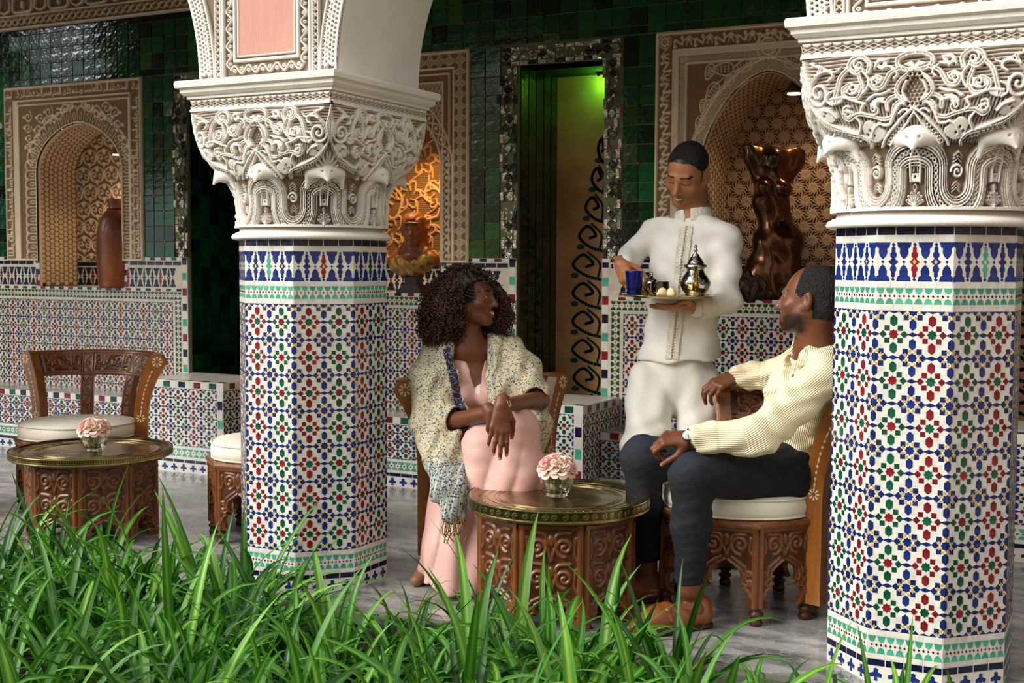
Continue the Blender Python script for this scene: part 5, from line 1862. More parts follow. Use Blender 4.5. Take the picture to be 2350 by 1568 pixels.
def chair_copy(label, loc, rz):
    n = copy_tree(c); n.location = (*loc, 0); n.rotation_euler = (0, 0, rz); n['label'] = label
    return n
chair_copy('carved wooden chair the woman sits on', *CH2)
chair_copy('carved wooden chair the man in the cream shirt sits on', *CH3)
chair_copy('carved wooden chair half hidden behind the left mosaic column', *CHB)
q = build_cushion('white round cushion on the empty chair at the left', *CH1)
for lab, (loc, rz) in (('white cushion under the woman in pink', CH2), ('cream cushion under the man in jeans', CH3), ('white cushion on the chair half hidden by the column', CHB)):
    n = copy_tree(q); n.location = (*loc, .367); n.rotation_euler = (0, 0, rz); n['label'] = lab
# second, upright cushion behind the man
s_ = SDF().ell((0, 0, 0), (.19, .055, .15), k=.01)
bc = thing('back_cushion', 'beige cushion propped behind the man in the cream shirt', 'cushion', (CH3[0][0] + .135, CH3[0][1] + .165, .60), CH3[1])
sdf_obj('cover', s_, .012, M('back_cushion_cotton', '#bfae93', .9, var=.08, bump=.3, bscale=250), bc)

brass = M('tray_brass', '#ad9c74', .24, metal=1, var=.25, vscale=9, bump2=.35, b2scale=9, rvar=.10, wear=('#8a7750', 5, .45, .7))
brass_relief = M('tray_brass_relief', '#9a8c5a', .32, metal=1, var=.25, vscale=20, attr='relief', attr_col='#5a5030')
def build_table(label, loc, rz, R, ztop, rim, a, beads):
    t = thing('brass_tray_table', label, 'table', (*loc, 0), rz, 'carved tables with brass tray tops')
    octagon_base(t, 'table%.2f' % a, a, ztop - rim - .004, 0.0, a * .30, .11, 2)
    MB().lathe([(0, ztop - rim), (a * 1.06, ztop - rim), (a * 1.06, ztop - rim + .012), (0, ztop - rim + .012)], 8, (0, 0, 0), smooth=False).build('top_board', wood_plain, t)
    wob = lambda an, u: 1 + .004 * math.sin(3 * an + .5)
    tr = MB().lathe([(0, ztop - .010), (R * .60, ztop - .010), (R * .80, ztop - .0095), (R * .955, ztop - .009), (R * .962, ztop - .002), (R * .985, ztop), (R, ztop - .003), (R, ztop - rim), (R * .995, ztop - rim - .004), (R * .97, ztop - rim), (R * .97, ztop - .02), (0, ztop - .02)], 96, wob=wob).build('tray', brass, t)
    # chased rings on the tray
    rg = MB()
    for rr in (.66, .70, .78, .90, .93):
        rg.tube([(R * rr * math.cos(x), R * rr * math.sin(x), ztop - .0095) for x in np.linspace(0, 2 * PI, 73)], .0016, 4, cap=False)
    for k in range(64):
        x = 2 * PI * k / 64
        rg.tube([(R * .845 * math.cos(x), R * .845 * math.sin(x), ztop - .0095), (R * .885 * math.cos(x + .05), R * .885 * math.sin(x + .05), ztop - .0095)], .0016, 4)
    rg.build('chased_pattern', brass, tr)
    L = 2 * PI * R
    cv = Carve(L, rim, .0030)
    cv.stroke([(0, .002), (L, .002)], .006, 1); cv.stroke([(0, rim - .003), (L, rim - .003)], .006, 1)
    if beads:
        n = int(L / .0105)
        for k in range(n):
            for j in (0, 1): cv.disc((k + .5) * L / n, rim * (.36 + .28 * j), .0036, 1, dome=.4)
    else:
        n = int(L / .034)
        for k in range(n):
            cv.stroke(spiral((k + .5) * L / n, rim * .5, .002, rim * .27, 1.2, (k % 2) * PI), .0042, 1)
        n = int(L / .009)
        for k in range(n): cv.disc((k + .5) * L / n, .003, .0036, 1.2)
    def surf(x, y):
        an = x / R
        r = R * (1 + .004 * np.sin(3 * an + .5)) + .0004
        return np.stack([r * np.cos(an), r * np.sin(an), ztop - rim + y], 1), np.stack([np.cos(an), np.sin(an), 0 * an], 1)
    cv.build('embossed_rim', brass_relief, surf, .0028 if beads else .0015, tr)
    return t
T1, T2 = (-4.245, 4.075), (-1.855, 3.985)
build_table('round brass tray table at the left with a beaded rim', T1, .2, .355, .400, .030, .268, True)
build_table('round brass tray table between the seated woman and man', T2, .35, .328, .420, .042, .272, False)

# ================================================================ roses in glass bowls
glass = M('clear_glass', '#f4f8f2', .03, trans=1.0, ior=1.45, var=0)
water = M('vase_water', '#eef4e6', .0, trans=1.0, ior=1.33, var=0)
stem_m = M('stem_green', '#3f7a2a', .5, var=.25)
petals = [M('petal_blush', '#f8c6c0', .55, var=.12, sss=.15), M('petal_cream', '#fbe3d0', .55, var=.1, sss=.15), M('petal_coral', '#f39ea0', .55, var=.12, sss=.15)]
def petal_mesh(w, h, curl, mi):
    n, m = 7, 6
    V = []
    for i in range(n):
        u = i / (n - 1)
        for j in range(m):
            v = (j / (m - 1) - .5) * 2
            wd = w * math.sin(min(1, .25 + u * .95) * PI * .62)
            x = v * wd
            z = u * h - .10 * h * v * v * u
            y = -(.5 * w * (1 - v * v)) * (.35 + .5 * u) - curl * max(0, u - .55) ** 2 * 4 * h
            V.append((x, y, z))
    Fq = [(i * m + j, i * m + j + 1, (i + 1) * m + j + 1, (i + 1) * m + j) for i in range(n - 1) for j in range(m - 1)]
    return smooth_mesh('petal', V, Fq, petals[mi], link_it=False).data
PET = {(k, mi): petal_mesh(w, h, c_, mi) for mi in range(3) for k, (w, h, c_) in enumerate(((.007, .020, -.10), (.012, .024, .1), (.017, .026, .35), (.019, .025, .6)))}
def build_rose(label, loc, tilt, az, mi, sc):
    t = thing('rose', label, 'rose', loc, 0, 'pink roses in glass bowls')
    t.rotation_euler = (tilt, 0, az); t.scale = (sc,) * 3
    for ring, (k, n, rr, lean) in enumerate(((0, 3, .001, -.05), (0, 4, .004, .06), (1, 4, .006, .18), (1, 5, .009, .34), (2, 5, .012, .60), (3, 6, .014, .95))):
        for j in range(n):
            a = 2 * PI * j / n + ring * .7
            o = link(bpy.data.objects.new('petal', PET[(k, mi if ring < 4 else (1 if mi == 0 and j % 2 else mi))]), t)
            o.matrix_local = Matrix.Rotation(a, 4, 'Z') @ Matrix.Translation((0, -rr, -.004 * ring * .4)) @ Matrix.Rotation(lean, 4, 'X')
    MB().tube([(0, 0, .002), (0, .002, -.02), (0, .004, -.055)], .0022, 6).lathe([(0, .004), (.006, .002), (.004, -.008), (0, -.01)], 8).build('stem', stem_m, t)
    return t
def build_vase(where, loc, beaded, lab_rose, seed):
    t = thing('glass_vase', where, 'vase', loc, 0, 'small ribbed glass bowls')
    n = 12
    rib = lambda a, u: 1 + .045 * abs(math.sin(n / 2 * a)) * (1 if .1 < u < .9 else .3)
    MB().lathe([(0, .0), (.033, .0), (.038, .004), (.036, .010), (.043, .018), (.056, .042), (.058, .060), (.051, .082), (.053, .090), (.050, .090), (.048, .080), (.054, .060), (.052, .044), (.038, .020), (0, .012)], 72, wob=rib).build('bowl', glass, t)
    mb = MB()
    for k in range(n):
        a = 2 * PI * (k + .5) / n
        for j in range(7):
            z = .016 + j * .009; r = np.interp(z, [.01, .018, .042, .060, .082], [.038, .045, .058, .060, .053])
            b = MB().lathe([(0, -.0028), (.0024, -.0012), (.0024, .0012), (0, .0028)], 6, (r * math.cos(a), r * math.sin(a), z))
            mb.v += b.v; mb.f += [[i + mb.n for i in f] for f in b.f]; mb.m += b.m; mb.sm += b.sm; mb.n += b.n
    mb.build('beaded_ribs', glass, t)
    st = MB(); r = random.Random(seed)
    for k in range(7):
        a = k * .9 + .3
        st.tube([(.010 * math.cos(a + 2), .010 * math.sin(a + 2), .016), (.018 * math.cos(a), .018 * math.sin(a), .05), (.022 * math.cos(a), .022 * math.sin(a), .110)], .0028, 6)
        st.add([(.015 * math.cos(a), .015 * math.sin(a), .05), (.028 * math.cos(a + .3), .028 * math.sin(a + .3), .075), (.024 * math.cos(a), .024 * math.sin(a), .10), (.018 * math.cos(a - .3), .018 * math.sin(a - .3), .075)], [(0, 1, 2, 3)])
    o = tag(st.build('cut_stems', stem_m), 'green stems and leaves inside the glass bowl %s' % lab_rose, 'stems', kind='thing'); o.location = loc
    spots = [(0, 0, .136, 0, 0)] + [(.030, k * 2 * PI / 5 + .4, .127, .5, 1) for k in range(5)] + [(.047, k * 2 * PI / 6 + .1, .112, .95, 2) for k in range(6)]
    for k, (rr, a, z, tl, kind) in enumerate(spots):
        mi = (0, 1, 0, 2, 0, 1, 0, 0, 1, 2, 0, 1)[k]
        cn = ('blush pink', 'cream', 'coral pink')[mi]
        wh = ('topmost', 'inner right', 'inner back right', 'inner back', 'inner back left', 'inner front left', 'lower right', 'lower back right', 'lower back left', 'lower left', 'lower front left', 'lower front right')[k]
        build_rose('%s %s rose of the bouquet %s' % (wh, cn, lab_rose), (loc[0] + rr * math.cos(a), loc[1] + rr * math.sin(a), loc[2] + z), tl, a + PI / 2, mi, r.uniform(.98, 1.12))
build_vase('small ribbed glass bowl of roses on the left table', (-4.205, 4.055, .391), True, 'on the left table', 1)
build_vase('small ribbed glass bowl of roses on the table between the couple', (-1.862, 3.985, .411), False, 'on the table between the couple', 2)

# ================================================================ people
def nz(v): return np.asarray(v, float) / np.linalg.norm(v)
def frame(fwd, up):
    f = nz(fwd); r = nz(np.cross(f, up)); u = np.cross(r, f)
    return np.stack([r, f, u], 1)          # columns: right-hand side, forward, up
class Loc:
    """local frame helper: points and directions of a posed head or hand"""
    def __init__(s, c, R, k=1.0): s.c, s.R, s.k = np.array(c, float), R, k
    def p(s, x, y, z): return s.c + s.R @ (np.array([x, y, z]) * s.k)
    def inv(s, P): return ((P - s.c) @ s.R) / s.k

def add_head(s, L, sx=1.0, jaw=1.0, lip=1.0, nose=1.0, smile=0.0):
    k = L.k
    E = lambda c, r, kk=.012, m='u': s.ell(L.p(*c), np.array(r) * k, L.R, kk * k, m)
    C = lambda a, b, ra, rb, kk=.012, m='u': s.cone(L.p(*a), L.p(*b), ra * k, rb * k, kk * k, m)
    E((0, -.018, .036), (.075 * sx, .096, .083))
    E((0, .020, -.022), (.063 * sx, .072, .086), .03)
    for q in (-1, 1):
        C((q * .052 * sx, -.012, -.050), (q * .016, .062, -.098), .022 * jaw, .017, .03)
        E((q * .043, .056, -.026), (.022, .020, .018), .02)
    E((0, .066, -.099), (.022 * jaw, .017, .015), .014)
    C((-.036, .078, .020), (.036, .078, .020), .011, .011, .014)
    for q in (-1, 1):
        E((q * .031, .098, .001), (.018, .016, .0105), .008, 's')
        E((q * .031, .0735, .001), (.0145, .0135, .0125), .003)
        C((q * .016, .083, .0065), (q * .045, .076, .0045), .0042, .0036, .004)
        C((q * .019, .082, -.0075), (q * .043, .076, -.0065), .0030, .0028, .004)
    C((0, .084, .014), (0, .108, -.034), .0078 * nose, .0115 * nose, .010)
    for q in (-1, 1):
        E((q * .0125 * nose, .095, -.038), (.0085 * nose, .0095, .0075), .006)
        E((q * .006, .104, -.0445), (.0032, .0042, .003), .002, 's')
    w = .021 + .006 * smile; up = .006 * smile
    for q in (-1, 1):
        C((0, .0905, -.0625), (q * w, .078, -.0650 + up), .0062 * lip, .0032, .005)
        C((0, .0890, -.0755), (q * w, .078, -.0680 + up), .0072 * lip, .0030, .005)
    C((-w * .8, .097, -.0690 + up * .6), (w * .8, .097, -.0690 + up * .6), .0022, .0022, .002, 's')
    for q in (-1, 1):
        E((q * .0790 * sx, -.020, -.004), (.0115, .017, .031), .006)
        E((q * .0880 * sx, -.010, -.001), (.0075, .0125, .018), .004, 's')
        E((q * .0765 * sx, -.008, -.031), (.0075, .010, .010), .006)

def face_paint(L, skin, lip_c, brow_c, hair_c, hairline, beard=None, smile=0.0, teeth=False, brow_w=.0045, closed=False):
    skin, lip_c, brow_c, hair_c = (np.array(srgb(c)) for c in (skin, lip_c, brow_c, hair_c))
    def f(P):
        Q = L.inv(P); x, y, z = Q[:, 0], Q[:, 1], Q[:, 2]
        C = np.tile(skin, (len(P), 1))
        def mix(c, m):
            m = np.clip(m, 0, 1)[:, None]; C[:] = C * (1 - m) + np.array(c) * m
        near = (np.abs(x) < .1) & (np.abs(z) < .14) & (np.abs(y) < .13)
        n = near.astype(float)
        if beard is not None: mix(np.array(srgb(beard[0])), n * beard[1](x, y, z))
        mix(skin * np.array([1.12, .82, .78]), n * .35 * np.clip(1 - np.hypot((np.abs(x) - .045) / .022, (z + .03) / .02), 0, 1) * (y > .03))
        up = .006 * smile; w = .023 + .006 * smile
        zc = -.069 + up * np.clip(np.abs(x) / w, 0, 1)
        mix(lip_c, n * (y > .070) * np.clip((1 - np.hypot(x / w, (z - zc) / .0125)) * 5, 0, 1))
        if teeth: mix((.66, .61, .54), n * (y > .078) * np.clip((1 - np.hypot(x / (w * .66), (z - zc - .0002) / .0036)) * 4, 0, 1))
        else: mix(lip_c * .45, n * (y > .078) * np.clip((1 - np.hypot(x / (w * .9), (z - zc) / .0016)) * 4, 0, 1))
        ax = np.abs(x)
        eb = .0245 - 2.2 * (ax - .034) ** 2 * 10 + .0
        mix(brow_c, n * (y > .05) * np.clip((1 - np.abs(z - (.0255 - 6 * (ax - .033) ** 2)) / brow_w) * 3, 0, 1) * (ax > .012) * (ax < .052))
        e = np.hypot((ax - .031) / .0125, (z - .0005) / .0048)
        if closed:
            mix(brow_c * .5, n * (y > .062) * np.clip((1 - np.abs(z + .0052 - 10 * (ax - .031) ** 2) / .0022) * 2, 0, 1) * (np.abs(ax - .031) < .0155))
            mix(skin * .72, n * (y > .062) * .5 * np.clip(1 - np.hypot((ax - .031) / .016, (z - .001) / .008), 0, 1))
            n = n * 0
        mix((.42, .38, .34), n * (y > .066) * np.clip((1 - e) * 4, 0, 1))
        mix((.012, .008, .006), n * (y > .066) * np.clip((1 - np.hypot(ax - .031, z) / .0058) * 5, 0, 1))
        mix(brow_c * .6, n * (y > .062) * np.clip(1 - np.abs(z - .0062 + 14 * (ax - .031) ** 2) / .0018, 0, 1) * (np.abs(ax - .031) < .016))
        n = near.astype(float)
        mix(hair_c, n * np.clip(hairline(x, y, z), 0, 1))
        return C
    return f

FING = [(.040, .025, .020), (.045, .028, .021), (.041, .026, .020), (.032, .020, .018)]
def add_hand(s, wrist, d, n, side, curls, spread=.06, thumb=(.5, .3), k=1.0, wr=.026):
    """d finger direction, n back of the hand, side +1: thumb on d x n; curls: 4 x (knuckle, middle, tip) radians. returns finger tips"""
    d, n = nz(d), nz(n); n = nz(n - d * (n @ d)); l = np.cross(d, n) * side
    wrist = np.array(wrist, float)
    tips = []
    for i in range(4):
        off = (.027 - .0175 * i) * k
        kn = wrist + d * ((.088, .092, .087, .078)[i]) * k + l * off + n * (.004 - .002 * abs(i - 1.2)) * k
        s.cone(wrist + d * .012 * k + l * off * .55, kn, .0135 * k, .0108 * k, .012 * k)
        a = 0; p = kn; dd = nz(d + l * spread * (1.4 - i) * 1.2)
        r = (.0092, .0095, .0090, .0080)[i] * k
        for j, ln in enumerate(FING[i]):
            a += curls[i][j]
            v = dd * math.cos(a) - n * math.sin(a)
            q = p + v * ln * k
            s.cone(p, q, r * (1 - .10 * j), r * (1 - .10 * (j + 1)), (.007 if j == 0 else .004) * k)
            p = q
        tips.append((p, v, nz(dd * math.sin(a) + n * math.cos(a))))
    b = wrist + d * .022 * k + l * .022 * k - n * .006 * k
    t1 = nz(d * .62 + l * (.72 * thumb[0] + .2) - n * .35 * (1 + thumb[1]))
    m = b + t1 * .042 * k
    t2 = nz(d * .85 + l * (.30 * thumb[0]) - n * (.45 * thumb[1] + .1)); e = m + t2 * .032 * k
    t3 = nz(d * .9 - n * thumb[1] * .7 + l * .05); g = e + t3 * .026 * k
    s.cone(b, m, .0150 * k, .0115 * k, .014 * k); s.cone(m, e, .0112 * k, .0095 * k, .005); s.cone(e, g, .0095 * k, .0078 * k, .004)
    tips.append((g, t3, l))
    s.cone(wrist - d * .02 * k, wrist + d * .035 * k, wr * k, .026 * k, .012 * k, flat=.68, fdir=n)
    return tips
def nail_paint(tips, col, r=.006):
    c = np.array(srgb(col))
    def f(P, C):
        for p, v, n in tips:
            q = P - (p + v * .002 + n * .004)
            m = np.clip(1.6 - np.linalg.norm(q, axis=1) / r, 0, 1)[:, None] * .85
            C = C * (1 - m) + c * m
        return C
    return f
def waves(P, dirs):
    """sum of soft folds: (direction, wavelength, amplitude, phase-warp direction, warp)"""
    o = np.zeros(len(P))
    for d, wl, a, wd, w in dirs:
        o += a * np.sin(P @ nz(d) * 2 * PI / wl + w * np.sin(P @ nz(wd) * 2 * PI / (wl * 2.7)))
    return o

def skin_mat(n, rough=.42, sss=.12):
    return M(n, '#808080', rough, var=.06, vscale=25, vcol='tint', sss=sss, bump=.12, bscale=350, spec=.45)
cloth = lambda n, c, **k: M(n, c, k.pop('rough', .85), var=k.pop('var', .05), vscale=10, bump=k.pop('bump', .18), bscale=k.pop('bscale', 350), **k)

# ---------------------------------------------------------------- the waiter
def waiter():
    t = thing('person', 'standing waiter in white tunic and trousers, smiling down at the tray he holds', 'person', (-1.60, 4.86, 0))
    inv = np.array(t.location)
    W = lambda p: np.array(p)
    skin = '#a9714a'
    head = Loc((-1.661, 4.772, 1.612), frame((-0.106, -0.883, -0.458), (0.139, -0.403, 0.905)), 1.02)
    s = SDF()
    add_head(s, head, .98, 1.02, 1.0, 1.05, 1.0)
    nb = W((-1.646, 4.823, 1.437))
    s.cone(head.p(0, -.030, -.055), nb, .056, .062, .02)
    s.path([nb, W((-1.666, 4.817, 1.188)), W((-1.702, 4.794, 0.812))], [.062, .082, .085], .03)
    rs, re, rw = W((-1.808, 4.804, 1.384)), W((-1.893, 4.763, 1.272)), W((-1.870, 4.593, 1.247))
    ls, le, lw = W((-1.511, 4.819, 1.356)), W((-1.479, 4.772, 1.103)), W((-1.572, 4.621, 1.078))
    s.path([rs, re, rw], [.045, .038, .026], .02); s.path([ls, le, lw], [.045, .038, .027], .02)
    ha, ka, aa = W((-1.784, 4.750, 0.784)), W((-1.774, 4.645, 0.501)), W((-1.721, 4.738, 0.159))
    hb, kb, ab = W((-1.621, 4.812, 0.787)), W((-1.573, 4.725, 0.497)), W((-1.671, 4.716, 0.123))
    s.path([ha, ka, aa], [.07, .05, .04], .03); s.path([hb, kb, ab], [.07, .05, .04], .03)
    tp = add_hand(s, rw, (0.521, -0.542, -0.660), (-0.511, -0.658, 0.553), -1, [(.5, .7, .3), (.55, .75, .3), (.65, .8, .3), (.7, .8, .3)], .03, (.6, .9), .98)
    tp2 = add_hand(s, lw, (-0.743, -0.667, 0.051), (0.110, -0.258, -0.960), 1, [(-.10, .10, .1), (-.06, .12, .1), (-.05, .12, .1), (-.02, .15, .1)], .10, (1.0, -.6), 1.0)
    hl = lambda x, y, z: np.maximum.reduce([(z - .052 - .35 * np.maximum(0, .075 - y) * -1) * 250 * (z > .075 - .9 * np.maximum(0, .06 - y)), ((y < .018) & (z > -.012 - .4 * y)) * 1.0 * (np.abs(x) > .02), (y < -.03) * (z > -.055) * 1.0]) * (np.hypot(np.abs(x) - .0755, y + .014) > .022)
    paint = face_paint(head, skin, '#8d5545', '#20130c', '#17120f', hl, ('#6f4a35', lambda x, y, z: .35 * np.clip((-.045 - z) * 60, 0, 1) * (y > -.02) * (z > -.115) * (np.hypot(x, z + .068) > .028)), 1.0, True, .0042, True)
    nails = nail_paint(tp, '#d9a68c')
    body = sdf_obj('body', s, .0036, skin_mat('skin'), t, None, lambda P: nails(P, paint(P)))
    body.location = -inv
    # hair: a close cap
    h = SDF()
    h.ell(head.p(0, -.020, .041), np.array([.0760, .0975, .0845]) * 1.02, head.R)
    h.ell(head.p(0, .086, .022), np.array([.085, .070, .070]), head.R, .012, 's')
    h.ell(head.p(0, .045, -.055), np.array([.12, .092, .095]), head.R, .010, 's')
    h.ell(head.p(0, -.06, -.11), np.array([.12, .12, .095]), head.R, .010, 's')
    h.ell(head.p(0, -.01, -.078), (.15, .15, .090), head.R, .012, 's')
    o = sdf_obj('hair', h, .004, M('hair_black', '#120d0b', .55, var=.3, vscale=120, bump=.8, bscale=260), t, lambda P: waves(P, [((1, .3, .2), .007, .0006, (0, 1, 0), 1), ((.2, 1, .4), .006, .0006, (1, 0, 0), 1)])); o.location = -inv
    # tunic
    j = SDF()
    ch, wa, hm = W((-1.665, 4.811, 1.259)), W((-1.681, 4.800, 1.054)), W((-1.687, 4.794, 0.856))
    fd = (0.168, -0.986, 0.000)
    j.cone(nb + np.array([0, 0, -.015]), ch, .080, .152, .05, flat=.72, fdir=fd)
    j.cone(ch, wa, .150, .142, .03, flat=.74, fdir=fd); j.cone(wa, hm, .142, .175, .02, flat=.74, fdir=fd)
    j.cone(rs, nb - np.array([0, 0, .03]), .058, .075, .04); j.cone(ls, nb - np.array([0, 0, .03]), .060, .075, .04)
    j.path([rs, re, rw * .86 + re * .14], [.056, .050, .040], .03)
    j.path([ls, le], [.058, .052], .03); j.path([le, lw * .88 + le * .12], [.052, .044], .02)
    ax = nz(head.p(0, -.03, -.06) - nb)
    j.plane(nb + np.array([0, 0, .004]), nz(ax * .5 + np.array([0, 0, 1])), .006)
    j.plane(hm, (0.027, 0.014, -1.000), .004)
    fold = lambda P: waves(P, [((0.778, 0.515, 0.361), .14, .0046, (0, 0, 1), 1.4), ((0.165, 0.296, 0.941), .11, .0036, (1, .3, 0), 1.8), ((-0.458, -0.235, 0.857), .07, .0008, (0, 1, 0), 1.5)])
    white_c = cloth('tunic_white', '#ece9e2', rough=.75)
    o = sdf_obj('tunic', j, .0055, white_c, t, fold, None, None, 2); o.location = -inv
    tun = o
    emb = M('embroidery_cream', '#e9e3d3', .85, var=.10, vscale=60, bump=.7, bscale=160)
    # standing collar
    c = SDF(); ax = nz(head.p(0, -.03, -.06) - nb)
    c.cone(nb - ax * .03, nb + ax * .045, .084, .072, .01); c.cone(nb - ax * .04, nb + ax * .09, .066, .064, .004, 's')
    c.plane(nb + ax * .034, ax, .003); c.plane(nb - ax * .018, -ax, .003)
    slit = nb + np.array((0.011, -1.000, 0.000)) * .075
    c.cone(slit - ax * .02, slit + ax * .06, .010, .016, .004, 's')
    o = sdf_obj('collar', c, .0035, emb, tun); 
    # placket: follow the front of the torso
    def front(z, off):
        """point on the tunic front at height z, off metres sideways"""
        side = np.array((0.986, 0.168, 0.000)); f = np.array(fd)
        ts = np.linspace(.0, .30, 61)
        zz = np.clip((nb[2] - z) / (nb[2] - hm[2]), 0, 1)
        base = nb * (1 - zz) + hm * zz; base = np.array([base[0], base[1], z])
        P = base + side * off + f * ts[:, None]
        d = j.ev(P, fold); k = int(np.argmax(d > 0)); 
        return P[k]
    zs = np.linspace(nb[2] - .035, hm[2] + .012, 40)
    mb = MB(); cen = -.012
    for a, b in ((-.026, -.003), (.003, .026)):
        V = []
        for z in zs: 
            for w in (a, (a + b) / 2, b): V.append(front(z, cen + w) + np.array(fd) * .003)
        mb.add(V, [(i * 3 + k, i * 3 + k + 1, i * 3 + k + 4, i * 3 + k + 3) for i in range(len(zs) - 1) for k in (0, 1)], 0, True)
    mb.build('embroidered_placket', emb, tun)
    bt = MB()
    for z in np.linspace(nb[2] - .035, hm[2] + .02, 46):
        p = front(z, cen) + np.array(fd) * .006
        bt.lathe([(0, -.0042), (.0042, 0), (0, .0042)], 6, p)
    o = bt.build('buttons', M('thread_button', '#cfc6b4', .7), tun); tag(o, 'row of tiny covered buttons', kind='stuff')
    cf = SDF(); v = nz(lw - le)
    p0 = lw * .88 + le * .12
    cf.cone(p0 - v * .045, p0 + v * .015, .052, .050, .005); cf.cone(p0 - v * .03, p0 + v * .05, .040, .044, .003, 's'); cf.plane(p0 + v * .012, v, .003)
    o = sdf_obj('cuff', cf, .0045, emb, tun, fold)
    # trousers
    q = SDF()
    q.cone(W((-1.705, 4.799, 0.901)), W((-1.706, 4.788, 0.758)), .14, .15, .03, flat=.78, fdir=fd)
    q.path([W((-1.786, 4.747, 0.758)), ka + np.array([0, 0, .02]), aa + np.array([0, 0, -.03])], [.105, .092, .066], .012)
    q.path([W((-1.622, 4.809, 0.760)), kb, ab + np.array([0, 0, -.03])], [.105, .085, .062], .012)
    q.plane(W((-1.660, 4.696, 0.089)), (0, 0, -1), .004)
    tf = lambda P: waves(P, [((0.356, 0.283, 0.891), .17, .0035, (1, 0, 0), 2.0), ((-0.577, -0.115, 0.808), .11, .0025, (0, 0, 1), 2.2), ((0.885, 0.455, 0.100), .11, .004, (0, 0, 1), 1)])
    o = sdf_obj('trousers', q, .0065, cloth('trouser_white', '#e6e3da', rough=.8), t, tf, None, None, 2); o.location = -inv
    sh_m = cloth('white_leather', '#e8e5dc', rough=.5)
    for an, toe in ((aa, W((-1.685, 4.572, 0.112))), (ab, W((-1.643, 4.590, 0.060)))):
        f = SDF(); d = nz((toe - an) * np.array([1, 1, 0])); heel = np.array([an[0], an[1], .035]) - d * .045
        tip = heel + d * .24
        f.path([heel, heel + d * .09, heel + d * .17, tip + np.array([0, 0, -.006])], [.036, .040, .044, .030], .02)
        f.cone(heel + np.array([0, 0, .02]), np.array([an[0], an[1], .10]), .036, .042, .02)
        f.plane((0, 0, .004), (0, 0, -1), .004)
        f.box(heel + d * .11 + np.array([0, 0, -.022]), (.04, .15, .010), frame(d, (0, 0, 1)), .008, .004)
        o = sdf_obj('shoe', f, .0055, sh_m, t); o.location = -inv
    return t
waiter()

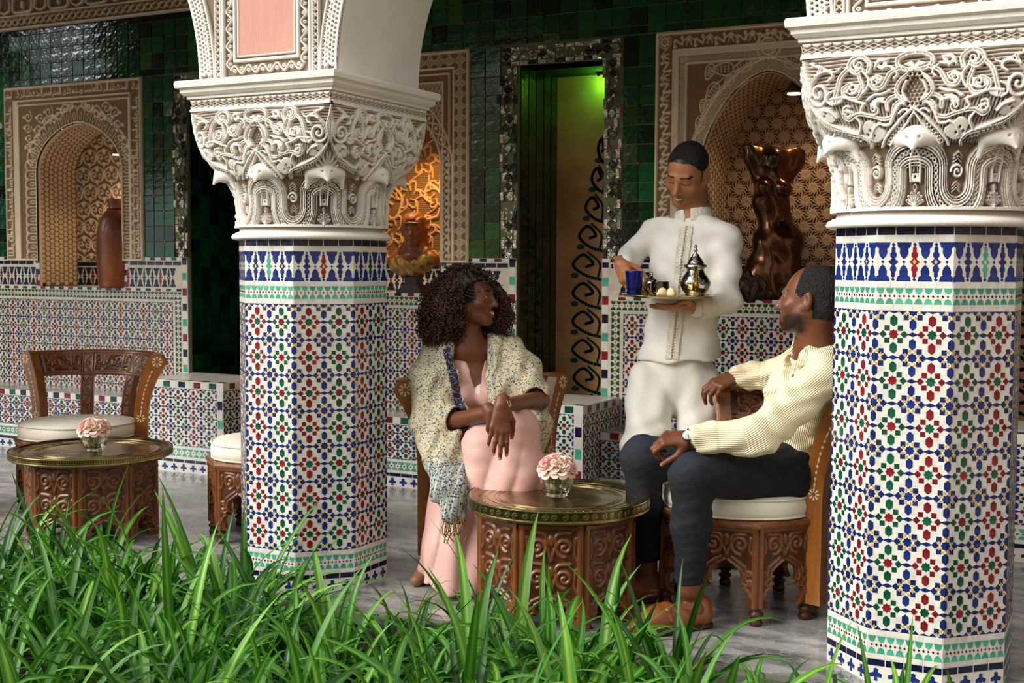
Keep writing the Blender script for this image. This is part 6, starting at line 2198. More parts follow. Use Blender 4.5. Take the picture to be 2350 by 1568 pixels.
# ---------------------------------------------------------------- the seated woman
def woman():
    t = thing('person', 'seated woman with dark curls in a pink dress and patterned shawl, turned to the waiter', 'person', (-2.30, 4.42, 0))
    inv = np.array(t.location); W = lambda p: np.array(p)
    skin = '#6b3d26'
    head = Loc((-2.383, 4.286, 1.111), frame((0.997, 0.056, 0.061), (-0.107, -0.010, 0.994)), .97)
    s = SDF()
    add_head(s, head, .95, .9, 1.3, 1.0, 1.0)
    nb = W((-2.392, 4.289, 0.906))
    s.cone(head.p(0, -.030, -.055), nb, .050, .054, .02)
    ch, wa, pe = W((-2.376, 4.297, 0.749)), W((-2.384, 4.326, 0.578)), W((-2.381, 4.352, 0.442))
    rs, ls = W((-2.512, 4.259, 0.878)), W((-2.287, 4.397, 0.883))
    fd = (0.584, -0.812, 0.000)
    s.cone(nb, ch, .058, .098, .04, flat=.72, fdir=fd); s.cone(ch, wa, .098, .085, .03, flat=.75, fdir=fd); s.cone(wa, pe, .085, .10, .03)
    for q in (1056, 1120): s.ell(W(((-2.386, 4.201, 0.731) if q == 1056 else (-2.293, 4.260, 0.731))), (.05, .045, .05), k=.03)
    s.cone(nb - np.array([0, 0, .012]), rs, .040, .046, .03); s.cone(nb - np.array([0, 0, .012]), ls, .040, .046, .03)
    re, rw = W((-2.424, 4.117, 0.622)), W((-2.147, 4.017, 0.696))
    le, lw = W((-2.085, 4.298, 0.716)), W((-2.076, 3.966, 0.730))
    s.path([rs, re, rw], [.043, .037, .024], .02); s.path([ls, le, lw], [.043, .037, .024], .02)
    tp = add_hand(s, lw, (-0.016, -0.190, -0.982), (0.493, -0.852, 0.177), -1, [(.05, .18, .12), (.0, .14, .10), (.05, .18, .12), (.10, .16, .10)], .055, (.35, .4), 1.05, .024)
    tp2 = add_hand(s, rw, (0.548, 0.166, -0.820), (0.666, -0.693, 0.276), 1, [(.2, .4, .3)] * 4, .04, (.3, .5), .93, .023)
    an1, an2 = W((-2.466, 4.100, 0.056)), W((-2.304, 4.024, 0.041))
    k1, k2 = W((-2.113, 4.130, 0.611)), W((-2.208, 4.098, 0.533))
    h1, h2 = W((-2.308, 4.365, 0.419)), W((-2.418, 4.309, 0.418))
    s.path([h1, k1], [.07, .05], .03); s.path([h2, k2], [.07, .05], .03); s.path([k1, an2], [.05, .035], .02); s.path([k2, an1], [.05, .035], .02)
    hl = lambda x, y, z: np.clip((.050 - y + (z - .03) * -.15) * 60, 0, 1) * (z > -.02) + np.clip((-.018 - y) * 60, 0, 1) * (z > -.06)
    paint = face_paint(head, skin, '#6e3430', '#170d09', '#1b100b', hl, None, 1.1, True, .0038)
    nails = nail_paint(tp, '#e6b9a8', .0065)
    o = sdf_obj('body', s, .0034, skin_mat('skin'), t, None, lambda P: nails(P, paint(P))); o.location = -inv
    # dress: bodice with a deep neckline, and a long skirt
    pinkc = M('dusty_pink_satin', '#d2a79d', .55, var=.05, vscale=6, bump=.06, bscale=400, spec=.4)
    d = SDF()
    d.cone(nb - np.array([0, 0, .030]), ch, .070, .108, .03, flat=.74, fdir=fd); d.cone(ch, wa, .108, .096, .03, flat=.77, fdir=fd); d.cone(wa, pe, .096, .125, .03)
    d.ell(W((-2.386, 4.201, 0.728)), (.055, .050, .055), k=.03); d.ell(W((-2.292, 4.260, 0.727)), (.055, .050, .055), k=.03)
    side = np.array((0.811, 0.585, 0.000)); vb = W((-2.298, 4.190, 0.737))
    def vee(P):
        q = P - vb
        x = q @ side; z = q[:, 2]; y = q @ np.array(fd)
        return np.maximum(np.maximum(np.abs(x) - .006 - z * .23, -z), -y - .16)
    d.fn(vee, .004, 's', vb - .3, vb + .3)
    d.plane(nb - np.array([0, 0, .004]), (0, 0, 1), .01)
    # skirt
    hemz = .03
    kk1, kk2 = W((-2.100, 4.125, 0.616)), W((-2.208, 4.087, 0.546))
    d.path([W((-2.347, 4.345, 0.427)), kk1], [.125, .082], .05); d.path([W((-2.409, 4.312, 0.409)), kk2], [.115, .085], .05)
    d.path([kk1, W((-2.076, 4.103, 0.451)), W((-2.136, 4.078, 0.217)), W((-2.216, 4.002, 0.032))], [.080, .100, .110, .105], .05)
    d.path([kk2, W((-2.231, 4.061, 0.344)), W((-2.290, 4.016, 0.145)), W((-2.306, 3.977, 0.026))], [.085, .115, .115, .105], .05)
    d.path([W((-2.348, 4.082, 0.381)), W((-2.385, 4.080, 0.138)), W((-2.418, 4.079, 0.049))], [.075, .078, .085], .05)
    d.plane((0, 0, hemz), (0, 0, -1), .004)
    hang = W((-2.075, 4.027, 0.634))
    def fold(P):
        low = np.clip((.62 - P[:, 2]) / .35, 0, 1)
        a = P @ np.array((0.752, 0.659, 0.000)); 
        g = (a + .25 * (.6 - P[:, 2])) * 2 * PI / .095 + .6 * np.sin(P[:, 2] * 8)
        skirt = (np.abs(np.sin(g / 2)) ** .7 - .6) * .022 * low + np.sin(a * 2 * PI / .21 + P[:, 2] * 5) * .009 * low
        return skirt + waves(P, [((0.311, 0.358, 0.880), .06, .0016, (1, 0, 0), 1.5)]) * (1 - low)
    o = sdf_obj('dress', d, .0058, pinkc, t, fold, None, None, 2); o.location = -inv
    c = SDF(); c.cone(ch + np.array([0, 0, .015]), wa, .094, .084, .02, flat=.76, fdir=fd)
    c.ell(W((-2.380, 4.204, 0.735)), (.045, .042, .046), k=.03); c.ell(W((-2.299, 4.257, 0.734)), (.045, .042, .046), k=.03)
    c.plane(W((-2.299, 4.193, 0.789)), (0, 0, 1), .003)
    c.plane(wa, (0, 0, -1), .003)
    o = sdf_obj('camisole', c, .005, cloth('ivory_rib', '#e8ddc4'), t, None); o.location = -inv
    # shawl
    sh = SDF()
    Wn = lambda a, b, ra, rb, k=.03, fl=None, fdd=None: sh.cone(W(a), W(b), ra, rb, k, flat=fl, fdir=fdd)
    Wn((-2.509, 4.262, 0.893), (-2.495, 4.170, 0.771), .076, .090); Wn((-2.495, 4.170, 0.771), (-2.437, 4.110, 0.617), .092, .088)
    Wn((-2.438, 4.110, 0.626), (-2.337, 4.096, 0.647), .080, .058, .03)
    Wn((-2.472, 4.295, 0.930), (-2.512, 4.260, 0.886), .050, .070)
    Wn((-2.285, 4.400, 0.893), (-2.199, 4.360, 0.822), .075, .078); Wn((-2.199, 4.360, 0.822), (-2.104, 4.290, 0.738), .078, .056)
    Wn((-2.336, 4.376, 0.935), (-2.288, 4.398, 0.893), .050, .068)
    # front edges and the collar round the neck
    Wn((-2.470, 4.229, 0.942), (-2.408, 4.150, 0.812), .030, .036, .02, .5, fd); Wn((-2.408, 4.150, 0.812), (-2.357, 4.151, 0.618), .038, .030, .02, .5, fd)
    Wn((-2.306, 4.335, 0.938), (-2.248, 4.255, 0.811), .026, .034, .02, .5, fd); Wn((-2.248, 4.255, 0.811), (-2.217, 4.228, 0.695), .036, .038, .02, .6, fd)
    Wn((-2.250, 4.263, 0.776), (-2.186, 4.296, 0.776), .055, .065)
    # hanging ends
    Wn((-2.441, 4.107, 0.600), (-2.336, 3.995, 0.496), .085, .080, .04, .55, fd); Wn((-2.336, 3.995, 0.496), (-2.259, 3.915, 0.399), .078, .066, .03, .45, fd); Wn((-2.259, 3.915, 0.399), (-2.231, 3.879, 0.317), .064, .040, .02, .4, fd)
    Wn((-2.136, 4.340, 0.732), (-2.109, 4.348, 0.637), .050, .046, .03); Wn((-2.109, 4.348, 0.637), (-2.116, 4.357, 0.514), .044, .030, .03)
    # cuffs stay open round the forearms
    sh.cone(re * .75 + rw * .25, rw, .044, .034, .006, 's'); sh.cone(le, lw, .048, .036, .006, 's')
    sh.cone(nb + np.array([0, 0, -.01]), nb + np.array([0, 0, .12]), .066, .066, .006, 's')
    fold2 = lambda P: waves(P, [((0.735, 0.494, -0.465), .085, .0048, (0, 0, 1), .7), ((0.356, 0.283, 0.891), .19, .004, (1, 0, 0), .8), ((0.815, 0.527, -0.241), .046, .0016, (0, 0, 1), .6)])
    lining = lambda P: np.clip(1 - np.minimum(np.abs((P - W((-2.387, 4.148, 0.796))) @ np.array((0.797, 0.573, 0.194)) - .002) / .024, 9), 0, 1) * (P[:, 2] < W((-2.378, 4.165, 0.966))[2]) * (P[:, 2] > W((-2.364, 4.143, 0.558))[2]) * ((P - ch) @ np.array(fd) > .05)
    border = lambda P: np.clip((W((-2.293, 3.953, 0.530))[2] - P[:, 2]) / .05, 0, 1) + np.clip(1 - np.abs((P - W((-2.253, 4.242, 0.829))) @ np.array((0.838, 0.542, 0.060)) + .008) / .010, 0, 1) * ((P - ch) @ np.array(fd) > .03)
    o = sdf_obj('shawl', sh, .0052, shawl_mat(), t, fold2, None, {'lining': lining, 'border': border}, 1); o.location = -inv
    tas = MB(); r = random.Random(4)
    for k in range(16):
        x = 1018 + k * 2.9
        p = W((-2.262, 3.863, 0.311)) + (W((-2.190, 3.878, 0.331)) - W((-2.262, 3.863, 0.311))) * (k / 15)
        L_ = r.uniform(.06, .10)
        pts = [p + np.array([r.gauss(0, .003) * i, r.gauss(0, .003) * i, -L_ * i / 4]) for i in range(5)]
        tas.tube(pts, [.0022, .0018, .0022, .0018, .003], 5)
    oo = tas.build('fringe', M('fringe_gold', '#7a6438', .7, var=.4, vscale=60), o); tag(oo, 'knotted gold fringe')
    # hair: a dark core under many ringlets
    core = SDF()
    core.ell(head.p(0, -.035, .045), (.100, .120, .088), head.R); core.ell(head.p(.005, -.100, -.03), (.118, .095, .115), head.R, .03)
    core.ell(head.p(-.05, -.075, -.10), (.070, .070, .075), head.R, .03); core.ell(head.p(-.085, .045, -.05), (.048, .078, .115), head.R, .03); core.ell(head.p(.0, -.125, -.09), (.105, .08, .09), head.R, .03)
    core.ell(head.p(.040, .080, -.030), (.110, .085, .098), head.R, .01, 's'); core.ell(head.p(.075, .03, -.03), (.035, .045, .075), head.R, .01, 's')
    hm_ = M('hair_brown_black', '#1c100b', .38, var=.35, vscale=40, spec=.6)
    o = sdf_obj('hair', core, .009, hm_, t, lambda P: waves(P, [((1, .2, .3), .022, .003, (0, 1, 0), 2), ((.1, 1, .2), .024, .003, (0, 0, 1), 2)])); o.location = -inv
    me = o.data
    V = np.array([v.co for v in me.vertices]); Nn = np.array([v.normal for v in me.vertices])
    r = np.random.default_rng(5)
    cam = np.array([0, 0, 1.25]); vis = ((cam - V) * Nn).sum(1) > -.04
    Q = head.inv(V); vis &= ~((Q[:, 1] > .002) & (Q[:, 0] > -.055) & (Q[:, 2] < .095))
    ids = r.choice(np.where(vis)[0], 1750)
    mb = MB()
    nt_ = 26
    tt = np.linspace(0, 1, nt_)
    for i in ids:
        n = Nn[i]; L_ = r.uniform(.030, .060)
        down = nz(np.array([0, 0, -1.]) * .8 + n * r.uniform(.25, .75) + r.normal(0, .25, 3))
        a = nz(np.cross(down, (.3, .8, .2))); b = np.cross(down, a)
        ph = r.uniform(0, 6.28); tr = L_ / .0150; R_ = r.uniform(.0042, .0064)
        C_ = V[i] - n * .006 + np.outer(tt, down * L_) + np.outer(tt ** 2, [0, 0, -.012])
        an = ph + tt * tr * 2 * PI * (1 if i % 2 else -1)
        P = C_ + R_ * (np.outer(np.cos(an), a) + np.outer(np.sin(an), b)) * np.clip(tt * 6, .3, 1)[:, None]
        T_ = np.gradient(P, axis=0); T_ /= np.linalg.norm(T_, axis=1)[:, None]
        u = np.cross(T_, down); u /= np.linalg.norm(u, axis=1)[:, None] + 1e-9; w = np.cross(T_, u)
        rad = (.0034 * (1 - .5 * tt))[:, None]
        ring = [P + rad * (math.cos(q) * u + math.sin(q) * w) for q in (0, 2.094, 4.189)]
        Vv = np.stack(ring, 1).reshape(-1, 3)
        mb.v.append(Vv); base = mb.n; mb.n += len(Vv)
        for k in range(nt_ - 1):
            for q in range(3):
                mb.f.append([base + k * 3 + q, base + k * 3 + (q + 1) % 3, base + k * 3 + 3 + (q + 1) % 3, base + k * 3 + 3 + q]); mb.m.append(0); mb.sm.append(True)
    cu = mb.build('ringlets', M('hair_ringlets', '#4a2b1b', .36, var=.5, vscale=60, spec=.7), o); tag(cu, kind='stuff')
    # cornrow lines at the temple
    cr = MB()
    for k in range(5):
        z = .052 - k * .014
        pts = [head.p(.066 - .002 * abs(k - 2), .050 - y * .09, z + .030 * y - .006) for y in np.linspace(0, 1, 6)]
        q = [head.p(.058 + .016 * math.sin(min(1, .35 + y) * 1.5), .048 - y * .085, z + .035 * y) for y in np.linspace(0, 1, 6)]
        cr.tube(q, [.003, .0045, .005, .005, .005, .005], 6)
    cr.build('cornrows', hm_, o)
    # jewellery
    gold = M('gold', '#c9a25a', .25, metal=1)
    e = MB(); p = head.p(.074, -.012, -.038)
    e.tube([p, p + np.array([.001, 0, -.02]), p + np.array([.0, 0, -.058])], .0011, 5); e.lathe([(0, -.006), (.006, 0), (0, .006)], 10, p + np.array([0, 0, -.063]))
    oo = e.build('earring', gold, t); oo.location = -inv; tag(oo, 'long gold drop earring')
    b = MB()
    ax = nz(lw - le); u = nz(np.cross(ax, (0, 0, 1))); w = np.cross(ax, u)
    for dz, rr in ((0, .031), (.010, .032), (-.008, .030)):
        ring = [lw - ax * (.004 + dz) + (u * math.cos(q) * rr + w * math.sin(q) * rr * .9) + ax * .004 * math.sin(3 * q + dz * 300) for q in np.linspace(0, 2 * PI, 29)]
        b.tube(ring, .0016, 5, cap=False)
        for q in ring[::2]: b.lathe([(0, -.003), (.003, 0), (0, .003)], 6, q)
    oo = b.build('bracelet', gold, t); oo.location = -inv; tag(oo, 'fine gold chain bracelets')
    f = SDF(); ft = an1 * np.array([1, 1, 0]); dd = np.array((0.011, -1.000, 0.000)) * np.array([1, 1, 0])
    f.path([ft + np.array([0, 0, .045]), ft + dd * .05 + np.array([0, 0, .030]), ft + dd * .10 + np.array([0, 0, .022])], [.034, .034, .024], .02); f.plane((0, 0, .004), (0, 0, -1), .003)
    oo = sdf_obj('shoe', f, .006, M('tan_leather', '#8a6240', .5), t); oo.location = -inv
    return t

def shawl_mat():
    m = M('patterned_shawl', '#ddd2a4', .75, var=.08, vscale=12, bump=.25, bscale=500)
    nt = m.node_tree; N, L = nt.nodes, nt.links
    b = N['Principled BSDF']
    tc = N.new('ShaderNodeTexCoord'); co = tc.outputs['Object']
    def vor(scale, feat='F1', rnd=1.0, src=co):
        v = N.new('ShaderNodeTexVoronoi'); v.inputs['Scale'].default_value = scale; v.inputs['Randomness'].default_value = rnd; v.feature = feat
        L.new(src, v.inputs['Vector']); return v
    def noise(scale, det=3):
        v = N.new('ShaderNodeTexNoise'); v.inputs['Scale'].default_value = scale; v.inputs['Detail'].default_value = det
        L.new(co, v.inputs['Vector']); return v
    def ramp(sock, stops):
        r = N.new('ShaderNodeValToRGB'); r.color_ramp.interpolation = 'CONSTANT'
        e = r.color_ramp.elements
        e[0].position, e[0].color = stops[0][0], (*srgb(stops[0][1]), 1)
        e[1].position, e[1].color = stops[1][0], (*srgb(stops[1][1]), 1)
        for p, c in stops[2:]:
            q = e.new(p); q.color = (*srgb(c), 1)
        L.new(sock, r.inputs[0]); return r.outputs[0]
    def band(sock, lo, hi):
        a = N.new('ShaderNodeMath'); a.operation = 'GREATER_THAN'; a.inputs[1].default_value = lo; L.new(sock, a.inputs[0])
        c = N.new('ShaderNodeMath'); c.operation = 'LESS_THAN'; c.inputs[1].default_value = hi; L.new(sock, c.inputs[0])
        q = N.new('ShaderNodeMath'); q.operation = 'MULTIPLY'; L.new(a.outputs[0], q.inputs[0]); L.new(c.outputs[0], q.inputs[1]); return q.outputs[0]
    def mix(f, a, c):
        x = N.new('ShaderNodeMix'); x.data_type = 'RGBA'; L.new(f, x.inputs['Factor'])
        for s_, v in (('A', a), ('B', c)):
            if isinstance(v, str): x.inputs[s_].default_value = (*srgb(v), 1)
            else: L.new(v, x.inputs[s_])
        return x.outputs['Result']
    def mul(a, c):
        q = N.new('ShaderNodeMath'); q.operation = 'MULTIPLY'; L.new(a, q.inputs[0]); L.new(c, q.inputs[1]); return q.outputs[0]
    # vines: thin bands of a warped noise, leaves: small cells
    vine_ = band(noise(38, 1).outputs[0], .490, .508)
    vine2 = band(noise(46, 1).outputs[0], .56, .574)
    v1 = vor(125); leaf_ = mul(band(v1.outputs['Distance'], -1, .34), band(noise(48, 1).outputs[0], .40, 1))
    v2 = vor(75); blue = mul(band(v2.outputs['Distance'], -1, .30), band(noise(30, 1).outputs[0], .0, .44))
    base = mix(vine_, '#cdc29c', '#4a4d62'); base = mix(vine2, base, '#5d86a0'); base = mix(leaf_, base, '#454960'); base = mix(blue, base, '#7ba3ae')
    # large paisley drops: rings round scattered centres
    v3 = vor(7.5, 'F1', 1.0); dd = v3.outputs['Distance']
    pais = ramp(dd, [(0, '#c2a48c'), (.08, '#6d6378'), (.10, '#d2c59c'), (.155, '#8f8296'), (.175, '#d8cba0'), (.225, '#5b586c'), (.24, '#d5c79b')])
    fine = band(vor(150).outputs['Distance'], -1, .38)
    pais = mix(mul(fine, band(dd, .02, .24)), pais, '#57526a')
    base = mix(band(dd, -1, .245), base, pais)
    at = N.new('ShaderNodeAttribute'); at.attribute_name = 'border'
    stripe = N.new('ShaderNodeTexWave'); stripe.inputs['Scale'].default_value = 14; stripe.inputs['Distortion'].default_value = 1.5; L.new(co, stripe.inputs['Vector'])
    bc = ramp(stripe.outputs[0], [(0, '#86a3a6'), (.22, '#b9b192'), (.38, '#4a4260'), (.5, '#9a8682'), (.62, '#84a3a8'), (.8, '#c4ba98')])
    bc = mix(mul(band(vor(110).outputs['Distance'], -1, .42), band(noise(40, 1).outputs[0], .4, 1)), bc, '#39364f')
    base = mix(band(at.outputs['Fac'], .5, 9), base, bc)
    a2 = N.new('ShaderNodeAttribute'); a2.attribute_name = 'lining'
    lin = mix(band(noise(45, 1).outputs[0], .49, .53), '#2b2140', '#b9a9a8'); lin = mix(band(vor(40).outputs['Distance'], -1, .22), lin, '#57a4ae')
    base = mix(band(a2.outputs['Fac'], .3, 9), base, lin)
    L.new(base, b.inputs['Base Color'])
    return m
woman()

# ---------------------------------------------------------------- the seated man
def corduroy(n, c):
    m = M(n, c, .85, var=.06, vscale=8, bump=.12, bscale=300)
    nt = m.node_tree; N, L = nt.nodes, nt.links; b = N['Principled BSDF']
    at = N.new('ShaderNodeAttribute'); at.attribute_name = 'rib'
    mu = N.new('ShaderNodeMath'); mu.operation = 'MULTIPLY'; mu.inputs[1].default_value = 2 * PI / .0066
    L.new(at.outputs['Fac'], mu.inputs[0])
    si = N.new('ShaderNodeMath'); si.operation = 'SINE'; L.new(mu.outputs[0], si.inputs[0])
    bp = N.new('ShaderNodeBump'); bp.inputs['Strength'].default_value = .5; bp.inputs['Distance'].default_value = .003
    L.new(si.outputs[0], bp.inputs['Height']); L.new(bp.outputs[0], b.inputs['Normal'])
    return m
def man():
    t = thing('person', 'seated man in cream corduroy shirt and dark jeans, looking up at the waiter', 'person', (-1.25, 4.40, 0))
    inv = np.array(t.location); W = lambda p: np.array(p)
    skin = '#6b3f27'
    head = Loc((-1.040, 4.301, 1.126), frame((-0.994, 0.080, 0.081), (0.079, 0.063, 0.995)), 1.03)
    s = SDF()
    add_head(s, head, 1.0, 1.05, 1.1, 1.05, .2)
    nb = W((-1.025, 4.330, 0.951))
    s.cone(head.p(0, -.034, -.060), nb, .058, .066, .02)
    ch, wa, pe = W((-1.062, 4.401, 0.792)), W((-1.119, 4.392, 0.615)), W((-1.141, 4.395, 0.494))
    ns, ne, nw = W((-0.965, 4.231, 0.869)), W((-1.131, 4.019, 0.676)), W((-1.344, 3.954, 0.661))
    fs, fe, fw = W((-1.133, 4.551, 0.880)), W((-1.265, 4.659, 0.821)), W((-1.393, 4.638, 0.817))
    s.cone(nb, ch, .07, .12, .04, flat=.75, fdir=(-0.699, -0.715, 0.000)); s.path([ch, wa, pe], [.11, .10, .11], .03)
    s.path([ns, ne, nw], [.048, .040, .029], .02); s.path([fs, fe, fw], [.048, .040, .029], .02)
    tp = add_hand(s, nw, (-0.931, -0.363, -0.051), (0.103, -0.527, 0.844), -1, [(.75, 1.2, .7), (.8, 1.25, .7), (.85, 1.3, .7), (.9, 1.3, .7)], .02, (.35, .9), 1.08, .030)
    tp2 = add_hand(s, fw, (-0.731, -0.582, -0.356), (-0.017, -0.518, 0.855), 1, [(.45, .75, .3), (.55, .75, .3), (.65, .75, .3), (.7, .75, .3)], .05, (.5, 1.1), 1.08, .030)
    nk, na = W((-1.341, 3.958, 0.541)), W((-1.354, 3.978, 0.136))
    fk, fa = W((-1.597, 4.153, 0.551)), W((-1.606, 4.230, 0.105))
    s.path([W((-1.137, 4.318, 0.490)), nk, na], [.085, .055, .040], .03); s.path([W((-1.205, 4.452, 0.488)), fk, fa], [.085, .055, .040], .03)
    nf, ff_ = na * np.array([1, 1, 0]), fa * np.array([1, 1, 0])
    nd = nz(np.array((-0.608, -0.794, 0.000))); fd_ = nz(np.array((-0.711, -0.703, 0.000)))
    for a, d in ((nf, nd), (ff_, fd_)):
        s.path([a + np.array([0, 0, .06]) - d * .02, a + d * .07 + np.array([0, 0, .045]), a + d * .15 + np.array([0, 0, .03])], [.042, .034, .028], .02)
    def hl(x, y, z):
        back = np.clip((.030 - y + .35 * (z - .06) * (z < .06)) * 60, 0, 1) * (z > .02) * (z - .055 < 0) + np.clip((z - .02) * 60, 0, 1) * np.clip((.022 - y) * 60, 0, 1)
        low = np.clip((-.022 - y) * 60, 0, 1) * (z > -.062)
        return np.maximum(np.minimum(back, 1), low) * (np.hypot(np.abs(x) - .078, (y + .014)) > .026)
    beard = ('#1d110b', lambda x, y, z: np.clip((-.040 - z - .35 * np.maximum(0, y - .03)) * 70, 0, 1) * np.clip((y + .030) * 30, 0, 1) * np.clip((z + .125) * 50, 0, 1) * (np.hypot(x / 1.3, (z + .069)) > .021) * .92 + .5 * np.clip(1 - np.hypot(x / .03, (z + .053) / .006), 0, 1))
    paint = face_paint(head, skin, '#5e3328', '#160d08', '#15100d', hl, beard, .2)
    nails = nail_paint(tp + tp2, '#b98a72', .006)
    o = sdf_obj('body', s, .0036, skin_mat('skin'), t, None, lambda P: nails(P, paint(P))); o.location = -inv
    h = SDF()
    h.ell(head.p(0, -.022, .034), np.array([.0805, .101, .0865]) * 1.03, head.R); h.ell(head.p(0, -.055, -.02), np.array([.068, .062, .055]) * 1.03, head.R, .02)
    h.ell(head.p(0, .070, .055), np.array([.085, .068, .075]), head.R, .012, 's'); h.ell(head.p(0, .055, -.06), np.array([.12, .085, .085]), head.R, .012, 's')
    for q in (-1, 1): h.ell(head.p(q * .082, -.012, -.012), (.022, .024, .034), head.R, .006, 's')
    hm_ = M('hair_afro_short', '#17110e', .7, var=.4, vscale=160, bump=1.0, bscale=190)
    o = sdf_obj('hair', h, .0042, hm_, t, lambda P: waves(P, [((1, .2, .3), .0085, .0012, (0, 1, 0), 2), ((.1, 1, .4), .008, .0012, (0, 0, 1), 2), ((.2, .1, 1), .009, .001, (1, 0, 0), 2)])); o.location = -inv
    # shirt
    j = SDF(); fdn = (-0.409, -0.912, 0.000)
    j.cone(nb - np.array([0, 0, .02]), ch, .092, .150, .05, flat=.82, fdir=fdn); j.cone(ch, wa, .150, .145, .03, flat=.85, fdir=fdn); j.cone(wa, pe, .145, .165, .03, flat=.85, fdir=fdn)
    j.cone(ns, nb - np.array([0, 0, .035]), .070, .085, .04); j.cone(fs, nb - np.array([0, 0, .035]), .066, .085, .04)
    nwc, fwc = nw * .90 + ne * .10, fw * .90 + fe * .10
    j.path([ns, ne, nwc], [.074, .066, .044], .03); j.path([fs, fe, fwc], [.070, .062, .046], .03)
    j.plane(W((-1.122, 4.323, 0.454)), (0.330, 0.170, -0.928), .006)
    ax = nz(head.p(0, -.034, -.06) - nb)
    j.plane(nb + np.array([0, 0, .012]), (-0.351, -0.128, 0.927), .008)
    j.cone(nb - ax * .08 + np.array((-0.689, -0.725, 0.000)) * .10, nb + ax * .1, .030, .062, .01, 's')
    fold = lambda P: waves(P, [((0.486, 0.361, 0.796), .10, .0050, (1, 0, 0), 2.0), ((-0.472, -0.044, 0.880), .075, .0035, (0, 0, 1), 2.0)])
    segs = [(ns, ne), (ne, nwc), (fs, fe), (fe, fwc), (nb, pe)]
    rad = [.072, .055, .068, .055, .155]
    view = np.array((-0.457, 0.890, 0.000))
    def rib(P):
        D = []; R_ = []
        for (a, b), r_ in zip(segs, rad):
            ab = b - a; tt = np.clip(((P - a) @ ab) / (ab @ ab), 0, 1)
            D.append(np.linalg.norm(P - a - tt[:, None] * ab, axis=1) - r_)
            R_.append((P - a) @ nz(np.cross(ab, view)))
        i = np.argmin(D, 0)
        return np.stack(R_, 1)[np.arange(len(P)), i]
    cord = corduroy('cream_corduroy', '#e9dcb8')
    o = sdf_obj('shirt', j, .0055, cord, t, fold, None, {'rib': rib}, 2); o.location = -inv
    shirt = o
    # spread collar
    c = SDF()
    c.cone(nb - ax * .02, nb + ax * .035, .088, .078, .01); c.cone(nb - ax * .05, nb + ax * .1, .074, .070, .004, 's')
    c.plane(nb + ax * .035, ax, .003)
    op = nb + np.array((-0.769, -0.639, 0.000)) * .09
    c.cone(op - ax * .06, op + ax * .08, .045, .06, .006, 's')
    side = np.array((0.659, -0.752, 0.000))
    tip = W((-1.061, 4.184, 0.899)); c.cone(W((-0.991, 4.280, 0.958)), tip, .030, .012, .012, flat=.35, fdir=(0.145, -0.942, 0.302)); c.cone(W((-0.964, 4.329, 0.972)), W((-1.030, 4.225, 0.938)), .034, .024, .012, flat=.35, fdir=(0.145, -0.942, 0.302))
    c.cone(W((-1.099, 4.428, 0.969)), W((-1.131, 4.396, 0.915)), .022, .012, .012, flat=.4, fdir=(0.149, -0.967, 0.206))
    o = sdf_obj('collar', c, .0042, cord, shirt, None, None, {'rib': lambda P: (P - nb) @ nz(np.cross(ax, view)) * .8 + (P - nb) @ ax * .5}); 
    for p, a in ((nwc, nz(nw - ne)), (fwc, nz(fw - fe))):
        f = SDF(); f.cone(p - a * .055, p + a * .02, .053, .049, .005); f.cone(p - a * .01, p + a * .05, .034, .036, .003, 's'); f.plane(p + a * .012, a, .003)
        sdf_obj('cuff', f, .0042, cord, shirt, fold, None, {'rib': lambda P, a=a, p=p: (P - p) @ nz(np.cross(a, view))})
    bt = MB()
    for q in ((-1.100, 4.168, 0.803), (-1.126, 4.148, 0.721), (-1.144, 4.146, 0.660)):
        bt.lathe([(0, -.003), (.006, -.002), (.006, .002), (0, .003)], 12, q)
    bt.build('buttons', M('horn_button', '#c9b283', .4), shirt)
    # jeans
    d = SDF()
    hn, hf = W((-1.118, 4.306, 0.509)), W((-1.187, 4.473, 0.499))
    d.cone(hn, hf, .115, .112, .04); d.path([hn, nk], [.112, .078], .03); d.path([hf, fk], [.108, .078], .03)
    d.path([nk + np.array([0, 0, -.004]), nk * .55 + na * .45, na + np.array([0, 0, .035])], [.076, .066, .049], .03)
    d.path([fk + np.array([0, 0, -.004]), fk * .55 + fa * .45, fa + np.array([0, 0, .035])], [.074, .064, .048], .03)
    d.plane(na + np.array([0, 0, .02]), (0, 0, -1), .004)
    jf = lambda P: waves(P, [((0.471, 0.334, 0.816), .13, .0020, (1, 0, 0), 2.2), ((-0.528, -0.081, 0.845), .075, .0012, (0, 0, 1), 2.0), ((0.174, 0.090, 0.981), .03, .0009, (1, 0, 0), 2)])
    b0, b1 = np.array(srgb('#0c1018')), np.array(srgb('#273245'))
    def fade(P):
        w = np.clip(1 - np.linalg.norm(P - nk - np.array([0, 0, .05]), axis=1) / .13, 0, 1) + np.clip(1 - np.linalg.norm(P - fk - np.array([0, 0, .05]), axis=1) / .13, 0, 1)
        n = .5 + .5 * np.sin(P @ np.array([90., 40, 70]) + 2 * np.sin(P @ np.array([30., 80, 20])))
        w = np.clip(w * .55 + n * .06, 0, 1)[:, None]
        return b0 * (1 - w) + b1 * w
    o = sdf_obj('jeans', d, .0056, M('dark_denim', '#1a2236', .8, var=.14, vscale=30, vcol='tint', bump=.3, bscale=700), t, jf, fade, None, 2); o.location = -inv
    # loafers
    tan = M('loafer_leather', '#7f431c', .35, var=.2, vscale=14, coat=.3, bump=.05); sole = M('loafer_sole', '#2d1a10', .6)
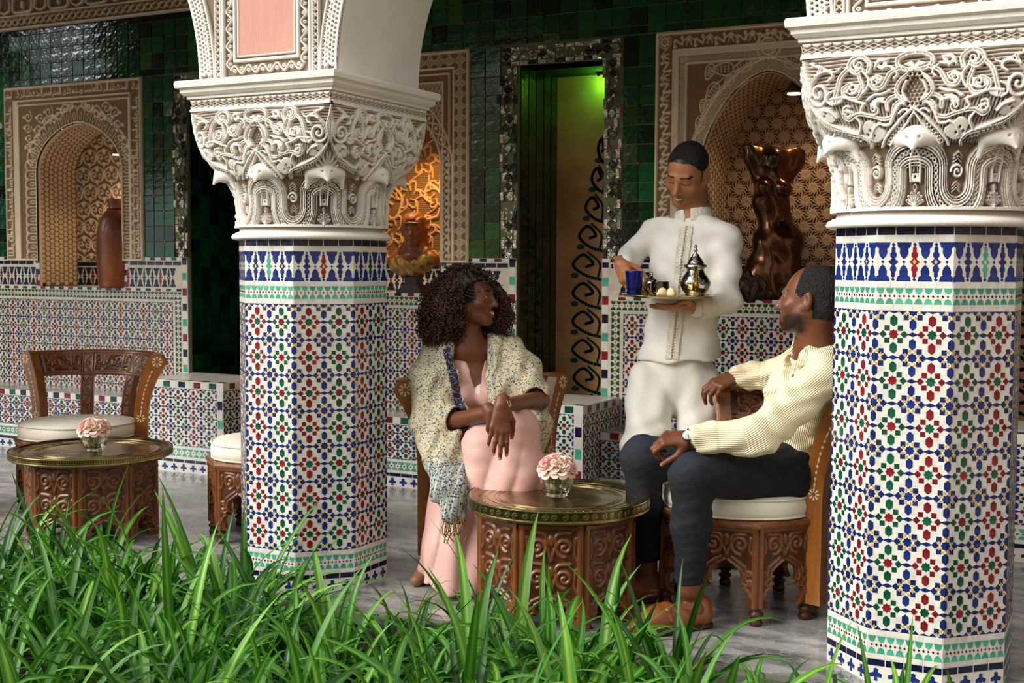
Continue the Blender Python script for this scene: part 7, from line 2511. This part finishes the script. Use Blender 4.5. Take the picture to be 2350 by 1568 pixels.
    for a, dr in ((nf, nd), (ff_, fd_)):
        sd = nz(np.cross(dr, (0, 0, 1)))
        f = SDF(); z = lambda v: np.array([0, 0, v])
        f.path([a - dr * .045 + z(.042), a + dr * .05 + z(.046), a + dr * .13 + z(.044), a + dr * .205 + z(.026)], [.042, .045, .046, .030], .02)
        f.cone(a - dr * .05 + z(.045), a - dr * .052 + z(.078), .036, .033, .02)
        f.cone(a + dr * .095 + z(.066), a + dr * .16 + z(.056), .036, .026, .02)
        f.ell(a + dr * .010 + z(.115), (.042, .042, .050), k=.006, mode='s'); f.cone(a + dr * .0 + z(.09), a + dr * .055 + z(.082), .036, .026, .006, 's')
        f.plane(z(.012), (0, 0, -1), .003)
        sh = sdf_obj('shoe', f, .0042, tan, t); sh.location = -inv
        g = SDF(); g.path([a - dr * .048 + z(.010), a + dr * .05 + z(.010), a + dr * .13 + z(.010), a + dr * .205 + z(.010)], [.044, .046, .049, .034], .02); g.plane(z(.017), (0, 0, 1), .002); g.plane(z(.001), (0, 0, -1), .002)
        sdf_obj('sole', g, .005, sole, sh)
        st = SDF(); st.cone(a + dr * .105 + z(.086) - sd * .034, a + dr * .105 + z(.086) + sd * .034, .010, .010, .004, flat=.5, fdir=(0, 0, 1))
        for q in (-1, 1): st.cone(a + dr * .105 + z(.084) + sd * q * .030, a + dr * .100 + z(.050) + sd * q * .046, .010, .009, .01)
        sdf_obj('strap', st, .004, tan, sh)
    # watch on the near wrist, silver chain on the far one
    axw = nz(nw - ne); u = nz(np.cross(axw, (0, 0, 1))); w = np.cross(u, axw)
    if w[2] < 0: w = -w
    c0 = nw + axw * .012
    b = MB(); b.tube([c0 + u * .034 * math.cos(q) + w * .029 * math.sin(q) for q in np.linspace(0, 2 * PI, 33)], .0085, 8, cap=False, flat=.35)
    wt = b.build('watch', M('watch_strap', '#15130f', .5), t); wt.location = -inv; tag(wt, 'wristwatch with white dial and black strap')
    fn = nz(np.array((0.273, -0.854, 0.442))); fn = nz(fn - axw * (fn @ axw)); p = c0 + fn * .036
    e1 = nz(np.cross(fn, axw)); 
    Rm = np.stack([axw, e1, fn], 1)
    def disc(r0, r1, h0, h1, mat, nm):
        m_ = MB().lathe([(r0, h0), (r1, h0), (r1, h1), (r0, h1)] if r0 else [(0, h0), (r1, h0), (r1, h1), (0, h1)], 28)
        m_.v = [v @ Rm.T + p for v in m_.v]
        return m_.build(nm, mat, wt)
    disc(0, .0195, -.006, .003, M('watch_steel', '#b9b9b4', .2, metal=1), 'watch_case'); disc(0, .0165, .003, .0036, M('dial_white', '#ecebe4', .3), 'dial')
    hd = MB()
    for an, ln in ((.6, .012), (2.4, .009)):
        v = axw * math.cos(an) + e1 * math.sin(an); x = np.cross(fn, v)
        q = p + fn * .004
        hd.add([q - x * .0007, q + x * .0007, q + v * ln + x * .0004, q + v * ln - x * .0004], [(0, 1, 2, 3)])
    for k in range(12):
        v = axw * math.cos(k * PI / 6) + e1 * math.sin(k * PI / 6); x = np.cross(fn, v); q = p + fn * .004
        hd.add([q + v * .0125 - x * .0005, q + v * .0125 + x * .0005, q + v * .0152 + x * .0005, q + v * .0152 - x * .0005], [(0, 1, 2, 3)])
    hd.build('watch_hands', M('watch_black', '#111111', .4), wt)
    axf = nz(fw - fe); u = nz(np.cross(axf, (0, 0, 1))); w = np.cross(u, axf); b = MB()
    for k in range(26):
        q = 2 * PI * k / 26
        b.lathe([(.0014, -.002), (.0036, 0), (.0014, .002)], 8, fw + axf * .012 + u * .033 * math.cos(q) + w * .030 * math.sin(q))
    oo = b.build('bracelet', M('silver', '#c8c8c4', .2, metal=1), t); oo.location = -inv; tag(oo, 'silver chain bracelet')
    e = MB().lathe([(0, -.005), (.005, 0), (0, .005)], 8, head.p(.084, -.004, -.034)); oo = e.build('earring', MATS['gold'], t); oo.location = -inv; tag(oo, 'small gold stud')
    return t
man()

# ================================================================ the tray the waiter holds
silver = M('tea_silver', '#b5b2ac', .16, metal=1, var=.3, vscale=60, bump2=.14, b2scale=90)
gilt = M('tray_gilt', '#b39a52', .22, metal=1, var=.2, vscale=20)
cobalt = M('cobalt_glass', '#0a1f9c', .06, trans=.75, ior=1.45, var=.05)
TR = np.array((-1.657, 4.547, 1.126))
def waiter_tray():
    t = thing('serving_tray', 'round gilt serving tray held up by the waiter', 'tray', tuple(TR))
    t.rotation_euler = (math.radians(1.0), math.radians(1.6), 0)
    MB().lathe([(0, -.006), (.120, -.006), (.168, -.004), (.180, .003), (.186, .004), (.186, .006), (.178, .006), (.166, -.001), (0, -.002)], 64).build('tray_body', gilt, t)
    sl = MB()
    for rr in (.06, .11, .15): sl.tube([(rr * math.cos(x), rr * math.sin(x), -.0015) for x in np.linspace(0, 2 * PI, 61)], .0012, 4, cap=False)
    sl.build('chased_rings', silver, t)
waiter_tray()
def on_tray(px, dz=0.0):
    p = np.array(px); return (p[0], p[1], TR[2] + dz)
def teapot():
    p = on_tray((-1.549, 4.568, 1.124), .001)
    t = thing('teapot', 'engraved silver teapot with a domed lid on the waiter\'s tray', 'teapot', p)
    k = 1.0
    emb = lambda a, u: 1 + (.018 * math.sin(9 * a + 20 * u) * math.sin(26 * u) if .25 < u < .75 else 0)
    MB().lathe([(0, 0), (.036, 0), (.040, .004), (.036, .008), (.048, .020), (.058, .040), (.059, .052), (.052, .070), (.040, .086), (.033, .098), (.034, .104), (.043, .110), (.046, .113), (.040, .116), (0, .116)], 60, wob=emb).build('body', silver, t)
    MB().lathe([(.044, .114), (.045, .119), (.036, .122), (.034, .126), (.026, .140), (.017, .152), (.013, .158), (.014, .160), (.006, .164), (.0055, .172), (.009, .176), (.006, .181), (.005, .186), (.0075, .190), (.004, .196), (0, .198)], 40).build('lid', silver, t)
    d = np.array((0.348, -0.938, 0.000)); pts = [d * .045 + Z_ * .028, d * .072 + Z_ * .046, d * .080 + Z_ * .072, d * .088 + Z_ * .096, d * .102 + Z_ * .110]
    MB().tube(bez(pts, 5), [.0125] * 5 + [.010] * 5 + [.0078] * 5 + [.0062] * 6, 12).build('spout', gilt, t)
    e = -d; pts = [e * .040 + Z_ * .100, e * .075 + Z_ * .112, e * .096 + Z_ * .085, e * .088 + Z_ * .045, e * .056 + Z_ * .034]
    MB().tube(bez(pts, 6), .006, 8).build('handle', silver, t)
teapot()
def tea_glass():
    p = on_tray((-1.763, 4.470, 1.129), .003)
    t = thing('tea_glass', 'cobalt blue tea glass under the waiter\'s fingers', 'glass', p)
    rib = lambda a, u: 1 + (.022 * abs(math.sin(8 * a)) if u < .38 else 0)
    MB().lathe([(0, 0), (.026, 0), (.028, .003), (.0295, .030), (.0325, .060), (.0355, .088), (.0360, .093), (.0340, .093), (.0315, .060), (.028, .012), (0, .009)], 64, wob=rib).build('cup', cobalt, t)
tea_glass()
def sugar_things():
    p = on_tray((-1.745, 4.615, 1.133), .002)
    t = thing('sugar_pot', 'small domed silver sugar pot behind the cookies on the tray', 'pot', p)
    MB().lathe([(0, 0), (.022, 0), (.020, .006), (.034, .018), (.037, .030), (.033, .042), (.036, .044), (.034, .046), (0, .046)], 36).build('body', silver, t)
    MB().lathe([(.034, .046), (.030, .056), (.018, .066), (.008, .071), (.004, .076), (.0065, .081), (.003, .088), (0, .089)], 28).build('lid', silver, t)
    p = on_tray((-1.680, 4.536, 1.131), .002)
    t = thing('glass_jar', 'low clear glass jar of sugar beside the blue tea glass', 'jar', p)
    MB().lathe([(0, 0), (.032, 0), (.034, .004), (.034, .050), (.036, .053), (.033, .053), (.031, .006), (0, .005)], 40).build('bowl', glass, t)
    MB().lathe([(0, .006), (.0305, .006), (.0305, .026), (.02, .030), (0, .031)], 24).build('sugar', M('cane_sugar', '#a8946a', .8, var=.3, vscale=150, bump=.6, bscale=300), t)
    for i, (px, lab, rz) in enumerate((((1518,680,4.72), 'pale crescent cookie on the tray, the left of two', .5), ((1536,680,4.72), 'pale crescent cookie on the tray, nearer the teapot', -.4))):
        p = on_tray(((-1.640, 4.443, 1.125), (-1.612, 4.457, 1.125))[i], .002)
        s = SDF(); u = np.array((0.890, 0.457, 0.000))
        s.ell(Z_ * .010 + u * .004, (.019, .013, .022), k=.004); s.cone(-u * .016 + Z_ * .006, u * .018 + Z_ * .006, .008, .008, .008); s.plane((0, 0, 0), (0, 0, -1), .002)
        o = sdf_obj('cookie', s, .0035, M('almond_paste', '#ead9a6', .8, var=.08, bump=.3, bscale=150)); o.location = p
        o.rotation_euler = (0, 0, rz); tag(o, lab, 'cookie', 'cookies on the tray', 'thing')
    p = on_tray((-1.807, 4.492, 1.125), .006)
    o = MB().tube([np.array((-0.998, 0.066, 0.000)) * x + Z_ * .004 * math.sin(x * 40) for x in np.linspace(-.05, .05, 8)], [.0045, .006, .005, .002, .002, .002, .002, .003], 8, flat=.4).build('teaspoon', silver); o.location = p
    tag(o, 'little silver spoon lying at the left edge of the tray', 'spoon', None, 'thing')
sugar_things()

# ================================================================ what stands in the niches
def clay_jar():
    t = thing('clay_jar', 'tall brown clay jar with a flared neck in the left niche', 'jar', (-6.085, YW + .06, 1.072)); t.scale = (1.12, 1.12, .90)
    tc = M('terracotta', '#74381a', .45, var=.45, vscale=9, stretch=(1, 1, .4), coat=.15, bump=.2, bscale=30, wear=('#a05a22', 4, .5, .75))
    MB().lathe([(0, 0), (.112, 0), (.120, .02), (.126, .16), (.130, .28), (.126, .40), (.112, .49), (.086, .545), (.062, .575), (.056, .595), (.060, .635), (.066, .655), (.058, .655), (.050, .60), (0, .58)], 40).build('body', tc, t)
    MB().tube([(.060 * math.cos(a), .060 * math.sin(a), .578) for a in np.linspace(0, 2 * PI, 33)], .006, 6, cap=False).build('neck_ring', M('terracotta_dark', '#2d150b', .5), t)
clay_jar()
bronze = M('bronze', '#54321a', .28, metal=.9, var=.45, vscale=10, coat=.3, bump=.1, bscale=25, wear=('#2b2a18', 6, .5, .7))
def bust():
    p0 = np.array((-3.699, 5.979, 1.156))
    base = np.array([-3.79, YW + .07, 1.072])
    t = thing('bust', 'painted bust of a veiled woman on a dark pedestal in the middle niche', 'statue', tuple(base)); t.scale = (.80,) * 3
    f = nz(np.array((0.319, -0.946, -0.049))); L = Loc((0, 0, .46), frame(f, (0, 0, 1)), 1.0)
    sk = M('bust_clay', '#7a4526', .45, var=.25, coat=.2)
    s = SDF(); add_head(s, L, .95, .9, 1.1, 1.0)
    s.cone(L.p(0, -.03, -.06), (0, .02, .30), .05, .06, .03); s.cone((-.11, .02, .26), (.11, .02, .26), .06, .06, .05, flat=.8, fdir=f); s.cone((0, .0, .26), (0, -.01, .17), .09, .05, .04)
    sdf_obj('figure', s, .006, sk, t)
    v = SDF(); v.ell(L.p(0, -.022, .040), (.092, .108, .088), L.R); v.cone(L.p(-.078, -.02, .0), (-.165, .0, .24), .030, .048, .03); v.cone(L.p(.078, -.02, .0), (.165, .0, .24), .030, .048, .03); v.cone(L.p(0, -.08, 0), (0, .07, .25), .08, .09, .04)
    v.ell(L.p(0, .090, -.03), (.058, .085, .105), L.R, .01, 's'); v.ell((0, -.09, .33), (.070, .10, .12), None, .02, 's')
    sdf_obj('veil', v, .007, M('bust_veil', '#8a4f24', .5, var=.3, wear=('#5c2f16', 8, .5, .7)), t, lambda P: waves(P, [((1, .1, -.2), .045, .004, (0, 0, 1), 1.0)]))
    w = SDF(); w.ell((0, -.015, .215), (.175, .085, .085), k=.02); w.cone((-.13, -.03, .20), (.0, -.05, .13), .05, .035); w.cone((.15, -.02, .25), (.02, -.05, .15), .05, .04)
    w.ell((.02, -.10, .335), (.085, .10, .095), None, .02, 's'); w.plane((0, 0, .125), (0, 0, -1), .01)
    sdf_obj('gilt_wrap', w, .007, M('bust_gilt', '#a87832', .42, metal=.2, var=.3, wear=('#5a5426', 16, .48, .56)), t, lambda P: waves(P, [((1, .2, 1.1), .05, .005, (0, 1, 0), 1)]))
    b = SDF(); b.ell(L.p(0, .045, .050), (.070, .050, .012), L.R); sdf_obj('headband', b, .005, M('bust_band', '#6d5a2c', .4, metal=.3, var=.4, vscale=60), t)
    dk = M('pedestal_dark', '#2a1d18', .35, var=.2, coat=.2)
    MB().box((0, 0, .015), (.20, .16, .03)).box((0, 0, .045), (.16, .13, .03), taper=.8).box((0, 0, .09), (.10, .09, .07)).box((0, 0, .13), (.12, .10, .02)).build('pedestal', dk, t)
bust()
def torso():
    base = np.array([-1.675, YW + .14, 1.072])
    t = thing('bronze_torso', 'tall bronze nude torso with cut-off arms in the right niche', 'statue', tuple(base)); t.scale = (.86, .86, .87)
    A = lambda r, z, f=0.0: np.array((0.890, 0.457, 0.000)) * r + np.array((-0.457, 0.890, 0.000)) * f + Z_ * z
    s = SDF()
    s.path([A(-.06, .06), A(-.03, .16), A(.02, .26)], [.15, .13, .115], .05)
    s.cone(A(.07, .10, -.04), A(.055, .34, -.04), .075, .095, .04); s.cone(A(-.06, .10, -.02), A(-.045, .33, -.02), .085, .095, .04)
    s.path([A(.015, .34), A(-.01, .46), A(-.035, .58), A(-.03, .70)], [.125, .088, .098, .092], .05)
    s.ell(A(-.085, .645, -.085), (.048, .048, .050), k=.03); s.ell(A(.020, .64, -.09), (.048, .048, .050), k=.03)
    s.path([A(-.09, .72), A(-.15, .83), A(-.165, .90)], [.055, .050, .052], .04); s.path([A(.05, .72), A(.105, .80), A(.12, .87)], [.055, .052, .050], .04)
    s.cone(A(-.02, .72), A(-.01, .82, -.01), .07, .062, .05); s.ell(A(-.01, .82, -.03), (.062, .075, .055), k=.03)
    s.cone(A(-.12, .84, .01), A(.085, .82, .01), .060, .055, .04)
    s.plane(A(0, .885), (0.071, 0.036, 0.997), .01); s.ell(A(0, .46, -.10), (.012, .02, .014), k=.02, mode='s')
    sdf_obj('figure', s, .009, bronze, t, lambda P: waves(P, [((1, .3, .4), .12, .003, (0, 0, 1), 1), ((.2, 1, .6), .09, .002, (1, 0, 0), 1)]))
    r = SDF(); r.cone(A(-.10, .02), A(.06, .02), .14, .13, .04); r.cone(A(-.08, .08), A(-.02, .16), .15, .10, .05); r.cone(A(.07, .05), A(.08, .14), .13, .09, .05); r.plane((0, 0, .0), (0, 0, -1), .004)
    sdf_obj('rock_base', r, .010, M('bronze_rock', '#3b2415', .5, metal=.4, var=.5, vscale=14, bump=.6, bscale=20), t, lambda P: waves(P, [((1, .3, .4), .045, .009, (0, 0, 1), 2), ((.2, 1, .6), .06, .008, (1, 0, 0), 2)]))
torso()
# door pull glimpsed on the ochre panel
dk = MB().lathe([(0, 0), (.03, .004), (.034, .012), (.012, .02), (.016, .034), (.0, .046)], 20)
dk.v = [np.stack([v[:, 0], -v[:, 2], v[:, 1]], 1) for v in dk.v]
o = dk.build('door_knob', gilt, None, (-2.61, YW + .488, .93)); tag(o, 'round brass knob on the ochre panel of the tall doorway', 'knob', None, 'thing')

# ================================================================ strap-leaved plants in the bed
def leaf_mat(n, a, b):
    m = M(n, a, .38, var=.18, vscale=5, objvar=.28, spec=.5, attr='rib', attr_col=b)
    bs = m.node_tree.nodes['Principled BSDF']
    N, L = m.node_tree.nodes, m.node_tree.links
    tr = N.new('ShaderNodeBsdfTranslucent'); mx = N.new('ShaderNodeMixShader'); mx.inputs[0].default_value = .28
    src = bs.inputs['Base Color'].links[0].from_socket
    L.new(src, tr.inputs[0]); L.new(bs.outputs[0], mx.inputs[1]); L.new(tr.outputs[0], mx.inputs[2])
    L.new(mx.outputs[0], N['Material Output'].inputs[0])
    return m
LEAFM = [leaf_mat('leaf_green', '#367a1a', '#78ad44'), leaf_mat('leaf_fresh', '#559322', '#9cc855'), leaf_mat('leaf_deep', '#225716', '#4c8431'), leaf_mat('leaf_dry', '#a58a4a', '#c9b070')]
def leaf_mesh(L_, w, lift, droop, twist, mi, n=11, side=0.0):
    """arching strap leaf from the origin towards +Y; folded along the midrib"""
    P = np.zeros(3); a = lift; V = []; rib = []
    ds = L_ / (n - 1); az = 0.0
    for i in range(n):
        u = i / (n - 1)
        t = np.array([math.sin(az) * math.cos(a), math.cos(az) * math.cos(a), math.sin(a)])
        s_ = np.array([math.cos(az), -math.sin(az), 0])
        tw = twist * u
        up = np.cross(s_, t)
        s2 = s_ * math.cos(tw) + up * math.sin(tw); u2 = np.cross(s2, t)
        wd = w * (min(1, .55 + u * 1.6)) * (1 - max(0, (u - .45) / .55) ** 1.8) * .5 + .0006
        for k, (x, z, r) in enumerate(((-1, .34, 1), (-.5, .12, 1), (0, 0, 0), (.5, .12, 1), (1, .34, 1))):
            V.append(P + s2 * x * wd + u2 * z * wd * .9); rib.append(r)
        P = P + t * ds
        a -= droop * (u ** 1.2) * 2.2 / (n - 1); az += side / (n - 1)
    Fq = [(i * 5 + k, i * 5 + k + 1, (i + 1) * 5 + k + 1, (i + 1) * 5 + k) for i in range(n - 1) for k in range(4)]
    return smooth_mesh('leaf', V, Fq, LEAFM[mi], {'rib': rib}, link_it=False).data
def plants():
    r = random.Random(11)
    short, tall = [], []
    for k in range(16):
        mi = r.choice([0, 0, 0, 1, 1, 2, 2])
        short.append(leaf_mesh(r.uniform(.34, .50), r.uniform(.022, .032), r.uniform(.8, 1.2), r.uniform(1.3, 2.3), r.uniform(-.5, .5), mi, side=r.uniform(-.5, .5)))
    for k in range(12):
        mi = r.choice([0, 0, 1, 1, 2])
        tall.append(leaf_mesh(r.uniform(.50, .70), r.uniform(.027, .038), r.uniform(1.15, 1.42), r.uniform(.35, 1.0), r.uniform(-.5, .5), mi, side=r.uniform(-.3, .3)))
    dry = [leaf_mesh(.22, .012, .3, .6, .8, 3), leaf_mesh(.30, .012, .8, 1.6, .5, 3)]
    under = MB()
    def clump(x, y, n, nt, sc, label):
        t = thing('strap_leaf_plant', label, 'plant', (x, y, -.055), 0, 'strap-leaved plants in the garden bed')
        for k in range(n):
            me = r.choice(tall if k < nt else short)
            o = bpy.data.objects.new('leaf', me); COL.objects.link(o); o.parent = t
            a = r.uniform(0, 2 * PI); rr = r.uniform(0, .045)
            o.location = (rr * math.sin(-a), rr * math.cos(a), 0)
            o.rotation_euler = (r.gauss(0, .14), r.gauss(0, .14), a)
            s_ = sc * r.uniform(.78, 1.12); o.scale = (s_,) * 3
        if r.random() < .3:
            o = bpy.data.objects.new('dry_leaf', r.choice(dry)); COL.objects.link(o); o.parent = t; o.rotation_euler = (0, 0, r.uniform(0, 6.28)); tag(o, 'withered tan leaf')
        return t
    spots = []
    # rows run along the bed; density falls off to the right
    for row, (y, x0, x1, dx) in enumerate(((3.46, -4.75, -1.05, .235), (3.26, -4.5, -.55, .23), (3.06, -4.2, -.35, .225), (2.86, -3.7, -.35, .225), (2.66, -3.4, -.5, .22), (2.46, -3.0, -.75, .22), (2.28, -2.7, -1.1, .21))):
        n = int((x1 - x0) / dx)
        for k in range(n + 1):
            x = x0 + (k + .5 * (row % 2)) * dx + r.uniform(-.06, .06)
            yy = y + r.uniform(-.06, .06)
            if row == 0 and -2.75 < x < -2.35 and r.random() < .5: continue
            spots.append((x, yy, row))
    ORD = ['first', 'second', 'third', 'fourth', 'fifth', 'sixth', 'seventh', 'eighth', 'ninth', 'tenth', 'eleventh', 'twelfth', 'thirteenth', 'fourteenth', 'fifteenth', 'sixteenth', 'seventeenth', 'eighteenth', 'nineteenth', 'twentieth']
    names = {0: 'row beside the paving', 1: 'second row from the paving', 2: 'third row from the paving', 3: 'middle row of the bed', 4: 'third row from the front', 5: 'second row from the front', 6: 'frontmost row of the bed'}
    def where(x, y):
        X = x * .8896 + y * .4568; Z = -x * .4568 + y * .8896
        px = 1175 + 2823 * X / Z
        return px
    cnt = {}
    for x, y, row in spots:
        px = where(x, y)
        if px < -120 or px > 2380: continue
        ci = cnt[row] = cnt.get(row, -1) + 1
        col = 'left of the first column' if px < 520 else 'below the first column' if px < 920 else 'below the woman' if px < 1090 else 'below the round table' if px < 1480 else 'below the seated man' if px < 1880 else 'below the near column'
        right = px > 1650
        nt = r.choice([1, 2, 3]) if not right else r.choice([0, 1])
        nleaf = r.randint(15, 20) if not right else r.randint(8, 12)
        sc = .90 if not right else .70
        if row == 0: sc *= .86; nleaf = int(nleaf * .8)
        if row <= 1 and 660 < px < 1080: sc *= .74; nleaf = int(nleaf * .6); nt = min(nt, 1)
        elif row <= 3 and 660 < px < 1050: sc *= .84
        clump(x, y, nleaf, nt, sc, 'green strap-leaved plant, %s from the left in the %s' % (ORD[ci], names[row]))
    # ground cover between the clumps
    for k in range(2600):
        x, y = r.uniform(-4.6, -.2), r.uniform(2.1, 3.58)
        px = where(x, y)
        if not (-150 < px < 2450): continue
        if px > 1700 and r.random() < .45: continue
        a = r.uniform(0, 2 * PI); L_ = r.uniform(.08, .20); h = r.uniform(.03, .12); w = r.uniform(.004, .009)
        d = np.array([math.sin(a), math.cos(a), 0]); s_ = np.array([d[1], -d[0], 0]); p = np.array([x, y, -.06])
        V = [p - s_ * w, p + s_ * w, p + d * L_ * .4 + Z_ * h - s_ * w, p + d * L_ * .4 + Z_ * h + s_ * w, p + d * L_ * .75 + Z_ * h * .9 - s_ * w * .7, p + d * L_ * .75 + Z_ * h * .9 + s_ * w * .7, p + d * L_ + Z_ * h * .5]
        under.add(V, [(0, 1, 3, 2), (2, 3, 5, 4), (4, 5, 6)], r.choice([0, 0, 1, 2, 2]), False)
    g = [M('grass_low_%d' % i, c, .5, var=.2, vscale=4) for i, c in enumerate(('#3c7a20', '#5b9a2b', '#275c18'))]
    o = under.build('low_grass', g); tag(o, 'low fine grass covering the bed between the plants', 'grass', None, 'stuff')
plants()
